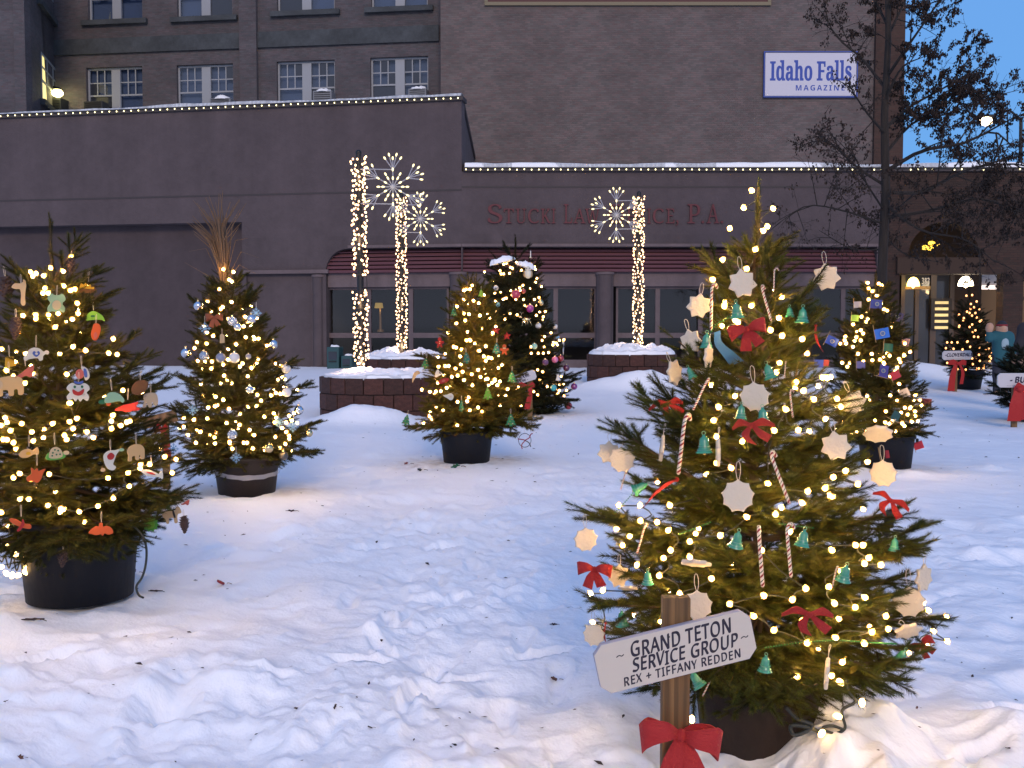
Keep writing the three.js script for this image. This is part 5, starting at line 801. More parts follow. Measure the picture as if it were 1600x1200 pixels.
garland([[1218, 818], [1245, 822], [1270, 825]], 'short green bead garland above the second long candy cane');
garland([[1003, 750, 0.5], [985, 775, 0.5], [962, 800, 0.4], [952, 812, 0.3]], 'green bead garland hanging free on the open-snow side');

// wooden and foam animals
const foam = (c) => std(c.multiplyScalar(0.66), 0.85), FO = { wood: std(C(0.42, 0.27, 0.12), 0.8), pale: std(C(0.40, 0.29, 0.17), 0.85), mint: foam(C(0.30, 0.50, 0.32)), white: foam(C(0.66, 0.66, 0.60)), green: foam(C(0.10, 0.38, 0.06)), dgreen: foam(C(0.015, 0.14, 0.06)), orange: foam(C(0.62, 0.10, 0.02)), red: foam(C(0.42, 0.02, 0.02)), yellow: foam(C(0.65, 0.38, 0.02)), blue: foam(C(0.06, 0.12, 0.42)), brown: foam(C(0.14, 0.06, 0.02)), pink: foam(C(0.5, 0.12, 0.1)), teal: foam(C(0.01, 0.16, 0.15)), cream: foam(C(0.62, 0.5, 0.3)), lime: foam(C(0.22, 0.5, 0.04)) };
const ell = (cx, cy, a, b, n = 14, r0 = 0) => { const p = []; for (let i = 0; i < n; i++) { const f = i / n * Math.PI * 2; p.push([cx + Math.cos(f) * a * Math.cos(r0) - Math.sin(f) * b * Math.sin(r0), cy + Math.cos(f) * a * Math.sin(r0) + Math.sin(f) * b * Math.cos(r0)]); } return shapeOf(p); };
const AN = 'animal cut-outs on the spruce in the big black tub';
function cut(key, name, category, thin, make, group = AN) { proto(key, name, category, group, thin, (g) => { make(g); add(g, 'thread', loop(thin * 0.75, 0.07, 0.003, 0.0009), M.string); }); }
const layer = (g, name, shape, mat, z = 0, th = 0.008) => add(g, name, flat(shape, th, 0.0012).translate(0, 0, z), mat);
cut('turtle', 'turtle_ornament', 'turtle ornament', 0.06, (g) => { layer(g, 'body', blob([[-0.068, -0.018], [-0.06, -0.036], [-0.04, -0.026], [0.015, -0.022], [0.022, -0.036], [0.038, -0.03], [0.04, -0.01], [0.055, 0.004], [0.07, 0.002], [0.074, 0.016], [0.062, 0.024], [0.045, 0.016], [0.02, 0.034], [-0.012, 0.040], [-0.04, 0.026], [-0.055, 0.0]]), FO.white); layer(g, 'shell_heart', blob([[0, -0.012], [-0.02, 0.008], [-0.012, 0.02], [0, 0.012], [0.012, 0.02], [0.02, 0.008]]), FO.blue, 0.006, 0.006); layer(g, 'heart_centre', ell(0, 0.006, 0.007, 0.006), FO.white, 0.010, 0.005); });
cut('mintturtle', 'turtle_ornament', 'turtle ornament', 0.06, (g) => { layer(g, 'shell', blob([[-0.045, -0.022], [0.04, -0.022], [0.052, -0.032], [0.062, -0.022], [0.045, 0.012], [0.015, 0.032], [-0.018, 0.032], [-0.04, 0.008]]), FO.mint, 0.004); layer(g, 'head', ell(-0.06, -0.016, 0.02, 0.013), FO.dgreen, 0); layer(g, 'foot', ell(-0.026, -0.032, 0.012, 0.01), FO.orange, 0); });
cut('spotturtle', 'turtle_ornament', 'turtle ornament', 0.06, (g) => { layer(g, 'shell', blob([[-0.034, -0.026], [0.036, -0.026], [0.03, 0.012], [0.006, 0.03], [-0.02, 0.022]]), FO.cream, 0.005); layer(g, 'body', blob([[-0.052, -0.026], [-0.04, -0.038], [0.04, -0.038], [0.056, -0.028], [0.05, -0.008], [0.036, 0.0], [-0.036, 0.0]]), FO.green, -0.001); layer(g, 'head', ell(0.062, -0.008, 0.016, 0.011), FO.cream, 0); [[-0.016, 0.0], [0.004, -0.012], [0.014, 0.01], [-0.004, 0.016], [-0.02, -0.016], [0.024, -0.012]].forEach(([x, y]) => layer(g, 'spot', ell(x, y, 0.004, 0.004, 8), FO.dgreen, 0.010, 0.004)); });
cut('bear', 'bear_ornament', 'bear ornament', 0.06, (g) => layer(g, 'body', blob([[-0.052, 0.004], [-0.046, -0.02], [-0.048, -0.05], [-0.03, -0.05], [-0.026, -0.026], [-0.008, -0.024], [-0.004, -0.046], [0.012, -0.046], [0.014, -0.022], [0.022, -0.02], [0.026, -0.044], [0.042, -0.042], [0.046, -0.008], [0.044, 0.018], [0.028, 0.038], [0.0, 0.044], [-0.03, 0.036], [-0.046, 0.022]]), FO.wood));
cut('bigbeast', 'elephant_ornament', 'elephant ornament', 0.085, (g) => { layer(g, 'body', blob([[-0.09, 0.0], [-0.1, -0.03], [-0.086, -0.046], [-0.07, -0.036], [-0.066, -0.06], [-0.044, -0.06], [-0.04, -0.03], [-0.014, -0.032], [-0.01, -0.062], [0.012, -0.062], [0.018, -0.03], [0.036, -0.03], [0.04, -0.06], [0.062, -0.06], [0.068, -0.01], [0.062, 0.03], [0.02, 0.048], [-0.04, 0.044], [-0.076, 0.034]]), FO.wood); layer(g, 'ear', ell(-0.058, 0.004, 0.02, 0.026), FO.pale, 0.006, 0.005); });
cut('giraffe', 'giraffe_ornament', 'giraffe ornament', 0.06, (g) => { layer(g, 'body', blob([[-0.05, 0.036], [-0.034, 0.056], [0.0, 0.058], [0.02, 0.072], [0.028, 0.05], [0.024, 0.02], [0.02, -0.02], [0.018, -0.07], [0.006, -0.074], [-0.002, -0.06], [0.0, -0.01], [-0.006, 0.024], [-0.03, 0.026]]), FO.pale); layer(g, 'ear', ell(0.02, 0.07, 0.006, 0.012, 8, 0.4), FO.wood, 0.003); });
cut('frog', 'frog_ornament', 'frog ornament', 0.055, (g) => { layer(g, 'body', blob([[-0.016, 0.05], [-0.032, 0.058], [-0.046, 0.046], [-0.05, 0.024], [-0.034, 0.004], [-0.05, -0.03], [-0.044, -0.052], [-0.02, -0.046], [0.0, -0.052], [0.022, -0.046], [0.046, -0.052], [0.052, -0.03], [0.036, 0.004], [0.052, 0.024], [0.046, 0.046], [0.03, 0.058], [0.016, 0.05]]), FO.mint); layer(g, 'belly', ell(0, -0.01, 0.026, 0.028), FO.cream, 0.006, 0.005); });
cut('smilefrog', 'frog_ornament', 'frog ornament', 0.06, (g) => { layer(g, 'body', blob([[-0.014, 0.04], [-0.03, 0.05], [-0.05, 0.04], [-0.062, 0.016], [-0.044, -0.004], [-0.06, -0.03], [-0.05, -0.052], [-0.026, -0.04], [-0.012, -0.056], [0.0, -0.04], [0.014, -0.056], [0.028, -0.04], [0.052, -0.052], [0.06, -0.028], [0.046, -0.004], [0.062, 0.018], [0.05, 0.042], [0.03, 0.05], [0.012, 0.04]]), FO.white); layer(g, 'mouth', blob([[-0.03, 0.012], [0.0, -0.002], [0.03, 0.016], [0.024, -0.012], [0.0, -0.022], [-0.026, -0.012]]), FO.red, 0.006, 0.005); layer(g, 'eye', ell(-0.02, 0.028, 0.006, 0.007, 8), FO.dgreen, 0.006, 0.005); layer(g, 'eye', ell(0.02, 0.03, 0.006, 0.007, 8), FO.dgreen, 0.006, 0.005); layer(g, 'collar', blob([[-0.024, 0.064], [0, 0.056], [0.024, 0.064], [0.02, 0.05], [-0.02, 0.05]]), FO.blue, 0.006, 0.005); });
cut('doll', 'doll_ornament', 'doll ornament', 0.05, (g) => { layer(g, 'face', ell(-0.012, 0.0, 0.022, 0.028), FO.pink, 0.003); layer(g, 'hood', blob([[0.0, 0.04], [0.028, 0.03], [0.04, -0.02], [0.02, -0.04], [0.008, 0.0]]), FO.white, 0); layer(g, 'stripe', blob([[0.012, 0.03], [0.022, 0.026], [0.026, -0.02], [0.016, -0.02]]), FO.blue, 0.007, 0.004); });
cut('fox', 'fox_ornament', 'fox ornament', 0.06, (g) => layer(g, 'body', blob([[-0.05, -0.04], [-0.056, -0.02], [-0.03, 0.0], [-0.03, 0.034], [-0.014, 0.02], [0.0, 0.03], [0.006, 0.014], [0.044, 0.024], [0.03, 0.0], [0.02, -0.03], [0.0, -0.05], [-0.024, -0.04]]), FO.orange));
cut('pinkfox', 'fox_ornament', 'fox ornament', 0.055, (g) => layer(g, 'body', blob([[-0.06, -0.022], [-0.02, 0.004], [0.02, 0.032], [0.046, 0.04], [0.044, 0.01], [0.03, -0.026], [0.0, -0.014], [-0.03, -0.024]]), FO.pink));
cut('fish', 'fish_ornament', 'fish ornament', 0.05, (g) => { layer(g, 'body', blob([[-0.052, -0.006], [-0.036, 0.016], [0.0, 0.024], [0.02, 0.014], [0.046, 0.03], [0.05, -0.01], [0.026, -0.008], [-0.01, -0.024], [-0.04, -0.02]]), FO.wood); layer(g, 'fin', ell(-0.004, 0.0, 0.012, 0.008), FO.yellow, 0.006, 0.004); });
cut('seal', 'seal_ornament', 'seal ornament', 0.06, (g) => { layer(g, 'body', blob([[0.05, 0.052], [0.026, 0.048], [-0.012, 0.046], [-0.036, 0.024], [-0.034, -0.02], [-0.016, -0.056], [0.012, -0.066], [0.026, -0.05], [0.012, -0.034], [0.022, 0.0], [0.034, 0.03]]), FO.white); layer(g, 'smile', blob([[-0.018, 0.018], [0.002, 0.036], [0.02, 0.02], [0.008, -0.002], [-0.012, 0.0]]), FO.red, 0.006, 0.005); layer(g, 'flipper', ell(-0.044, -0.062, 0.012, 0.01), FO.pale, 0); layer(g, 'tail', ell(0.06, 0.05, 0.014, 0.008), FO.mint, 0); });
cut('surf', 'fish_ornament', 'fish ornament', 0.05, (g) => { layer(g, 'body', blob([[-0.06, 0.02], [-0.03, 0.022], [0.02, 0.002], [0.046, -0.022], [0.03, -0.026], [-0.02, -0.016], [-0.05, 0.004]]), FO.white); layer(g, 'stripe', blob([[-0.03, 0.008], [0.0, 0.002], [0.02, -0.012], [-0.006, -0.006]]), FO.red, 0.006, 0.004); layer(g, 'tail', blob([[0.04, -0.012], [0.058, 0.008], [0.06, -0.04], [0.04, -0.022]]), FO.white, 0.001); });
cut('bat', 'bat_ornament', 'bat ornament', 0.07, (g) => layer(g, 'body', blob([[-0.07, -0.012], [-0.05, 0.018], [-0.024, 0.028], [-0.014, 0.024], [-0.008, 0.046], [0.006, 0.046], [0.01, 0.024], [0.034, 0.026], [0.06, 0.01], [0.068, -0.02], [0.04, -0.026], [0.02, -0.018], [0.008, -0.034], [0.0, -0.022], [-0.03, -0.026], [-0.05, -0.018]]), FO.orange));
cut('dragonfly', 'dragonfly_ornament', 'dragonfly ornament', 0.06, (g) => { layer(g, 'wing', blob([[-0.06, 0.03], [-0.03, 0.03], [0.01, 0.004], [0.05, -0.006], [0.05, -0.024], [0.0, -0.016], [-0.05, 0.012]]), FO.orange); layer(g, 'body', blob([[0.01, 0.03], [0.018, 0.0], [-0.012, -0.04], [-0.02, -0.036], [0.002, 0.0]]), FO.red, 0.006); });
cut('greenfrog', 'frog_ornament', 'frog ornament', 0.055, (g) => { const p = []; for (let i = 0; i < 22; i++) { const f = i / 22 * Math.PI * 2, r = i % 2 ? 0.042 : 0.053; p.push([Math.cos(f) * r, Math.sin(f) * r * 0.92]); } layer(g, 'body', shapeOf(p), FO.green); layer(g, 'back', ell(0, 0, 0.03, 0.028), FO.lime, 0.006, 0.005); for (const s of [-1, 1]) layer(g, 'eye', ell(s * 0.022, 0.052, 0.009, 0.009, 10), FO.mint, 0.002); });
cut('reindeer', 'reindeer_ornament', 'reindeer ornament', 0.06, (g) => { layer(g, 'body', blob([[-0.056, 0.006], [-0.054, -0.02], [-0.04, -0.03], [-0.034, -0.06], [-0.022, -0.06], [-0.02, -0.028], [0.012, -0.026], [0.02, -0.058], [0.034, -0.056], [0.034, -0.02], [0.042, 0.0], [0.062, 0.006], [0.06, 0.024], [0.046, 0.046], [0.034, 0.044], [0.026, 0.02], [-0.02, 0.016]]), FO.pale); layer(g, 'harness', blob([[0.01, 0.02], [0.016, 0.02], [0.026, -0.024], [0.02, -0.024]]), M.darkMetal, 0.005, 0.004); });
cut('hedgehog', 'hedgehog_ornament', 'hedgehog ornament', 0.055, (g) => { layer(g, 'body', blob([[-0.06, -0.026], [-0.05, 0.0], [-0.01, 0.014], [0.03, 0.01], [0.05, -0.024], [0.0, -0.03]]), FO.brown); layer(g, 'spines', shapeOf([[-0.05, 0.0], [-0.042, 0.032], [-0.026, 0.018], [-0.014, 0.03], [-0.004, 0.012], [0.014, 0.022], [0.018, 0.004], [0.036, 0.006], [0.034, -0.006], [-0.01, -0.004]]), FO.yellow, 0.006); });
cut('hat', 'turtle_ornament', 'turtle ornament', 0.055, (g) => { layer(g, 'shell', blob([[-0.054, -0.016], [-0.04, 0.012], [-0.01, 0.034], [0.02, 0.026], [0.05, 0.0], [0.058, -0.03], [0.044, -0.02], [0.0, -0.018]]), FO.lime); layer(g, 'mark', ell(-0.008, 0.004, 0.012, 0.006), FO.dgreen, 0.006, 0.004); });
cut('orangeleaf', 'fish_ornament', 'fish ornament', 0.055, (g) => { layer(g, 'body', blob([[-0.01, 0.05], [0.016, 0.052], [0.028, 0.03], [0.022, -0.02], [0.006, -0.05], [-0.012, -0.046], [-0.024, -0.01], [-0.018, 0.02]]), FO.orange); layer(g, 'fin', ell(0.0, -0.02, 0.01, 0.02), FO.pink, 0.006, 0.004); });
cut('plaque', 'wooden_ornament', 'wooden ornament', 0.05, (g) => layer(g, 'body', blob([[-0.04, -0.04], [-0.046, 0.0], [-0.02, 0.036], [0.03, 0.044], [0.05, 0.026], [0.036, -0.02], [0.0, -0.044]]), FO.brown));
cut('greyelephant', 'elephant_ornament', 'elephant ornament', 0.055, (g) => layer(g, 'body', blob([[-0.04, 0.03], [-0.042, -0.01], [-0.05, -0.046], [-0.038, -0.048], [-0.028, -0.012], [-0.016, -0.048], [-0.002, -0.048], [0.006, -0.014], [0.02, -0.04], [0.034, -0.038], [0.04, 0.0], [0.03, 0.034], [0.0, 0.042]]), std(C(0.22, 0.2, 0.17), 0.85)));
cut('square', 'foam_square', 'foam ornament', 0.04, (g) => layer(g, 'sheet', shapeOf([[-0.026, -0.03], [0.03, -0.022], [0.024, 0.034], [-0.02, 0.03]]), FO.yellow));
cut('redbird', 'bird_ornament', 'bird ornament', 0.06, (g) => layer(g, 'body', blob([[-0.07, -0.02], [-0.02, 0.012], [0.02, 0.022], [0.06, 0.03], [0.05, 0.006], [0.074, -0.012], [0.03, -0.022], [0.0, -0.03], [-0.03, -0.024]]), FO.red));
function coneGeo(L, R) { const gs = []; for (let i = 0; i < 46; i++) { const q = i / 46, f = i * 2.4, rad = R * Math.sin(Math.PI * (0.16 + 0.8 * q)) , y = L * (0.5 - q); gs.push(new THREE.ConeGeometry(R * 0.36, R * 0.8, 5).rotateX(Math.PI / 2 - 0.35).rotateY(-f + Math.PI / 2).translate(Math.cos(f) * rad * 0.75, y, Math.sin(f) * rad * 0.75)); } gs.push(new THREE.SphereGeometry(R * 0.75, 10, 8).scale(1, L * 0.5 / R, 1)); return merge(gs); }
proto('cone', 'pine_cone', 'pine cone', 'pine cones on the spruce in the big black tub', 0.045, (g) => { add(g, 'scales', coneGeo(0.10, 0.032), std(C(0.045, 0.022, 0.018), 0.7)); add(g, 'thread', loop(0.045, 0.05, 0.003, 0.001), M.string); });
const AO = (k, px, py, label, o = {}) => hang(k, T1, px, py, label, { ...o, scale: 0.86 * (o.scale || 1), push: (o.push ?? 0.05) * 0.6 });
AO('giraffe', 33, 458, 'pale wooden giraffe beside the topmost lamp cluster in the big-tub tree'); AO('frog', 88, 474, 'mint frog with cream belly right under the highest lamps', { push: 0.06 }); AO('hedgehog', 138, 450, 'brown hedgehog with yellow spines at a high bough end', { k: 0.4 });
AO('hat', 147, 495, 'bright lime turtle sticking out above the orange fish', { k: 0.5 }); AO('orangeleaf', 149, 519, 'bright orange fish hanging upright beneath the lime turtle', { k: 0.5 }); AO('turtle', 56, 554, 'white turtle with a blue heart on its shell', { push: 0.06 });
AO('square', 15, 566, 'small yellow foam square over the pink fox'); AO('pinkfox', 40, 583, 'pink fox cut-out behind the wooden elephant'); AO('bigbeast', 16, 601, 'large wooden elephant at the picture edge below the heart turtle', { push: 0.08 });
AO('doll', 128, 584, 'doll face in a striped hood above the smiling frog', { push: 0.05 }); AO('smilefrog', 122, 612, 'white frog with a wide red smile and blue collar', { push: 0.07 }); AO('mintturtle', 176, 622, 'plain mint turtle with dark green head beside the smiling frog', { push: 0.06 });
AO('plaque', 218, 605, 'brown wooden cut-out near the outer twigs above the grey elephant', { k: 0.5 }); AO('greyelephant', 236, 624, 'grey elephant hanging clear against the snow', { k: 0.3 }); AO('redbird', 199, 636, 'dark red bird stretched below the mint turtle', { k: 0.7 });
AO('spotturtle', 86, 707, 'cream turtle with green legs and dark spots', { push: 0.07 }); AO('fish', 45, 708, 'small wooden fish beside the spotted turtle', { push: 0.05 }); AO('fox', 58, 740, 'orange fox between two lamps below the spotted turtle', { push: 0.06 }); AO('seal', 173, 717, 'white seal with a red smile standing on its tail', { push: 0.07 });
AO('bear', 213, 706, 'plain wooden bear beside the white seal', { push: 0.06 }); AO('surf', 237, 739, 'white fish with red writing-like stripe under the wooden bear', { k: 0.8 }); AO('dragonfly', 33, 819, 'orange-red dragonfly over the rim of the big black tub', { push: 0.05 }); AO('bat', 158, 829, 'orange bat spread in front of the big black tub', { push: 0.09, scale: 0.95 });
AO('greenfrog', 235, 819, 'fringed green frog hanging beside the big black tub', { k: 0.4 }); AO('reindeer', 268, 803, 'pale wooden reindeer with a dark harness over the snow', { k: 0.3 }); AO('pinkfox', 290, 786, 'small red-pink fox tip behind the reindeer', { k: 0.2, scale: 0.5 });
AO('cone', 288, 819, 'dark pine cone hanging beside the wooden reindeer', { k: 0.2 }); AO('cone', 10, 452, 'large dark pine cone beside the wooden giraffe', { scale: 1.5 }); AO('cone', 111, 413, 'dark pine cone highest of all beside the leader', { k: 0.5, scale: 0.9 }); AO('cone', 24, 512, 'dark pine cone under the wooden giraffe', { scale: 1.2 }); AO('cone', 98, 872, 'glittery brown pine cone hanging before the big black tub', { push: 0.12, scale: 0.95 });

// baubles and glitter flakes on the grass-topped tree
const silver = std(C(0.62, 0.64, 0.68), 0.16, { metalness: 1 }), gold = std(C(0.7, 0.55, 0.3), 0.2, { metalness: 1 }), pearl = new THREE.MeshPhysicalMaterial({ color: C(0.6, 0.58, 0.56), roughness: 0.35, clearcoat: 1, clearcoatRoughness: 0.1 }), bluegrey = std(C(0.20, 0.23, 0.33), 0.5, { metalness: 0.4 });
const ballMat = (r, g, b) => new THREE.MeshPhysicalMaterial({ color: C(r, g, b), roughness: 0.28, clearcoat: 1, clearcoatRoughness: 0.12 });
proto('ball', 'bauble', 'bauble', 'baubles on the grass-topped spruce', 0.045, (g) => { add(g, 'ball', new THREE.SphereGeometry(0.042, 24, 16), silver, true); add(g, 'cap', new THREE.CylinderGeometry(0.01, 0.012, 0.012, 12).translate(0, 0.046, 0), gold); add(g, 'hook', new THREE.TorusGeometry(0.007, 0.0012, 5, 12).translate(0, 0.058, 0), gold); });
proto('beaded', 'bauble', 'bauble', 'baubles on the grass-topped spruce', 0.045, (g) => { const gs = []; for (let i = 0; i < 60; i++) { const y = 1 - 2 * (i + 0.5) / 60, f = i * 2.4, q = Math.sqrt(1 - y * y); gs.push(new THREE.IcosahedronGeometry(0.008, 0).translate(q * Math.cos(f) * 0.036, y * 0.036, q * Math.sin(f) * 0.036)); } add(g, 'ball', merge([...gs, new THREE.SphereGeometry(0.034, 14, 10)]), silver, true); add(g, 'cap', new THREE.CylinderGeometry(0.01, 0.012, 0.012, 12).translate(0, 0.046, 0), gold); });
proto('flake', 'glitter_snowflake', 'snowflake ornament', 'blue glitter snowflakes on the grass-topped spruce', 0.05, (g) => { const gs = []; for (let k = 0; k < 8; k++) { const f = k * Math.PI / 4, L = k % 2 ? 0.04 : 0.052; gs.push(box(0.004, L, -0.003, 0.003, -0.002, 0.002).rotateZ(f)); for (const s of [-1, 1]) gs.push(box(0, 0.016, -0.002, 0.002, -0.0018, 0.0018).rotateZ(s * 0.8).translate(L * 0.55, 0, 0.0003 * s).rotateZ(f)); } gs.push(new THREE.CylinderGeometry(0.014, 0.014, 0.005, 12).rotateX(Math.PI / 2)); add(g, 'flake', merge(gs), std(C(0.16, 0.30, 0.46), 0.35, { metalness: 0.5 })); add(g, 'thread', loop(0.05, 0.05, 0.002, 0.0009), M.string); });
const BA = (px, py, label, o) => hang('ball', T2, px, py, label, o), SF = (px, py, label, o) => hang('flake', T2, px, py, label, o);
BA(310, 478, 'silver bauble alone at the high bough end beside the dark wall recess', { k: 0.3 }); hang('beaded', T2, 363, 502, 'beaded silver bauble touching the smooth one in the upper middle', { push: 0.06 }); BA(371, 511, 'smooth silver bauble touching the beaded one', { push: 0.06, scale: 0.85 }); BA(392, 499, 'gold-lit silver bauble beside the blue snowflake of the upper boughs', { push: 0.05, scale: 1.1 });
BA(427, 538, 'silver bauble at the wall side of the third row of boughs', { k: 0.5 }); BA(366, 559, 'pearly round bauble in the middle under the tan tag', { push: 0.07, mat: pearl, scale: 1.1 }); BA(345, 559, 'blue-grey glitter bauble next to the pearly one', { push: 0.06, mat: bluegrey }); hang('beaded', T2, 319, 556, 'beaded silver bauble above two lamps on the recess side', { push: 0.04 });
BA(291, 552, 'silver bauble with red reflections jutting out over the dark wall', { k: 0.3, scale: 1.1 }); BA(388, 557, 'small dark silver bauble beside the pearly one', { mat: bluegrey, scale: 0.6 }); hang('beaded', T2, 363, 679, 'mirror-dotted bauble low in the middle above a blue snowflake', { push: 0.07 }); BA(390, 609, 'silver bauble with a bright cap in the dark middle boughs', { push: 0.04, scale: 0.9 });
BA(448, 613, 'pearly bauble by a lamp row on the wall side', { k: 0.6, mat: pearl }); BA(467, 641, 'silver bauble over snow at the outer twigs', { k: 0.2 }); BA(483, 677, 'bronze-lit bauble lowest at the outer wall-side twigs', { k: 0.2, mat: gold, scale: 0.8 }); BA(278, 670, 'silver bauble beside the red-ribboned board', { k: 0.3, scale: 0.95 }); BA(443, 712, 'dark bauble hanging beside the film-wrapped tub', { k: 0.4, mat: ballMat(0.03, 0.03, 0.03) }); BA(447, 576, 'pearly bauble above the snow line at the bough end', { k: 0.3, mat: pearl }); BA(420, 700, 'gold bauble between two lamps just above the film-wrapped tub', { push: 0.05, mat: gold });
SF(320, 513, 'blue glitter snowflake beside the rust-coloured bow', { k: 0.5, scale: 1.1 }); SF(400, 489, 'blue glitter snowflake highest, behind the gold-lit bauble', { k: 0.4 }); SF(301, 641, 'blue glitter snowflake over the end of the red-ribboned board', { k: 0.6 }); SF(369, 715, 'blue glitter snowflake hanging before the film-wrapped tub', { push: 0.1 }); SF(436, 660, 'blue glitter snowflake amid a ring of lamps', { k: 0.8 }); SF(458, 667, 'blue glitter snowflake just outside the ring of lamps', { k: 0.4 }); SF(271, 701, 'blue glitter snowflake lowest, near the animal-hung tree', { k: 0.2 });
{ const t = thing('rust_bow', 'rust-coloured fabric bow tied under the dry grass', 'bow', T2.surf(335, 496, 0.05)); makeBow(t, 0.075); t.traverse((m) => { if (m.isMesh) { m.material = std(C(0.20, 0.05, 0.015), 0.7, { side: THREE.DoubleSide }); shade(m); } }); T2.thin.push([t.position, 0.07, 0.3]); }
{ const t = thing('paper_tag', 'tan paper tag hanging straight in the middle of the grass-topped tree', 'tag', T2.surf(347, 529, 0.06)); part(t, 'tag', flat(shapeOf([[-0.02, -0.04], [0.022, -0.036], [0.02, 0.03], [0.0, 0.044], [-0.018, 0.032]]), 0.003, 0.0005), FO.pale); part(t, 'thread', loop(0.04, 0.05, 0.002, 0.0009), M.string); T2.thin.push([t.position, 0.045, 0.3]); }

// foam fir trees and figures on the golden tree
const FG = 'green foam fir-tree ornaments on the golden-lit spruce';
const firShape = shapeOf([[-0.012, -0.062], [-0.012, -0.046], [-0.052, -0.05], [-0.03, -0.022], [-0.042, -0.022], [-0.02, 0.008], [-0.03, 0.01], [0, 0.062], [0.03, 0.01], [0.02, 0.008], [0.042, -0.022], [0.03, -0.022], [0.052, -0.05], [0.012, -0.046], [0.012, -0.062]]);
proto('fir', 'fir_ornament', 'fir-tree ornament', FG, 0.055, (g) => { add(g, 'fir', flat(firShape, 0.01, 0.0012), foam(C(0.035, 0.24, 0.10)), true); [[-0.02, -0.038, 0], [0.018, -0.036, 1], [-0.008, -0.012, 2], [0.012, 0.006, 0], [0, 0.034, 1], [0.002, -0.04, 2]].forEach(([x, y, c]) => add(g, 'dot', new THREE.CylinderGeometry(0.006, 0.006, 0.004, 8).rotateX(Math.PI / 2).translate(x, y, 0.0065), [FO.pink, FO.cream, FO.lime][c])); add(g, 'thread', loop(0.06, 0.05, 0.005, 0.0012), M.string); });
const FT = (px, py, label, o) => hang('fir', T3, px, py, label, o);
FT(665, 568, 'green foam fir tree with a lime patch at the planter-side bough', { k: 0.5, roll: -0.2 }); FT(729, 559, 'teal-green foam fir tree in the bright middle', { push: 0.07, mat: foam(C(0.02, 0.20, 0.16)) }); FT(800, 589, 'green foam fir tree next to the unreadable white sign', { k: 0.6, scale: 1.1 }); FT(762, 615, 'bright lime foam fir tree low in the middle', { push: 0.07, mat: FO.lime, scale: 1.05 }); FT(721, 634, 'teal foam fir tree turned nearly edge-on above the tub', { push: 0.06, turn: 1.1, roll: 0.1 }); FT(635, 656, 'green foam fir tree hanging far out over the snow before the brick planter', { k: 0.1, roll: -0.2 }); FT(798, 656, 'dotted green foam fir tree low beside the wire hoop', { k: 0.5, scale: 1.15 }); FT(709, 487, 'small dark green foam fir tree high before the office column', { k: 0.3, scale: 0.8 }); FT(752, 458, 'lime-edged foam fir tree at the very top by the lamps', { k: 0.5, mat: FO.lime, scale: 0.7 }); FT(776, 544, 'dark teal foam fir tree between red stars', { push: 0.04, mat: FO.teal });
function figure(px, py, T, name, cat, label, make, o = {}) { const t = thing(name, label, cat, T.surf(px, py, o.push ?? 0.05, o.k ?? 0.9)); t.rotation.set(0, Math.atan2(-t.position.x, -t.position.z) + (o.turn || 0), o.roll || 0); make(t); t.traverse((m) => m.isMesh && shade(m)); T.thin.push([t.position.clone(), o.thin || 0.05, 0.3]); return t; }
const ginger = [[-0.016, -0.06], [-0.03, -0.056], [-0.022, -0.02], [-0.046, -0.006], [-0.044, 0.012], [-0.018, 0.012], [-0.02, 0.04], [0, 0.058], [0.02, 0.04], [0.018, 0.012], [0.044, 0.012], [0.046, -0.006], [0.022, -0.02], [0.03, -0.056], [0.016, -0.06], [0, -0.03]];
figure(687, 535, T3, 'gingerbread_ornament', 'gingerbread ornament', 'red-orange gingerbread figure at the planter-side edge of the golden tree', (t) => { layer(t, 'body', blob(ginger), FO.red); for (const y of [-0.01, 0.01]) layer(t, 'button', ell(0, y, 0.005, 0.005, 8), FO.cream, 0.006, 0.004); }, { k: 0.3 });
figure(788, 546, T3, 'gingerbread_ornament', 'gingerbread ornament', 'orange gingerbread figure facing the dark tree, below the red star', (t) => { layer(t, 'body', blob(ginger), FO.orange); layer(t, 'scarf', ell(0, 0.014, 0.018, 0.006), FO.cream, 0.006, 0.004); });
for (const [px, py, l] of [[792, 525, 'red foam star level with the dark tree trunk, outermost of the two red stars'], [775, 516, 'red foam star higher and nearer the golden tree top']]) figure(px, py, T3, 'foam_star', 'star ornament', l, (t) => { layer(t, 'star', starShape(5, 0.045, 0.5), FO.red); layer(t, 'centre', ell(0, 0, 0.009, 0.009, 10), FO.orange, 0.006, 0.004); });
figure(686, 584, T3, 'heart_ornament', 'heart ornament', 'white pointed heart above the red pill-shaped tag', (t) => { layer(t, 'heart', blob([[-0.04, -0.036], [-0.036, 0.02], [-0.01, 0.05], [0.0, 0.03], [0.036, 0.0], [0.01, -0.016]]), FO.white); layer(t, 'notch', blob([[0.0, 0.02], [0.02, 0.006], [0.012, 0.0]]), M.darkMetal, 0.006, 0.004); });
figure(701, 620, T3, 'heart_ornament', 'heart ornament', 'pale plump heart lying sideways below the lamp row', (t) => { layer(t, 'heart', blob([[-0.058, 0.014], [-0.02, 0.022], [0.026, 0.036], [0.052, 0.012], [0.044, -0.026], [0.02, -0.036], [-0.01, -0.016]]), FO.white); layer(t, 'crease', ell(0.02, 0, 0.012, 0.003), FO.pale, 0.006, 0.003); }, { push: 0.07 });
figure(693, 595, T3, 'foam_tag', 'tag', 'red pill-shaped foam tag slanting across the lamp row', (t) => { layer(t, 'tag', ell(0, 0, 0.062, 0.025, 20, 0.3), FO.red); layer(t, 'mark', ell(0, 0, 0.02, 0.012, 12, 0.3), FO.pink, 0.006, 0.003); }, { push: 0.06 });
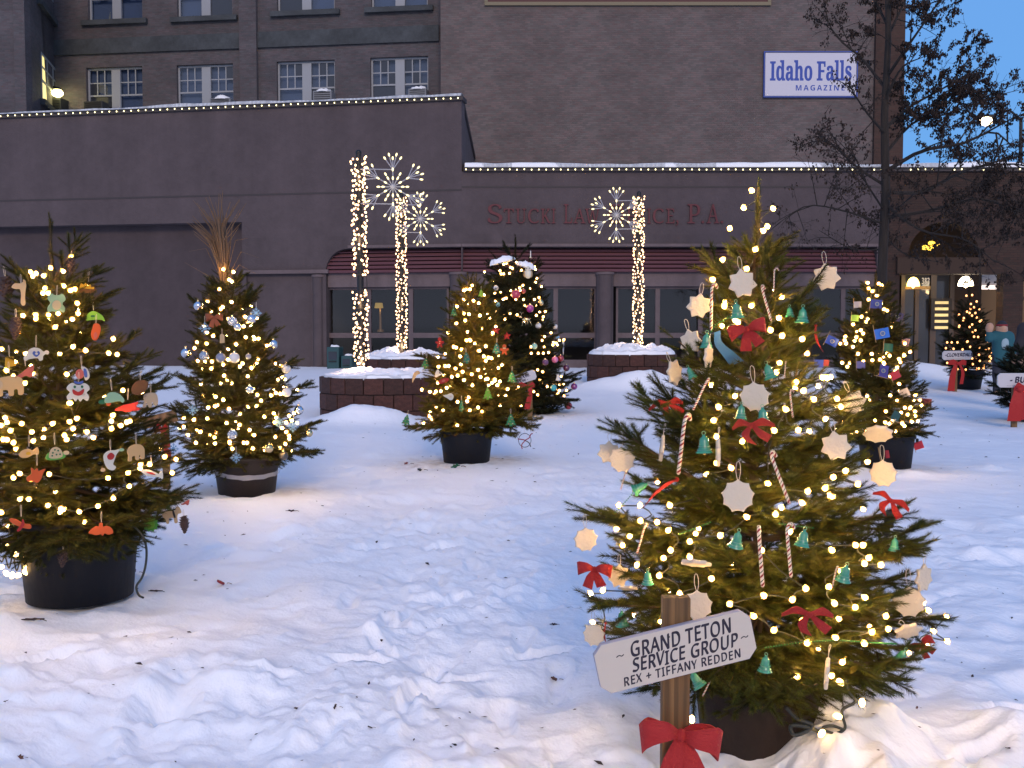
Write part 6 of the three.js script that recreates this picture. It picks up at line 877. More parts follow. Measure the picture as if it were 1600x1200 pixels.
figure(650, 588, T3, 'leaf_ornament', 'leaf ornament', 'tan curled leaf hanging beside the brick planter', (t) => { layer(t, 'leaf', blob([[-0.04, -0.07], [-0.04, -0.01], [-0.01, 0.05], [0.03, 0.06], [0.044, 0.03], [0.01, 0.016], [-0.016, -0.03]]), FO.pale); add(t, 'stalk', tube([V(0.03, 0.05, 0), V(0.06, 0.04, 0.0), V(0.1, 0.045, 0)], 0.003, 8, 5), M.twig); }, { k: 0.2 });
figure(820, 688, T3, 'wire_hoop', 'hoop ornament', 'red and black wire hoop with bent arms hanging low over the snow', (t) => { add(t, 'hoop', new THREE.TorusGeometry(0.075, 0.0035, 6, 32).scale(0.95, 1.05, 1), M.darkMetal); add(t, 'arm', tube([V(0.0, 0.0, 0), V(0.05, 0.03, 0.01), V(0.07, 0.07, 0), V(0.09, 0.078, 0)], 0.006, 14, 6), FO.red); add(t, 'arm', tube([V(-0.03, -0.1, 0), V(-0.035, -0.05, 0), V(0.0, 0.0, 0), V(-0.05, 0.012, 0), V(-0.082, 0.016, 0)], 0.006, 16, 6), FO.red); add(t, 'arm', tube([V(0.0, 0, 0), V(0.05, -0.03, 0), V(0.068, -0.075, 0)], 0.006, 12, 6), M.darkMetal); add(t, 'thread', tube([V(0, 0.078, 0), V(-0.01, 0.13, 0), V(-0.02, 0.2, 0)], 0.0012, 8, 4), M.string); }, { k: 0.1 });
// dark tree's baubles
proto('big', 'bauble', 'bauble', 'coloured baubles on the tall dark spruce', 0.08, (g) => { add(g, 'ball', new THREE.SphereGeometry(0.07, 22, 16), silver, true); add(g, 'cap', new THREE.CylinderGeometry(0.016, 0.02, 0.02, 10).translate(0, 0.076, 0), gold); });
const DB = (px, py, label, c, o = {}) => hang('big', T4, px, py, label, { mat: c.isMaterial ? c : ballMat(...c), push: 0.06, ...o });
DB(806, 460, 'largest crimson bauble high in the middle of the dark tree', [0.42, 0.015, 0.05], { scale: 1.15 }); DB(828, 482, 'magenta bauble under the crimson one', [0.32, 0.02, 0.2]); DB(778, 476, 'small pale cyan bauble beside the golden tree top', [0.2, 0.5, 0.55], { scale: 0.6 }); DB(867, 562, 'pink bauble on the wall side, third row from the snow', [0.55, 0.16, 0.34], { k: 0.5, scale: 0.85 }); DB(876, 560, 'dark red bauble touching the pink one', [0.25, 0.01, 0.02], { k: 0.4, scale: 0.85 }); DB(865, 606, 'bright teal bauble near the lowest lamp cluster', [0.02, 0.32, 0.36], { scale: 0.8 }); DB(897, 604, 'purple bauble at the outermost low bough', [0.16, 0.02, 0.16], { k: 0.2, scale: 0.85 }); DB(888, 634, 'red bauble hanging lowest, just above the snow', [0.30, 0.015, 0.03], { k: 0.1, scale: 1.0 }); DB(818, 455, 'small red bauble touching the largest crimson one', [0.4, 0.03, 0.02], { scale: 0.6 }); DB(775, 450, 'small white bauble at the second row beside the golden tree', pearl, { scale: 0.65 }); DB(841, 509, 'white bauble level with the antlered figure', pearl, { scale: 0.75 }); DB(867, 510, 'pale bauble jutting out over the dark window', pearl, { k: 0.3, scale: 0.7 }); DB(845, 473, 'cream bauble on the wall side of the magenta one', gold, { scale: 0.75 }); DB(835, 541, 'mint bauble above the four-lamp row', [0.25, 0.5, 0.4], { scale: 0.75 }); DB(852, 566, 'plum bauble in shade beside the pink one', [0.10, 0.015, 0.09], { scale: 0.8 }); DB(871, 527, 'small blue bauble by the outermost lamps', [0.1, 0.3, 0.6], { k: 0.3, scale: 0.55 }); DB(885, 575, 'dark plum bauble at the bough end over the snow', [0.08, 0.01, 0.05], { k: 0.2, scale: 0.85 });
figure(825, 428, T4, 'owl_ornament', 'owl ornament', 'white owl perched under the snow on the highest lit row', (t) => { add(t, 'body', new THREE.SphereGeometry(0.075, 16, 12).scale(0.85, 1.1, 0.7), std(C(0.62, 0.6, 0.5), 0.6)); add(t, 'head', new THREE.SphereGeometry(0.05, 14, 10).translate(0, 0.085, 0.01), std(C(0.62, 0.6, 0.5), 0.6)); for (const s of [-1, 1]) { add(t, 'eye', new THREE.SphereGeometry(0.011, 8, 6).translate(s * 0.02, 0.095, 0.052), M.darkMetal); add(t, 'wing', new THREE.SphereGeometry(0.05, 10, 8).scale(0.4, 1.2, 0.7).translate(s * 0.062, 0, 0), FO.pale); } }, { thin: 0.1 });
figure(822, 499, T4, 'antler_ornament', 'reindeer ornament', 'gold wire reindeer with wide antlers in the dark middle boughs', (t) => { const m = gold; add(t, 'body', new THREE.SphereGeometry(0.04, 12, 8).scale(1.9, 0.8, 0.8), m); add(t, 'head', new THREE.SphereGeometry(0.024, 10, 8).scale(1.3, 1, 0.9).translate(-0.1, 0.04, 0), m); for (const [x, l] of [[-0.05, -0.01], [-0.02, 0.01], [0.03, 0], [0.06, 0.02]]) add(t, 'leg', tube([V(x, -0.02, 0), V(x + l, -0.06, 0.01), V(x + l * 2, -0.11, 0)], 0.007, 8, 5), m); for (const s of [-1, 1]) add(t, 'antler', merge([tube([V(-0.09, 0.055, s * 0.01), V(-0.08, 0.1, s * 0.04), V(-0.11, 0.13, s * 0.06)], 0.005, 8, 5), tube([V(-0.08, 0.1, s * 0.04), V(-0.05, 0.12, s * 0.05)], 0.004, 5, 5)]), m); }, { thin: 0.11 });
figure(880, 543, T4, 'icicle_ornament', 'icicle ornament', 'clear glass icicle hanging free at the window-side edge of the dark tree', (t) => { add(t, 'icicle', new THREE.LatheGeometry([[0.001, -0.16], [0.012, -0.05], [0.02, 0.04], [0.018, 0.1], [0.001, 0.11]].map(([a, b]) => new THREE.Vector2(a, b)), 12), std(C(0.5, 0.52, 0.58), 0.1)); add(t, 'cap', new THREE.CylinderGeometry(0.012, 0.016, 0.02, 10).translate(0, 0.115, 0), gold); }, { k: 0.1, thin: 0.04 });
figure(872, 590, T4, 'bell_ornament', 'bell ornament', 'white bell above the lowest lamp cluster of the dark tree', (t) => { add(t, 'bell', new THREE.LatheGeometry([[0.002, 0.06], [0.02, 0.05], [0.03, 0.0], [0.05, -0.05], [0.046, -0.05], [0.02, 0.0], [0.002, 0.04]].map(([a, b]) => new THREE.Vector2(a, b)), 16), pearl); add(t, 'clapper', new THREE.SphereGeometry(0.012, 8, 6).translate(0, -0.055, 0), gold); });
figure(829, 397, T4, 'candle_ornament', 'candle ornament', 'thin white candle standing on the dark tree beside its bare top', (t) => { add(t, 'candle', new THREE.CylinderGeometry(0.009, 0.011, 0.12, 10), pearl); add(t, 'clip', box(-0.02, 0.02, -0.07, -0.06, -0.015, 0.015), gold); }, { thin: 0.04 });

// flags on the tree behind
proto('flag', 'flag_ornament', 'flag ornament', 'small flags on the flag-hung spruce', 0.06, (g) => { const pg = new THREE.PlaneGeometry(0.13, 0.095, 8, 4), p = pg.attributes.position; for (let i = 0; i < p.count; i++) p.setZ(i, 0.008 * Math.sin(p.getX(i) * 40)); pg.computeVertexNormals(); add(g, 'cloth', pg, std(C(0.03, 0.07, 0.32), 0.75, { side: THREE.DoubleSide }), true); add(g, 'emblem', new THREE.TorusGeometry(0.019, 0.004, 5, 20).translate(0.005, 0, 0.012), std(C(0.4, 0.38, 0.3), 0.6)); add(g, 'emblem_centre', new THREE.CylinderGeometry(0.011, 0.011, 0.002, 12).rotateX(Math.PI / 2).translate(0.005, 0, 0.010), std(C(0.10, 0.16, 0.3), 0.6)); add(g, 'stick', new THREE.CylinderGeometry(0.0025, 0.0025, 0.17, 6).translate(-0.066, 0.01, 0), FO.wood); });
proto('plainflag', 'flag_ornament', 'flag ornament', 'small flags on the flag-hung spruce', 0.05, (g) => { const pg = new THREE.PlaneGeometry(0.10, 0.085, 8, 4), p = pg.attributes.position; for (let i = 0; i < p.count; i++) p.setZ(i, 0.007 * Math.sin(p.getX(i) * 46)); pg.computeVertexNormals(); add(g, 'cloth', pg, std(C(0.3, 0.02, 0.03), 0.75, { side: THREE.DoubleSide }), true); add(g, 'stick', new THREE.CylinderGeometry(0.0025, 0.0025, 0.15, 6).translate(-0.051, 0.01, 0), FO.wood); });
const cl = (r, g, b) => std(C(r, g, b), 0.75, { side: THREE.DoubleSide }), FL = (px, py, label, o = {}) => hang('flag', T6, px, py, label, { push: 0.07, ...o }), PF = (px, py, label, c, o = {}) => hang('plainflag', T6, px, py, label, { push: 0.06, mat: cl(...c), ...o });
FL(1369, 475, 'dark blue flag with a ring emblem topmost on the flag tree', { roll: -0.1, mat: cl(0.05, 0.06, 0.22) }); FL(1378, 521, 'bright blue flag with a ring emblem, largest in the middle', { roll: 0.2, scale: 1.12, mat: cl(0.03, 0.14, 0.5) }); FL(1401, 495, 'dim purple flag jutting toward the entrance', { k: 0.2, roll: -0.3, mat: cl(0.05, 0.04, 0.10) }); FL(1300, 533, 'blue flag with a pale figure jutting toward the star-hung spruce', { k: 0.2, roll: -0.4 }); FL(1381, 580, 'violet-blue flag under the lamp row beside a red one', { roll: 1.3, mat: cl(0.07, 0.06, 0.26) });
PF(1279, 568, 'small blue flag farthest toward the star-hung spruce', [0.05, 0.09, 0.36], { k: 0.1 }); PF(1291, 567, 'thin red flag overlapping the farthest blue one', [0.4, 0.05, 0.03], { k: 0.2, roll: 1.4, scale: 0.7 }); PF(1399, 586, 'triangular red flag beside the violet-blue one', [0.42, 0.03, 0.05], { roll: 0.5 }); PF(1420, 696, 'blue flag hanging low over the open snow', [0.05, 0.09, 0.36], { k: 0, roll: -0.2 }); PF(1435, 696, 'red and white flag hanging low over the open snow beside the blue one', [0.42, 0.02, 0.04], { k: 0, roll: 0.3 }); PF(1448, 629, 'maroon flag at the brightest lamp cluster', [0.12, 0.02, 0.03], { k: 0.1 }); PF(1413, 614, 'white flag drooping above the brightest lamp cluster', [0.45, 0.42, 0.42], { k: 0.5, roll: 0.5 }); PF(1388, 543, 'dark green flag under the bright blue one', [0.01, 0.10, 0.06]); PF(1414, 535, 'red-edged pale flag at the entrance-side twigs', [0.36, 0.2, 0.2], { k: 0.3, roll: 1.3 }); PF(1336, 497, 'lime green flag on the upper boughs before the office window', [0.15, 0.3, 0.05], { k: 0.4, scale: 0.8 }); PF(1382, 710, 'dark red flag hanging under the skirt of boughs', [0.22, 0.01, 0.02], { k: 0.6, roll: 0.2 }); PF(1261, 653, 'blue flag with a red edge lying far out behind the star-hung spruce', [0.05, 0.08, 0.3], { k: 0, tip: 0.8 }); PF(1340, 476, 'pale grey flag beside the topmost blue one', [0.3, 0.3, 0.34], { k: 0.3, scale: 0.8 }); PF(1345, 570, 'faded violet flag behind lamps in the middle of the flag tree', [0.16, 0.13, 0.26], { scale: 0.9 }); PF(1400, 650, 'dark teal flag under the brightest lamp cluster', [0.01, 0.06, 0.06], { roll: 1.2 });
for (const T of Object.values(trees)) T.build();

// ---------------------------------------------------------------- brick planters with lamp-wrapped poles
function planter(px, d, yb, label, R, snowH, seed) {
  const p = at(px, HORIZON, d); p.y = yb; const t = thing('brick_planter', label, 'planter', p), H = 0.74, rows = 3, n = 20, r = rng(seed);
  part(t, 'core', new THREE.CylinderGeometry(R - 0.03, R - 0.03, H + 0.25, 48).translate(0, (H - 0.25) / 2, 0), M.mortar);
  const variants = [0, 1, 2].map((k) => new RoundedBoxGeometry(2 * Math.PI * R / n - 0.012, (H + 0.12) / rows - 0.012, 0.1, 1, 0.008 + k * 0.003));
  for (let j = 0; j < rows; j++) for (let i = 0; i < n; i++) { const f = (i + (j % 2) * 0.5) / n * Math.PI * 2, m = shade(new THREE.Mesh(variants[Math.floor(r() * 3)], M.block[Math.floor(r() * 4)])); m.name = 'brick'; m.position.set(Math.sin(f) * (R - 0.035 + 0.012 * r()), -0.12 + (j + 0.5) * (H + 0.12) / rows, Math.cos(f) * (R - 0.035)); m.rotation.y = f; t.add(m); }
  part(t, 'snow', snowHeap(R * 1.0, snowH, seed * 0.37, 26, 90).translate(0, H, 0), M.snowCap); return t;
}
planter(596, 17.9, -0.02, 'nearest brick planter, its pole carrying lamps down to a glowing snow heap', 1.07, 0.17, 1);
planter(630, 24.4, 0.14, 'brick planter half hidden behind the nearest one, piled with snow', 1.07, 0.26, 2);
planter(987, 24.6, 0.24, 'brick planter standing alone with frosted sides beyond the star-hung spruce', 1.07, 0.30, 3);
function lampPole(px, d, y0, yTop, label, lean, gap) {
  const p = at(px, HORIZON, d); p.y = y0; const top = at(px, yTop, d).y - y0, t = thing('lamp_pole', label, 'pole', p);
  part(t, 'post', taper([V(0, -0.3, 0), V(lean * 0.5, top * 0.4, 0), V(lean, top + 0.06, 0)], [0.07, 0.06, 0.05], 14), M.darkMetal); part(t, 'cap', new THREE.SphereGeometry(0.055, 14, 8).translate(lean, top + 0.06, 0), M.darkMetal);
  const r = rng(px), s = thing('light_string', label.replace('post', 'lamp string on the post').replace('slim dark', 'dense warm'), 'string lights', p), gs = [], pts = []; const N = Math.round(top * 76);
  for (let i = 0; i < N; i++) { const q = i / N, y = 0.06 + (top - 0.06) * q; if (gap && y > gap[0] && y < gap[1]) continue; const f = i * 0.93 + r() * 1.2, R = 0.10 + 0.045 * r(), pt = V(lean * q + Math.cos(f) * R, y + (r() - 0.5) * 0.05, Math.sin(f) * R); pts.push(pt); gs.push(bulbGeo.clone().scale(0.0165, 0.021, 0.0165).translate(pt.x, pt.y, pt.z)); }
  part(s, 'bulb', merge(gs), M.glowPole).userData.kind = 'stuff'; part(s, 'cord', tube(pts.filter((_, i) => i % 2 === 0).map((v) => V(v.x * 0.9, v.y, v.z * 0.9)), 0.006, 400, 4), M.cord);
  for (const q of [0.02, 0.3, 0.6, 0.9]) pointLight(s, lean * q, Math.max(0.12, top * q), 0.15, C(1, 0.62, 0.34), q < 0.1 ? 0.9 : 0.35, 4);
  return { p, top };
}
lampPole(565, 17.9, 0.88, 244, 'slim dark post wound with lamps on the nearest brick planter', -0.03, [1.38, 1.62]);
lampPole(628, 24.4, 1.06, 308, 'slim dark post wound with lamps on the half-hidden brick planter', 0, null);
lampPole(997, 24.6, 1.20, 306, 'slim dark post wound with lamps on the lone brick planter', 0, null);
function snowflake(px, py, rpx, d, poleDir, label) {
  const p = at(px, py, d), R = rpx * d / F, t = thing('snowflake_light', label, 'snowflake light', p), w = [], b = [], rod = R * 0.017;
  const seg = (a, c) => w.push(tube([V(...a, 0), V((a[0] + c[0]) / 2, (a[1] + c[1]) / 2, 0.002), V(...c, 0)], rod, 4, 5)), pt = (f, q) => [Math.sin(f) * q * R, Math.cos(f) * q * R], bulb = (x, y, f) => b.push(new THREE.SphereGeometry(1, 8, 6).scale(0.0145 * R / 0.5, 0.028 * R / 0.5, 0.0145 * R / 0.5).rotateZ(-f).translate(x, y, 0.012));
  for (let k = 0; k < 6; k++) { const f = k * Math.PI / 3, u = pt(f, 1); seg([0, 0], pt(f, 0.66)); const j = pt(f, 0.52); for (const a of [-0.62, -0.25, 0, 0.25, 0.62]) { const L = Math.abs(a) > 0.5 ? 0.42 : a ? 0.46 : 0.34, e = [j[0] + Math.sin(f + a) * L * R, j[1] + Math.cos(f + a) * L * R]; seg(j, e); bulb(e[0], e[1], f + a); } bulb(j[0], j[1], f); bulb(...pt(f, 0.26), f); const g = f + Math.PI / 6; seg([0, 0], pt(g, 0.44)); bulb(...pt(g, 0.44), g); bulb(...pt(g, 0.30), g); }
  w.push(new THREE.SphereGeometry(R * 0.09, 10, 8)); for (const y of [0.52, -0.52]) seg([0, y * R], [poleDir * R * 0.98, y * R + 0.01]);
  part(t, 'wire_frame', merge(w), M.whiteWire); part(t, 'bulb', merge(b), M.glowPale).userData.kind = 'stuff'; pointLight(t, 0, -0.1, 0.3, C(1, 0.85, 0.5), 0.12, 6);
}
snowflake(614, 292, 51, 17.75, -1, 'large lit snowflake on the pole of the nearest planter');
snowflake(657, 342, 41, 24.2, -0.75, 'smaller lit snowflake on the pole of the half-hidden planter');
snowflake(963, 336, 42, 24.4, 0.8, 'lit snowflake on the lone pole covering the red wall lettering');

// ---------------------------------------------------------------- signs on posts
function nibText(x, str, px, py, size, slant, nib, squeeze = 1, spread = 0) {   // pen-drawn capitals: a light letter swept along a slanted nib
  x.save(); x.translate(px, py); x.transform(squeeze, 0, slant, 1, 0, 0); x.font = size + 'px sans-serif'; let cx = 0; const r = rng(str.length * 31);
  for (const ch of str) { const dy = (r() - 0.5) * size * 0.07; for (let k = 0; k <= 6; k++) x.fillText(ch, cx + (k / 6 - 0.5) * nib, dy - (k / 6 - 0.5) * nib * 0.9); cx += x.measureText(ch).width * (0.95 + 0.06 * r()) + spread; }
  x.restore(); return cx;
}
const boardShape = (w, h, c) => shapeOf([[-w / 2 + c, -h / 2], [w / 2 - c, -h / 2], [w / 2, -h / 2 + c], [w / 2, h / 2 - c], [w / 2 - c, h / 2], [-w / 2 + c, h / 2], [-w / 2, h / 2 - c], [-w / 2, -h / 2 + c]]);
function board(t, w, h, c, th, tex, edgeMat) {
  const g = new THREE.ExtrudeGeometry(boardShape(w, h, c), { depth: th, bevelEnabled: true, bevelSize: 0.0015, bevelThickness: 0.0015, bevelSegments: 1 }).translate(0, 0, -th), p = g.attributes.position, uv = g.attributes.uv;
  for (let i = 0; i < p.count; i++) uv.setXY(i, p.getX(i) / w + 0.5, p.getY(i) / h + 0.5);
  const m = shade(new THREE.Mesh(g, [std(C(1, 1, 1), 0.7, { map: tex, bumpMap: rep(grainBump, 2), bumpScale: 0.001 }), edgeMat])); m.name = 'board'; t.add(m); return m;
}
{ // the near sign
  const d = 2.88, pc = at(1056, 1018.5, d), base = V(pc.x, 0, pc.z - 0.045), t = thing('name_sign', 'hand-lettered white board on a wooden post before the large spruce', 'sign', base), w = 0.476, h = 0.146;
  const tex = canvasTex(1500, 460, (x, W, H) => {
    x.fillStyle = '#bdb3a6'; x.fillRect(0, 0, W, H); const r = rng(9); for (let i = 0; i < 240; i++) { x.fillStyle = `rgba(${150 + 60 * r()},${140 + 60 * r()},${130 + 50 * r()},0.05)`; x.fillRect(r() * W, r() * H, 60 + 300 * r(), 1 + 4 * r()); }
    x.fillStyle = '#171226';
    nibText(x, 'GRAND TETON', 322, 180, 190, -0.16, 9, 0.76, 6); nibText(x, 'SERVICE GROUP', 312, 318, 172, -0.20, 9, 0.80, 5); nibText(x, 'REX + TIFFANY REDDEN', 206, 426, 112, -0.14, 6, 0.88, 8);
    x.lineWidth = 9; x.strokeStyle = '#171226'; for (const [a, b] of [[196, 140], [1376, 250]]) { x.beginPath(); x.moveTo(a, b + 6); x.quadraticCurveTo(a + 28, b - 16, a + 44, b + 2); x.quadraticCurveTo(a + 56, b + 8, a + 72, b - 8); x.stroke(); }
  });
  const holder = new THREE.Group(); holder.name = 'board_mount'; holder.position.set(0, pc.y, 0.045); holder.rotation.set(0, 0.10, 0.212); t.add(holder); board(holder, w, h, 0.026, 0.018, tex, std(C(0.34, 0.32, 0.36), 0.7));
  for (const x of [-0.012, 0.016]) { const n = shade(new THREE.Mesh(new THREE.CylinderGeometry(0.003, 0.003, 0.003, 8).rotateX(Math.PI / 2).translate(x, 0.05, 0.003), M.darkMetal)); n.name = 'nail'; holder.add(n); }
  const top = at(1061, 938, d).y; part(t, 'post', uvMetres(new RoundedBoxGeometry(0.082, top + 0.3, 0.045, 2, 0.004).translate(0.006, (top - 0.3) / 2, 0)).scale(1, 1, 1), std(C(0.27, 0.155, 0.065), 0.85, { map: rep(M.wood.map, 9, 1.2), bumpMap: M.wood.bumpMap, bumpScale: 0.004 }));
  const bow = thing('ribbon_bow', 'large red velvet bow tied low round the wooden sign post', 'bow', V(pc.x + 0.012, at(1060, 1143, d).y, pc.z + 0.02)); makeBow(bow, 0.116, { tilt: 1, droop: 0.2, tail: 1.25 }); bow.traverse((m) => m.isMesh && shade(m));
  T5.thin.push([pc.clone().setZ(-3.1), 0.01, 0.01]);
  for (const [px, py] of [[1037, 1124], [1081, 1124]]) { const l = thing('lamp_bulb', px < 1060 ? 'single small lamp at the snow-side of the post above the bow' : 'single small lamp at the pot side of the post above the bow', 'lamp', at(px, py, 2.93)); part(l, 'bulb', new THREE.SphereGeometry(0.0085, 12, 8).scale(1, 1.5, 1), M.glow); part(l, 'socket', new THREE.CylinderGeometry(0.005, 0.005, 0.014, 8).translate(0, -0.016, 0), M.cord); pointLight(l, 0, 0, 0, warm, 0.012, 0.4); }
}
function smallSign(px, py, wpx, hpx, d, label, lines, roll, o = {}) {
  const s = F / d, pc = at(px, py, d), gy = o.ground ?? gh(pc.x, pc.z), t = thing('name_sign', label, 'sign', V(pc.x + (o.postX || 0) / s, gy, pc.z)), w = wpx / s, h = hpx / s;
  const tex = canvasTex(768, Math.round(768 * h / w), (x, W, H) => { x.fillStyle = '#b4b2b6'; x.fillRect(0, 0, W, H); x.fillStyle = '#1b1730'; for (const [str, x0, y0, size, nib] of lines) nibText(x, str, x0 * W, y0 * H, size * H, -0.1, nib * H, 1, 2); });
  const holder = new THREE.Group(); holder.name = 'board_mount'; holder.position.set(-(o.postX || 0) / s, pc.y - gy, 0.06); holder.rotation.z = roll; t.add(holder); board(holder, w, h, h * 0.2, 0.025, tex, M.whitePaint);
  part(t, 'post', new RoundedBoxGeometry(0.085, pc.y - gy + 0.35, 0.05, 2, 0.004).translate(0, (pc.y - gy) / 2 - 0.13, 0), M.wood);
  return { t, pc, gy, s };
}
{ const q = smallSign(1494, 555, 46, 14, 22.4, 'small white board on a red-ribboned post before the orange-lit spruce', [['-CLOVERDALE-', 0.08, 0.62, 0.5, 0.05], ['. . . . . . . . . . . . . .', 0.12, 0.9, 0.2, 0.02]], 0.02, { postX: -1 });
  const b = thing('ribbon_bow', 'long red ribbon tied round the post of the small board near the entrance', 'bow', V(q.pc.x - 0.01, at(1492, 568, 22.3).y, q.pc.z + 0.09)), s = 0.2; part(b, 'loop', ribbon([V(-s, 0.02, 0), V(-s * 0.5, 0.03, 0.03), V(0, 0, 0.04), V(s * 0.5, 0.03, 0.03), V(s, 0.01, 0)], [0.1, 0.13, 0.06, 0.13, 0.1], V(0, 1, 0.2)), M.red); part(b, 'tail', ribbon([V(-0.04, 0, 0.03), V(-0.11, -0.25, 0.04), V(-0.13, -0.62, 0)], [0.06, 0.13, 0.15], V(1, 0, 0.2)), M.red); part(b, 'tail', ribbon([V(0.04, 0, 0.03), V(0.11, -0.2, 0.04), V(0.1, -0.46, 0)], [0.05, 0.08, 0.09], V(1, 0, -0.2)), M.red); part(b, 'knot', new THREE.SphereGeometry(0.04, 10, 8).translate(0, 0, 0.04), M.red); }
{ const q = smallSign(1592, 594, 72, 22, 15.6, 'larger white board cut by the picture edge with a broad red ribbon below', [['- BUSH', 0.26, 0.66, 0.56, 0.06], ['. . . . . . . . . . . . . . . .', 0.2, 0.9, 0.2, 0.02]], 0.0, { postX: -6 });
  const b = thing('ribbon_bow', 'broad red ribbon hanging down the post at the picture edge', 'bow', V(q.pc.x - 0.06, at(1586, 610, 15.5).y, q.pc.z + 0.1)); part(b, 'loop', ribbon([V(-0.07, 0.0, 0), V(-0.03, 0.06, 0.05), V(0.06, 0.02, 0.06), V(0.2, 0.02, 0.04), V(0.3, 0, 0)], [0.1, 0.14, 0.12, 0.14, 0.1], V(0, 1, 0.2)), M.red); part(b, 'tail', ribbon([V(-0.03, 0, 0.05), V(-0.05, -0.2, 0.06), V(-0.06, -0.48, 0.02)], [0.1, 0.19, 0.2], V(1, 0, 0.2)), M.red); part(b, 'tail', ribbon([V(0.05, 0, 0.05), V(0.07, -0.2, 0.04), V(0.06, -0.46, 0)], [0.08, 0.14, 0.16], V(1, 0, -0.3)), M.red); part(b, 'knot', new THREE.SphereGeometry(0.05, 10, 8).translate(0, 0.02, 0.05), M.red); }
{ const q = smallSign(815, 591, 46, 15, 16.75, 'tilted white board with unreadable lettering between the golden and the dark spruce', [['.NEXT HOUSE.', 0.06, 0.5, 0.36, 0.05], ['- HOUSE -', 0.2, 0.88, 0.34, 0.04]], 0.3, { postX: 13 });
  const b = thing('ribbon_bow', 'red bow with one long tail under the tilted white board', 'bow', V(at(825, 604, 16.6).x, at(825, 604, 16.6).y, q.pc.z + 0.12)); part(b, 'loop', ribbon([V(-0.24, -0.02, 0), V(-0.11, 0.03, 0.02), V(0, 0, 0.03), V(0.07, 0.03, 0.02), V(0.11, 0.015, 0)], [0.05, 0.09, 0.05, 0.1, 0.06], V(0, 1, 0.2)), M.red); part(b, 'tail', ribbon([V(0.04, 0, 0.03), V(0.03, -0.15, 0.03), V(-0.02, -0.38, 0)], [0.05, 0.085, 0.1], V(1, 0, 0.2)), M.red); part(b, 'knot', new THREE.SphereGeometry(0.02, 10, 8).translate(0.02, 0, 0.03), M.red); }
{ // sign of the animal tree seen from its back
  const d = 9.35, p = at(252, 655, d), t = thing('name_sign', 'bare wooden back of a board between the animal-hung and grass-topped trees', 'sign', V(p.x, gh(p.x, p.z), p.z)), b = t.position; const m = part(t, 'board', new RoundedBoxGeometry(0.33, 0.11, 0.025, 2, 0.003).rotateZ(0.24).translate(0.0, p.y - b.y, 0.035), std(C(0.42, 0.24, 0.12), 0.8, { map: M.wood.map })); m.name = 'board'; part(t, 'post', new RoundedBoxGeometry(0.06, p.y - b.y + 0.4, 0.04, 2, 0.003).translate(0.04, (p.y - b.y) / 2 - 0.14, 0), M.wood);
  const w = thing('ribbon_bow', 'bright red ribbon tied below the bare wooden board beside the animal-hung tree', 'bow', at(256, 672, 9.24)); part(w, 'loop', ribbon([V(-0.09, -0.03, 0), V(-0.04, 0.03, 0.02), V(0, 0, 0.04), V(0.04, 0.05, 0.02)], [0.05, 0.09, 0.06, 0.09], V(0, 1, 0.2)), M.red); part(w, 'tail', ribbon([V(0, 0, 0.03), V(0.03, -0.12, 0.03), V(0.04, -0.28, 0)], [0.05, 0.08, 0.06], V(1, 0, 0.2)), M.red); part(w, 'knot', new THREE.SphereGeometry(0.014, 10, 8).translate(0, 0, 0.02), M.red); }

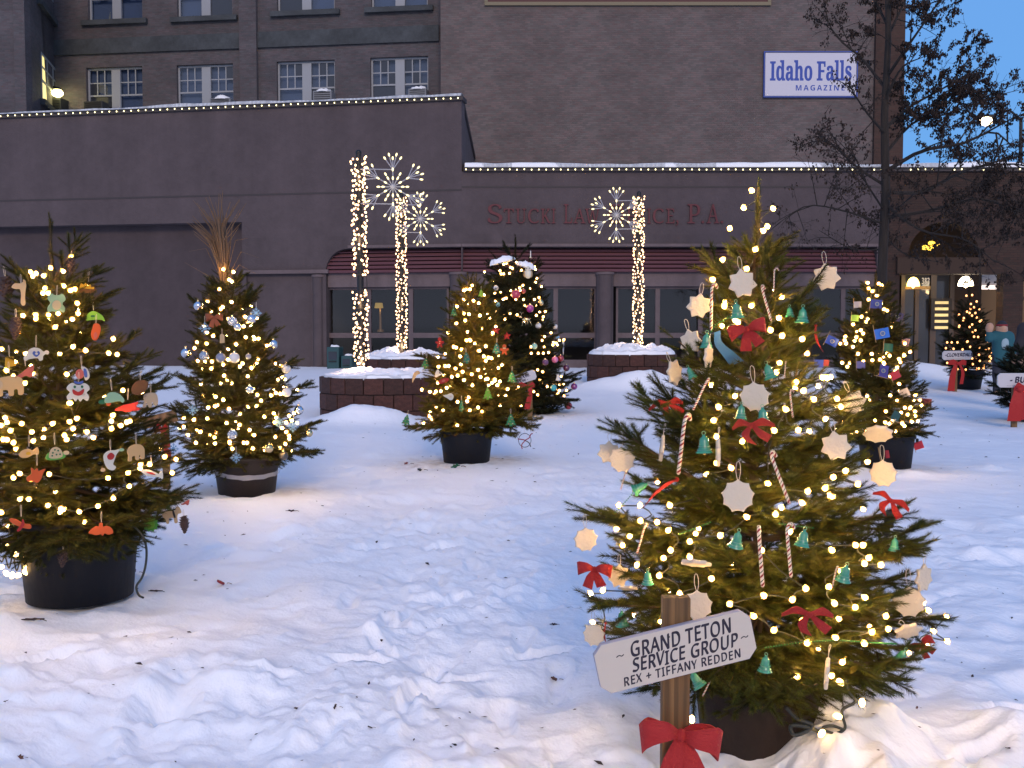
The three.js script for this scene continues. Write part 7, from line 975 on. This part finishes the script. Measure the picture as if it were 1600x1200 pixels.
// ---------------------------------------------------------------- the street tree with dead leaves, street lamp
{
  const d = 21, base = at(1380, 618, d), t = thing('street_tree', 'leafy street tree with dead brown leaves rising past the corner of the brick building', 'tree', V(base.x, gh(base.x, base.z), base.z)), o = t.position, r = rng(99), woods = [], leaves = [], thinw = [];
  const P = (px, py, dz = 0) => at(px, py, d + dz).sub(o);
  const trunk = [V(0, -0.3, 0), P(1381, 560), P(1378, 430), P(1384, 300), P(1382, 180), P(1388, 60), P(1386, -80), P(1392, -260)]; woods.push(taper(trunk, [0.15, 0.115, 0.10, 0.09, 0.075, 0.06, 0.04, 0.015], 10)); 
  function limb(pts, r0, dens, depth) {
    const c = new THREE.CatmullRomCurve3(pts), n = 10, pp = c.getPoints(n), L = c.getLength(); (depth > 1 ? thinw : woods).push(taper(pp, pp.map((_, i) => Math.max(0.003, 0.75 * lerp(r0, r0 * 0.25, i / n))), depth > 1 ? 4 : 6));
    if (depth < 3) { const k = Math.max(2, Math.round(L * (depth === 0 ? 3.4 : 4.8))); for (let i = 0; i < k; i++) { const q = 0.2 + 0.8 * (i + r()) / k; if (q > 0.98) continue; const p = c.getPoint(q), tg = c.getTangent(q), side = V(r() - 0.5, r() - 0.42, r() - 0.5).normalize(), dir = tg.clone().multiplyScalar(0.55).addScaledVector(side, 0.8).normalize(), l = (L * 0.42 * (1.1 - q * 0.5) + 0.1) * (0.6 + 0.6 * r()), m = p.clone().addScaledVector(dir, l * 0.55).add(V(0, 0.03 * l, 0)), e = p.clone().addScaledVector(dir, l).add(V(0, -0.08 * l * r(), 0)); limb([p, m, e], Math.max(0.005, r0 * 0.42), dens, depth + 1); } }
    if (depth >= 1) { const lampLine = at(1540, 192, d).sub(o); const k = Math.round(L * 56 * dens * (depth === 3 ? 1.5 : 1)); for (let i = 0; i < k; i++) { const p = c.getPoint(0.25 + 0.75 * r()); if (perlin.noise(p.x * 2.1, p.y * 2.1, p.z * 2.1) < -0.12 || p.distanceTo(lampLine.copy(at(1540, 192, -(p.z + o.z))).sub(o)) < 0.13) continue; leaves.push([p.add(V((r() - 0.5) * 0.08, (r() - 0.7) * 0.08, (r() - 0.5) * 0.08)), r()]); } }
  }
  const L = (list, r0, dens) => limb(list.map(([x, y, z]) => P(x, y, z || 0)), r0, dens, 0);
  L([[1384, 268], [1440, 236, -0.4], [1505, 224, -0.8], [1552, 206, -1.0], [1585, 232, -1.2]], 0.06, 1.0); L([[1384, 200], [1420, 168, 0.5], [1470, 140, 0.7], [1530, 108, 0.8]], 0.05, 1.15); L([[1386, 120], [1420, 70, -0.5], [1455, 20, -0.9], [1490, -30, -1]], 0.05, 1.3); L([[1386, 60], [1410, 10, 0.4], [1440, -50, 0.6]], 0.045, 1.2);
  L([[1383, 240], [1430, 190, 0.8], [1480, 178, 1.4], [1530, 160, 1.7]], 0.045, 1.1); L([[1382, 160], [1410, 105, -0.6], [1445, 88, -1.1]], 0.04, 1.6); L([[1383, 300], [1440, 300, 0.6], [1520, 262, 1.2], [1600, 258, 1.5], [1660, 280, 1.6]], 0.055, 0.7); L([[1380, 340], [1450, 330, -0.5], [1530, 310, -1.0], [1590, 330, -1.2], [1650, 360, -1.4]], 0.05, 0.55); L([[1384, 320], [1440, 360, -0.8], [1510, 375, -1.4], [1555, 410, -1.6]], 0.04, 0.8); L([[1500, 226, -0.8], [1530, 240, -0.9], [1545, 268, -1]], 0.02, 1.3);
  L([[1383, 290], [1340, 262, 0.4], [1300, 225, 0.7], [1270, 205, 0.9]], 0.045, 0.32); L([[1381, 350], [1320, 330, -0.4], [1260, 322, -0.8], [1215, 350, -1]], 0.035, 0.14); L([[1379, 390], [1330, 388, 0.5], [1280, 360, 0.9]], 0.03, 0.12); L([[1385, 140], [1345, 90, 0.5], [1310, 60, 0.8], [1285, 20, 1]], 0.045, 0.42); L([[1384, 210], [1350, 170, -0.6], [1325, 130, -1]], 0.04, 0.5); L([[1387, 40], [1360, -10, 0.5], [1330, -50, 0.8]], 0.04, 0.5); L([[1382, 330], [1350, 280, -0.7], [1330, 240, -1.2], [1300, 300, -1.5]], 0.03, 0.3); L([[1380, 370], [1420, 400, 0.4], [1470, 410, 0.6]], 0.025, 0.4);
  part(t, 'trunk', merge(woods), M.greyBark); part(t, 'twigs', merge(thinw), M.greyBark).userData.kind = 'stuff';
  const lg = new THREE.BufferGeometry(); lg.setAttribute('position', new THREE.Float32BufferAttribute([0, 0, 0, 0.028, 0.03, 0.01, 0, 0.085, 0.004, -0.028, 0.03, 0.012, 0, 0.035, -0.008], 3)); lg.setIndex([0, 1, 4, 1, 2, 4, 4, 2, 3, 0, 4, 3]); lg.computeVertexNormals();
  const im = new THREE.InstancedMesh(lg, std(C(0.020, 0.012, 0.0085), 0.85, { side: THREE.DoubleSide }), leaves.length), m4 = new THREE.Matrix4(), q = new THREE.Quaternion(), e = new THREE.Euler(), col = new THREE.Color();
  leaves.forEach(([p, s], i) => { e.set(Math.PI + (r() - 0.5) * 1.6, r() * 6.28, (r() - 0.5) * 1.6); q.setFromEuler(e); const k = 0.50 + 0.42 * s; m4.compose(p, q, V(k, k, k)); im.setMatrixAt(i, m4); const b = 0.6 + 0.8 * r(); col.setRGB(b * (1 + 0.25 * r()), b, b * 0.9); im.setColorAt(i, col); });
  im.name = 'crown'; im.userData.kind = 'stuff'; im.castShadow = im.receiveShadow = true; t.add(im);
  console.log('street tree leaves', leaves.length, 'spruce sprigs', Object.values(trees).map((T) => T.count).join(' '));
}
{ const d = 60, p = at(1540, 192, d), t = thing('street_lamp', 'lit street lamp shining through the dead leaves against the blue sky', 'street lamp', V(p.x, 0.3, p.z)), h = p.y - 0.3; part(t, 'pole', taper([V(2.2, 0, 0), V(2.2, h * 0.6, 0), V(2.1, h + 0.2, 0), V(1.4, h + 0.75, 0), V(0.5, h + 0.5, 0)], [0.16, 0.13, 0.1, 0.07, 0.05], 10), M.darkMetal); part(t, 'lamp_head', new RoundedBoxGeometry(1.0, 0.2, 0.4, 3, 0.08).translate(0.1, h + 0.38, 0), M.darkMetal); part(t, 'bulb', new THREE.SphereGeometry(0.32, 16, 12).scale(1.25, 0.8, 1).translate(0, h + 0.08, 0.05), std(C(0.9, 0.7, 0.5), 0.4, { emissive: C(1, 0.72, 0.42), emissiveIntensity: 9 })); pointLight(t, 0, h + 0.05, 0.05, C(1, 0.62, 0.3), 60, 10); }

// ---------------------------------------------------------------- people at the edge of the square
function bodyGeo(bones, cell, size, centre) {               // bones: [a, b, ra, rb]; one smooth skin round them all
  const n = Math.min(112, Math.ceil(size / cell)), mc = new MarchingCubes(n, new THREE.MeshBasicMaterial(), false, false, 60000); mc.isolation = 0; const half = n / 2;
  for (let k = 0; k < n; k++) for (let j = 0; j < n; j++) for (let i = 0; i < n; i++) {
    const x = (i - half) / half * size / 2 + centre.x, y = (j - half) / half * size / 2 + centre.y, z = (k - half) / half * size / 2 + centre.z; let s = 0; const K = 34;
    for (const [a, b, ra, rb] of bones) { const bx = b.x - a.x, by = b.y - a.y, bz = b.z - a.z, q = clamp(((x - a.x) * bx + (y - a.y) * by + (z - a.z) * bz) / (bx * bx + by * by + bz * bz + 1e-9), 0, 1), dd = Math.hypot(x - a.x - q * bx, y - a.y - q * by, z - a.z - q * bz) - lerp(ra, rb, q); s += Math.exp(-K * Math.min(dd, 1)); }
    mc.field[i + j * n + k * n * n] = Math.log(Math.max(s, 1e-12)) / K;
  }
  mc.update(); const g = new THREE.BufferGeometry(), c = mc.count, p = new Float32Array(mc.positionArray.slice(0, c * 3));
  for (let i = 0; i < c; i++) { p[i * 3] = p[i * 3] * size / 2 + centre.x; p[i * 3 + 1] = p[i * 3 + 1] * size / 2 + centre.y; p[i * 3 + 2] = p[i * 3 + 2] * size / 2 + centre.z; }
  g.setAttribute('position', new THREE.BufferAttribute(p, 3)); g.setAttribute('normal', new THREE.BufferAttribute(new Float32Array(mc.normalArray.slice(0, c * 3)), 3)); g.setAttribute('uv', new THREE.BufferAttribute(new Float32Array(c * 2), 2)); return g;
}
function person(pos, h, label, coat, legs, skin, raise, hatMake) {
  const t = thing('person', label, 'person', pos), k = h / 1.75, v = (x, y, z) => V(x * k, y * k, z * k), B = (a, b, ra, rb) => [a, b, ra * k, rb * k];
  const armL = raise ? [v(-0.2, 1.42, 0), v(-0.34, 1.36, 0.1), v(-0.36, 1.60, 0.12)] : [v(-0.2, 1.42, 0), v(-0.27, 1.14, 0.02), v(-0.25, 0.9, 0.1)], armR = [v(0.2, 1.42, 0), v(0.27, 1.14, 0.02), v(0.24, 0.9, 0.12)];
  const hand = (w, dir) => { const o = []; for (let f = 0; f < 4; f++) { const s = (f - 1.5) * 0.02; o.push(B(w.clone().add(v(s, 0, 0.005)), w.clone().add(v(s * 1.1, dir * (0.09 - Math.abs(f - 1.4) * 0.008), 0.02)), 0.011, 0.008)); } o.push(B(w, w.clone().add(v(0, dir * 0.05, 0)), 0.034, 0.03), B(w.clone().add(v(0.03, 0, 0.01)), w.clone().add(v(0.055, dir * 0.05, 0.03)), 0.012, 0.009)); return o; };
  const head = [B(v(0, 1.63, 0), v(0, 1.66, 0.005), 0.098, 0.1), B(v(0, 1.56, 0.03), v(0, 1.58, 0.04), 0.06, 0.06), B(v(0, 1.615, 0.10), v(0, 1.60, 0.118), 0.016, 0.018), B(v(-0.1, 1.62, 0), v(-0.104, 1.6, 0), 0.018, 0.016), B(v(0.1, 1.62, 0), v(0.104, 1.6, 0), 0.018, 0.016)];
  const torso = [B(v(0, 1.35, 0), v(0, 1.02, 0), 0.17, 0.16), B(v(-0.15, 1.42, 0), v(0.15, 1.42, 0), 0.09, 0.09), B(v(0, 1.44, 0), v(0, 1.55, 0.01), 0.062, 0.058)], leg = (s) => [B(v(s * 0.09, 0.95, 0), v(s * 0.1, 0.5, 0.02), 0.1, 0.068), B(v(s * 0.1, 0.5, 0.02), v(s * 0.1, 0.08, 0), 0.066, 0.05), B(v(s * 0.1, 0.04, -0.02), v(s * 0.11, 0.035, 0.15), 0.045, 0.04)], arm = (a, x) => [B(a[0], a[1], 0.06 + x, 0.048 + x), B(a[1], a[2], 0.048 + x, 0.036 + x)];
  const c = v(0, 0.87, 0.02), all = [...head, ...torso, ...leg(-1), ...leg(1), ...arm(armL, 0), ...arm(armR, 0), ...hand(armL[2], raise ? 1 : -1), ...hand(armR[2], -1)];
  part(t, 'body', bodyGeo(all, 0.018, 2.0 * k, c), skin);
  part(t, 'coat', bodyGeo([B(v(0, 1.34, 0), v(0, 0.86, 0), 0.205, 0.2), B(v(-0.15, 1.41, 0), v(0.15, 1.41, 0), 0.115, 0.115), B(v(0, 1.44, 0), v(0, 1.49, 0), 0.095, 0.085), ...arm(armL, 0.022).map((b, i) => (i ? [b[0], b[0].clone().lerp(b[1], 0.92), b[2], b[3]] : b)), ...arm(armR, 0.022)], 0.018, 2.0 * k, c), coat);
  part(t, 'trousers', bodyGeo([B(v(-0.09, 0.93, 0), v(-0.1, 0.5, 0.02), 0.12, 0.088), B(v(-0.1, 0.5, 0.02), v(-0.1, 0.12, 0), 0.086, 0.075), B(v(0.09, 0.93, 0), v(0.1, 0.5, 0.02), 0.12, 0.088), B(v(0.1, 0.5, 0.02), v(0.1, 0.12, 0), 0.086, 0.075)], 0.018, 2.0 * k, c), legs);
  part(t, 'boot', merge([-1, 1].map((s) => new THREE.SphereGeometry(0.06 * k, 14, 10).scale(0.95, 0.75, 1.9).translate(s * 0.105 * k, 0.04 * k, 0.06 * k))), M.darkMetal);
  for (const s of [-1, 1]) part(t, 'eye', new THREE.SphereGeometry(0.010 * k, 8, 6).translate(s * 0.036 * k, 1.64 * k, 0.098 * k), M.darkMetal);
  part(t, 'mouth', new THREE.SphereGeometry(0.02 * k, 8, 6).scale(1.2, 0.25, 0.4).translate(0, 1.562 * k, 0.104 * k), std(C(0.3, 0.1, 0.09), 0.6));
  hatMake(t, k); return t;
}
const skin = std(C(0.42, 0.25, 0.17), 0.6);
{ const d = 21.6, p = at(1565, HORIZON, d); p.y = gh(p.x, p.z); person(p, 1.58, 'person in teal winter jacket and red-brimmed dark hat raising one hand behind the edge sign', std(C(0.012, 0.085, 0.11), 0.85), std(C(0.02, 0.022, 0.035), 0.9), skin, true, (t, k) => { part(t, 'hat', new THREE.SphereGeometry(0.122 * k, 18, 12, 0, Math.PI * 2, 0, Math.PI * 0.55).scale(1, 1.05, 1.05).translate(0, 1.665 * k, 0), std(C(0.02, 0.02, 0.03), 0.9)); part(t, 'hat_brim', new THREE.TorusGeometry(0.118 * k, 0.02 * k, 8, 24).rotateX(Math.PI / 2).translate(0, 1.68 * k, 0), std(C(0.22, 0.015, 0.02), 0.9)); part(t, 'shirt_front', new THREE.SphereGeometry(0.1 * k, 14, 10).scale(0.9, 1.6, 0.35).translate(0, 1.24 * k, 0.185 * k), std(C(0.25, 0.36, 0.42), 0.8)); }); }
{ const d = 18.2, p = at(1617, HORIZON, d); p.y = gh(p.x, p.z); person(p, 1.88, 'person in a dark coat and crimson hat with white trim cut by the picture edge', std(C(0.02, 0.018, 0.024), 0.9), std(C(0.02, 0.02, 0.025), 0.9), skin, false, (t, k) => { part(t, 'hat', new THREE.ConeGeometry(0.15 * k, 0.46 * k, 20).translate(0, 1.93 * k, -0.02), std(C(0.30, 0.012, 0.05), 0.9)); part(t, 'hat_trim', new THREE.TorusGeometry(0.125 * k, 0.045 * k, 10, 26).rotateX(Math.PI / 2).translate(0, 1.70 * k, 0), std(C(0.7, 0.68, 0.68), 0.95)); part(t, 'pompom', new THREE.SphereGeometry(0.055 * k, 12, 8).translate(0, 2.17 * k, -0.02), std(C(0.7, 0.68, 0.68), 0.95)); }); }

// ---------------------------------------------------------------- bits lying on the snow
{
  const r = rng(2024), gs = [], leaf = (s, fold) => { const g = new THREE.BufferGeometry(); g.setAttribute('position', new THREE.Float32BufferAttribute([-s, 0, 0, -s * 0.2, fold * s, s * 0.45, s, 0.1 * s, 0, -s * 0.2, fold * s, -s * 0.45, 0, 0.02 * s, 0], 3)); g.setIndex([0, 1, 4, 1, 2, 4, 4, 2, 3, 0, 4, 3]); g.setAttribute('uv', new THREE.Float32BufferAttribute(new Float32Array(10), 2)); g.computeVertexNormals(); return g; };
  for (let i = 0; i < 900; i++) { const d = 2.3 + 17 * Math.pow(r(), 1.6), x = (r() - 0.5) * (1.4 + d * 1.1), z = -d, s = (0.005 + 0.017 * r() * r()) * (1 + d * 0.04); gs.push(leaf(s, 0.3 * r()).rotateY(r() * 6.28).rotateX((r() - 0.5) * 0.8).translate(x, gh(x, z) + 0.004, z)); }
  const m = shade(new THREE.Mesh(merge(gs), std(C(0.035, 0.022, 0.018), 0.9, { side: THREE.DoubleSide }))); m.name = 'leaf_litter'; tag(m, 'dark specks of leaf and twig strewn over the trodden snow', 'litter', null, 'stuff'); scene.add(m);
  const lying = (px, py, d, name, cat, label, mat, s, sc = [1, 1, 1]) => { let p = at(px, py, d); for (let i = 0; i < 8; i++) { d += (p.y - gh(p.x, p.z)) * d / EYE * 0.9; p = at(px, py, d); } const t = thing(name, label, cat, V(p.x, gh(p.x, p.z), p.z)); const g = blob([[-1.2, 0.1], [-0.6, 0.16], [-0.3, 0.55], [0.0, 0.2], [0.6, 0.42], [0.5, 0.05], [1.1, -0.2], [0.3, -0.28], [-0.2, -0.5], [-0.4, -0.12]].map(([a, b]) => [a * s, b * s])); part(t, 'leaf', new THREE.ExtrudeGeometry(g, { depth: s * 0.2, bevelEnabled: true, bevelSize: s * 0.06, bevelThickness: s * 0.06, bevelSegments: 1 }).rotateX(-0.9 + 0.5 * Math.sin(px)).rotateY(px * 1.7).scale(...sc).translate(0, s * 0.3, 0), mat); part(t, 'stalk', tube([V(s, s * 0.3, 0), V(s * 1.4, s * 0.35, 0.1 * s), V(s * 1.9, s * 0.2, 0.2 * s)], s * 0.06, 6, 4), M.twig); return t; };
  const dk = std(C(0.04, 0.022, 0.018), 0.9), rd = std(C(0.22, 0.02, 0.02), 0.7), br = std(C(0.11, 0.04, 0.02), 0.8);
  lying(345, 914, 5.6, 'fallen_bloom', 'fallen decoration', 'crumpled red scrap with dark twigs lying on the snow beyond the big black tub', rd, 0.035, [1, 1.3, 1]); lying(866, 1046, 4.2, 'fallen_leaf', 'leaf', 'red-brown leaf alone on the bare snow before the large spruce', br, 0.022); lying(33, 1184, 2.55, 'fallen_leaf', 'leaf', 'orange-brown leaf nearest the picture corner below the big black tub', br, 0.016); lying(524, 1122, 3.0, 'fallen_leaf', 'leaf', 'dark curled leaf in the empty middle of the nearest snow', dk, 0.016); lying(578, 1138, 2.9, 'fallen_leaf', 'leaf', 'smaller dark leaf just beyond the dark curled one', dk, 0.012); lying(50, 972, 4.8, 'fallen_leaf', 'twig', 'dark feathery twig on the snow under the big black tub', dk, 0.04, [1.2, 0.6, 0.6]); lying(1433, 1107, 3.2, 'fallen_leaf', 'leaf', 'small red-brown crumb on the snow bank by the brown pot', br, 0.01); lying(242, 926, 5.3, 'fallen_leaf', 'twig', 'dark twig end on the snow beside the power cable', dk, 0.03, [1.2, 0.6, 0.7]); lying(210, 896, 5.6, 'fallen_leaf', 'leaf', 'dull red scrap against the side of the big black tub', std(C(0.10, 0.03, 0.03), 0.9), 0.028); lying(865, 977, 4.9, 'fallen_leaf', 'leaf', 'tiny dark leaf off the snow-side boughs of the large spruce', dk, 0.016); lying(455, 800, 8, 'fallen_leaf', 'twig', 'dark crooked twig on the snow near the film-wrapped tub', dk, 0.035, [1.3, 0.5, 0.5]);
  lying(712, 731, 11.1, 'fallen_ornament', 'fallen decoration', 'green foam ornament fallen on the snow at the foot of the plain black tub', FO.dgreen, 0.06, [1, 0.8, 0.8]); lying(655, 736, 11, 'fallen_ornament', 'fallen decoration', 'dark broken ornament on the snow, farther from the plain black tub', M.darkMetal, 0.05, [1.2, 0.5, 0.6]); lying(635, 726, 11.2, 'fallen_ornament', 'fallen decoration', 'reddish broken ornament on the snow, farthest out from the plain black tub', std(C(0.2, 0.06, 0.05), 0.9), 0.045, [1.1, 0.6, 0.7]);
}
renderer.render(scene, camera);
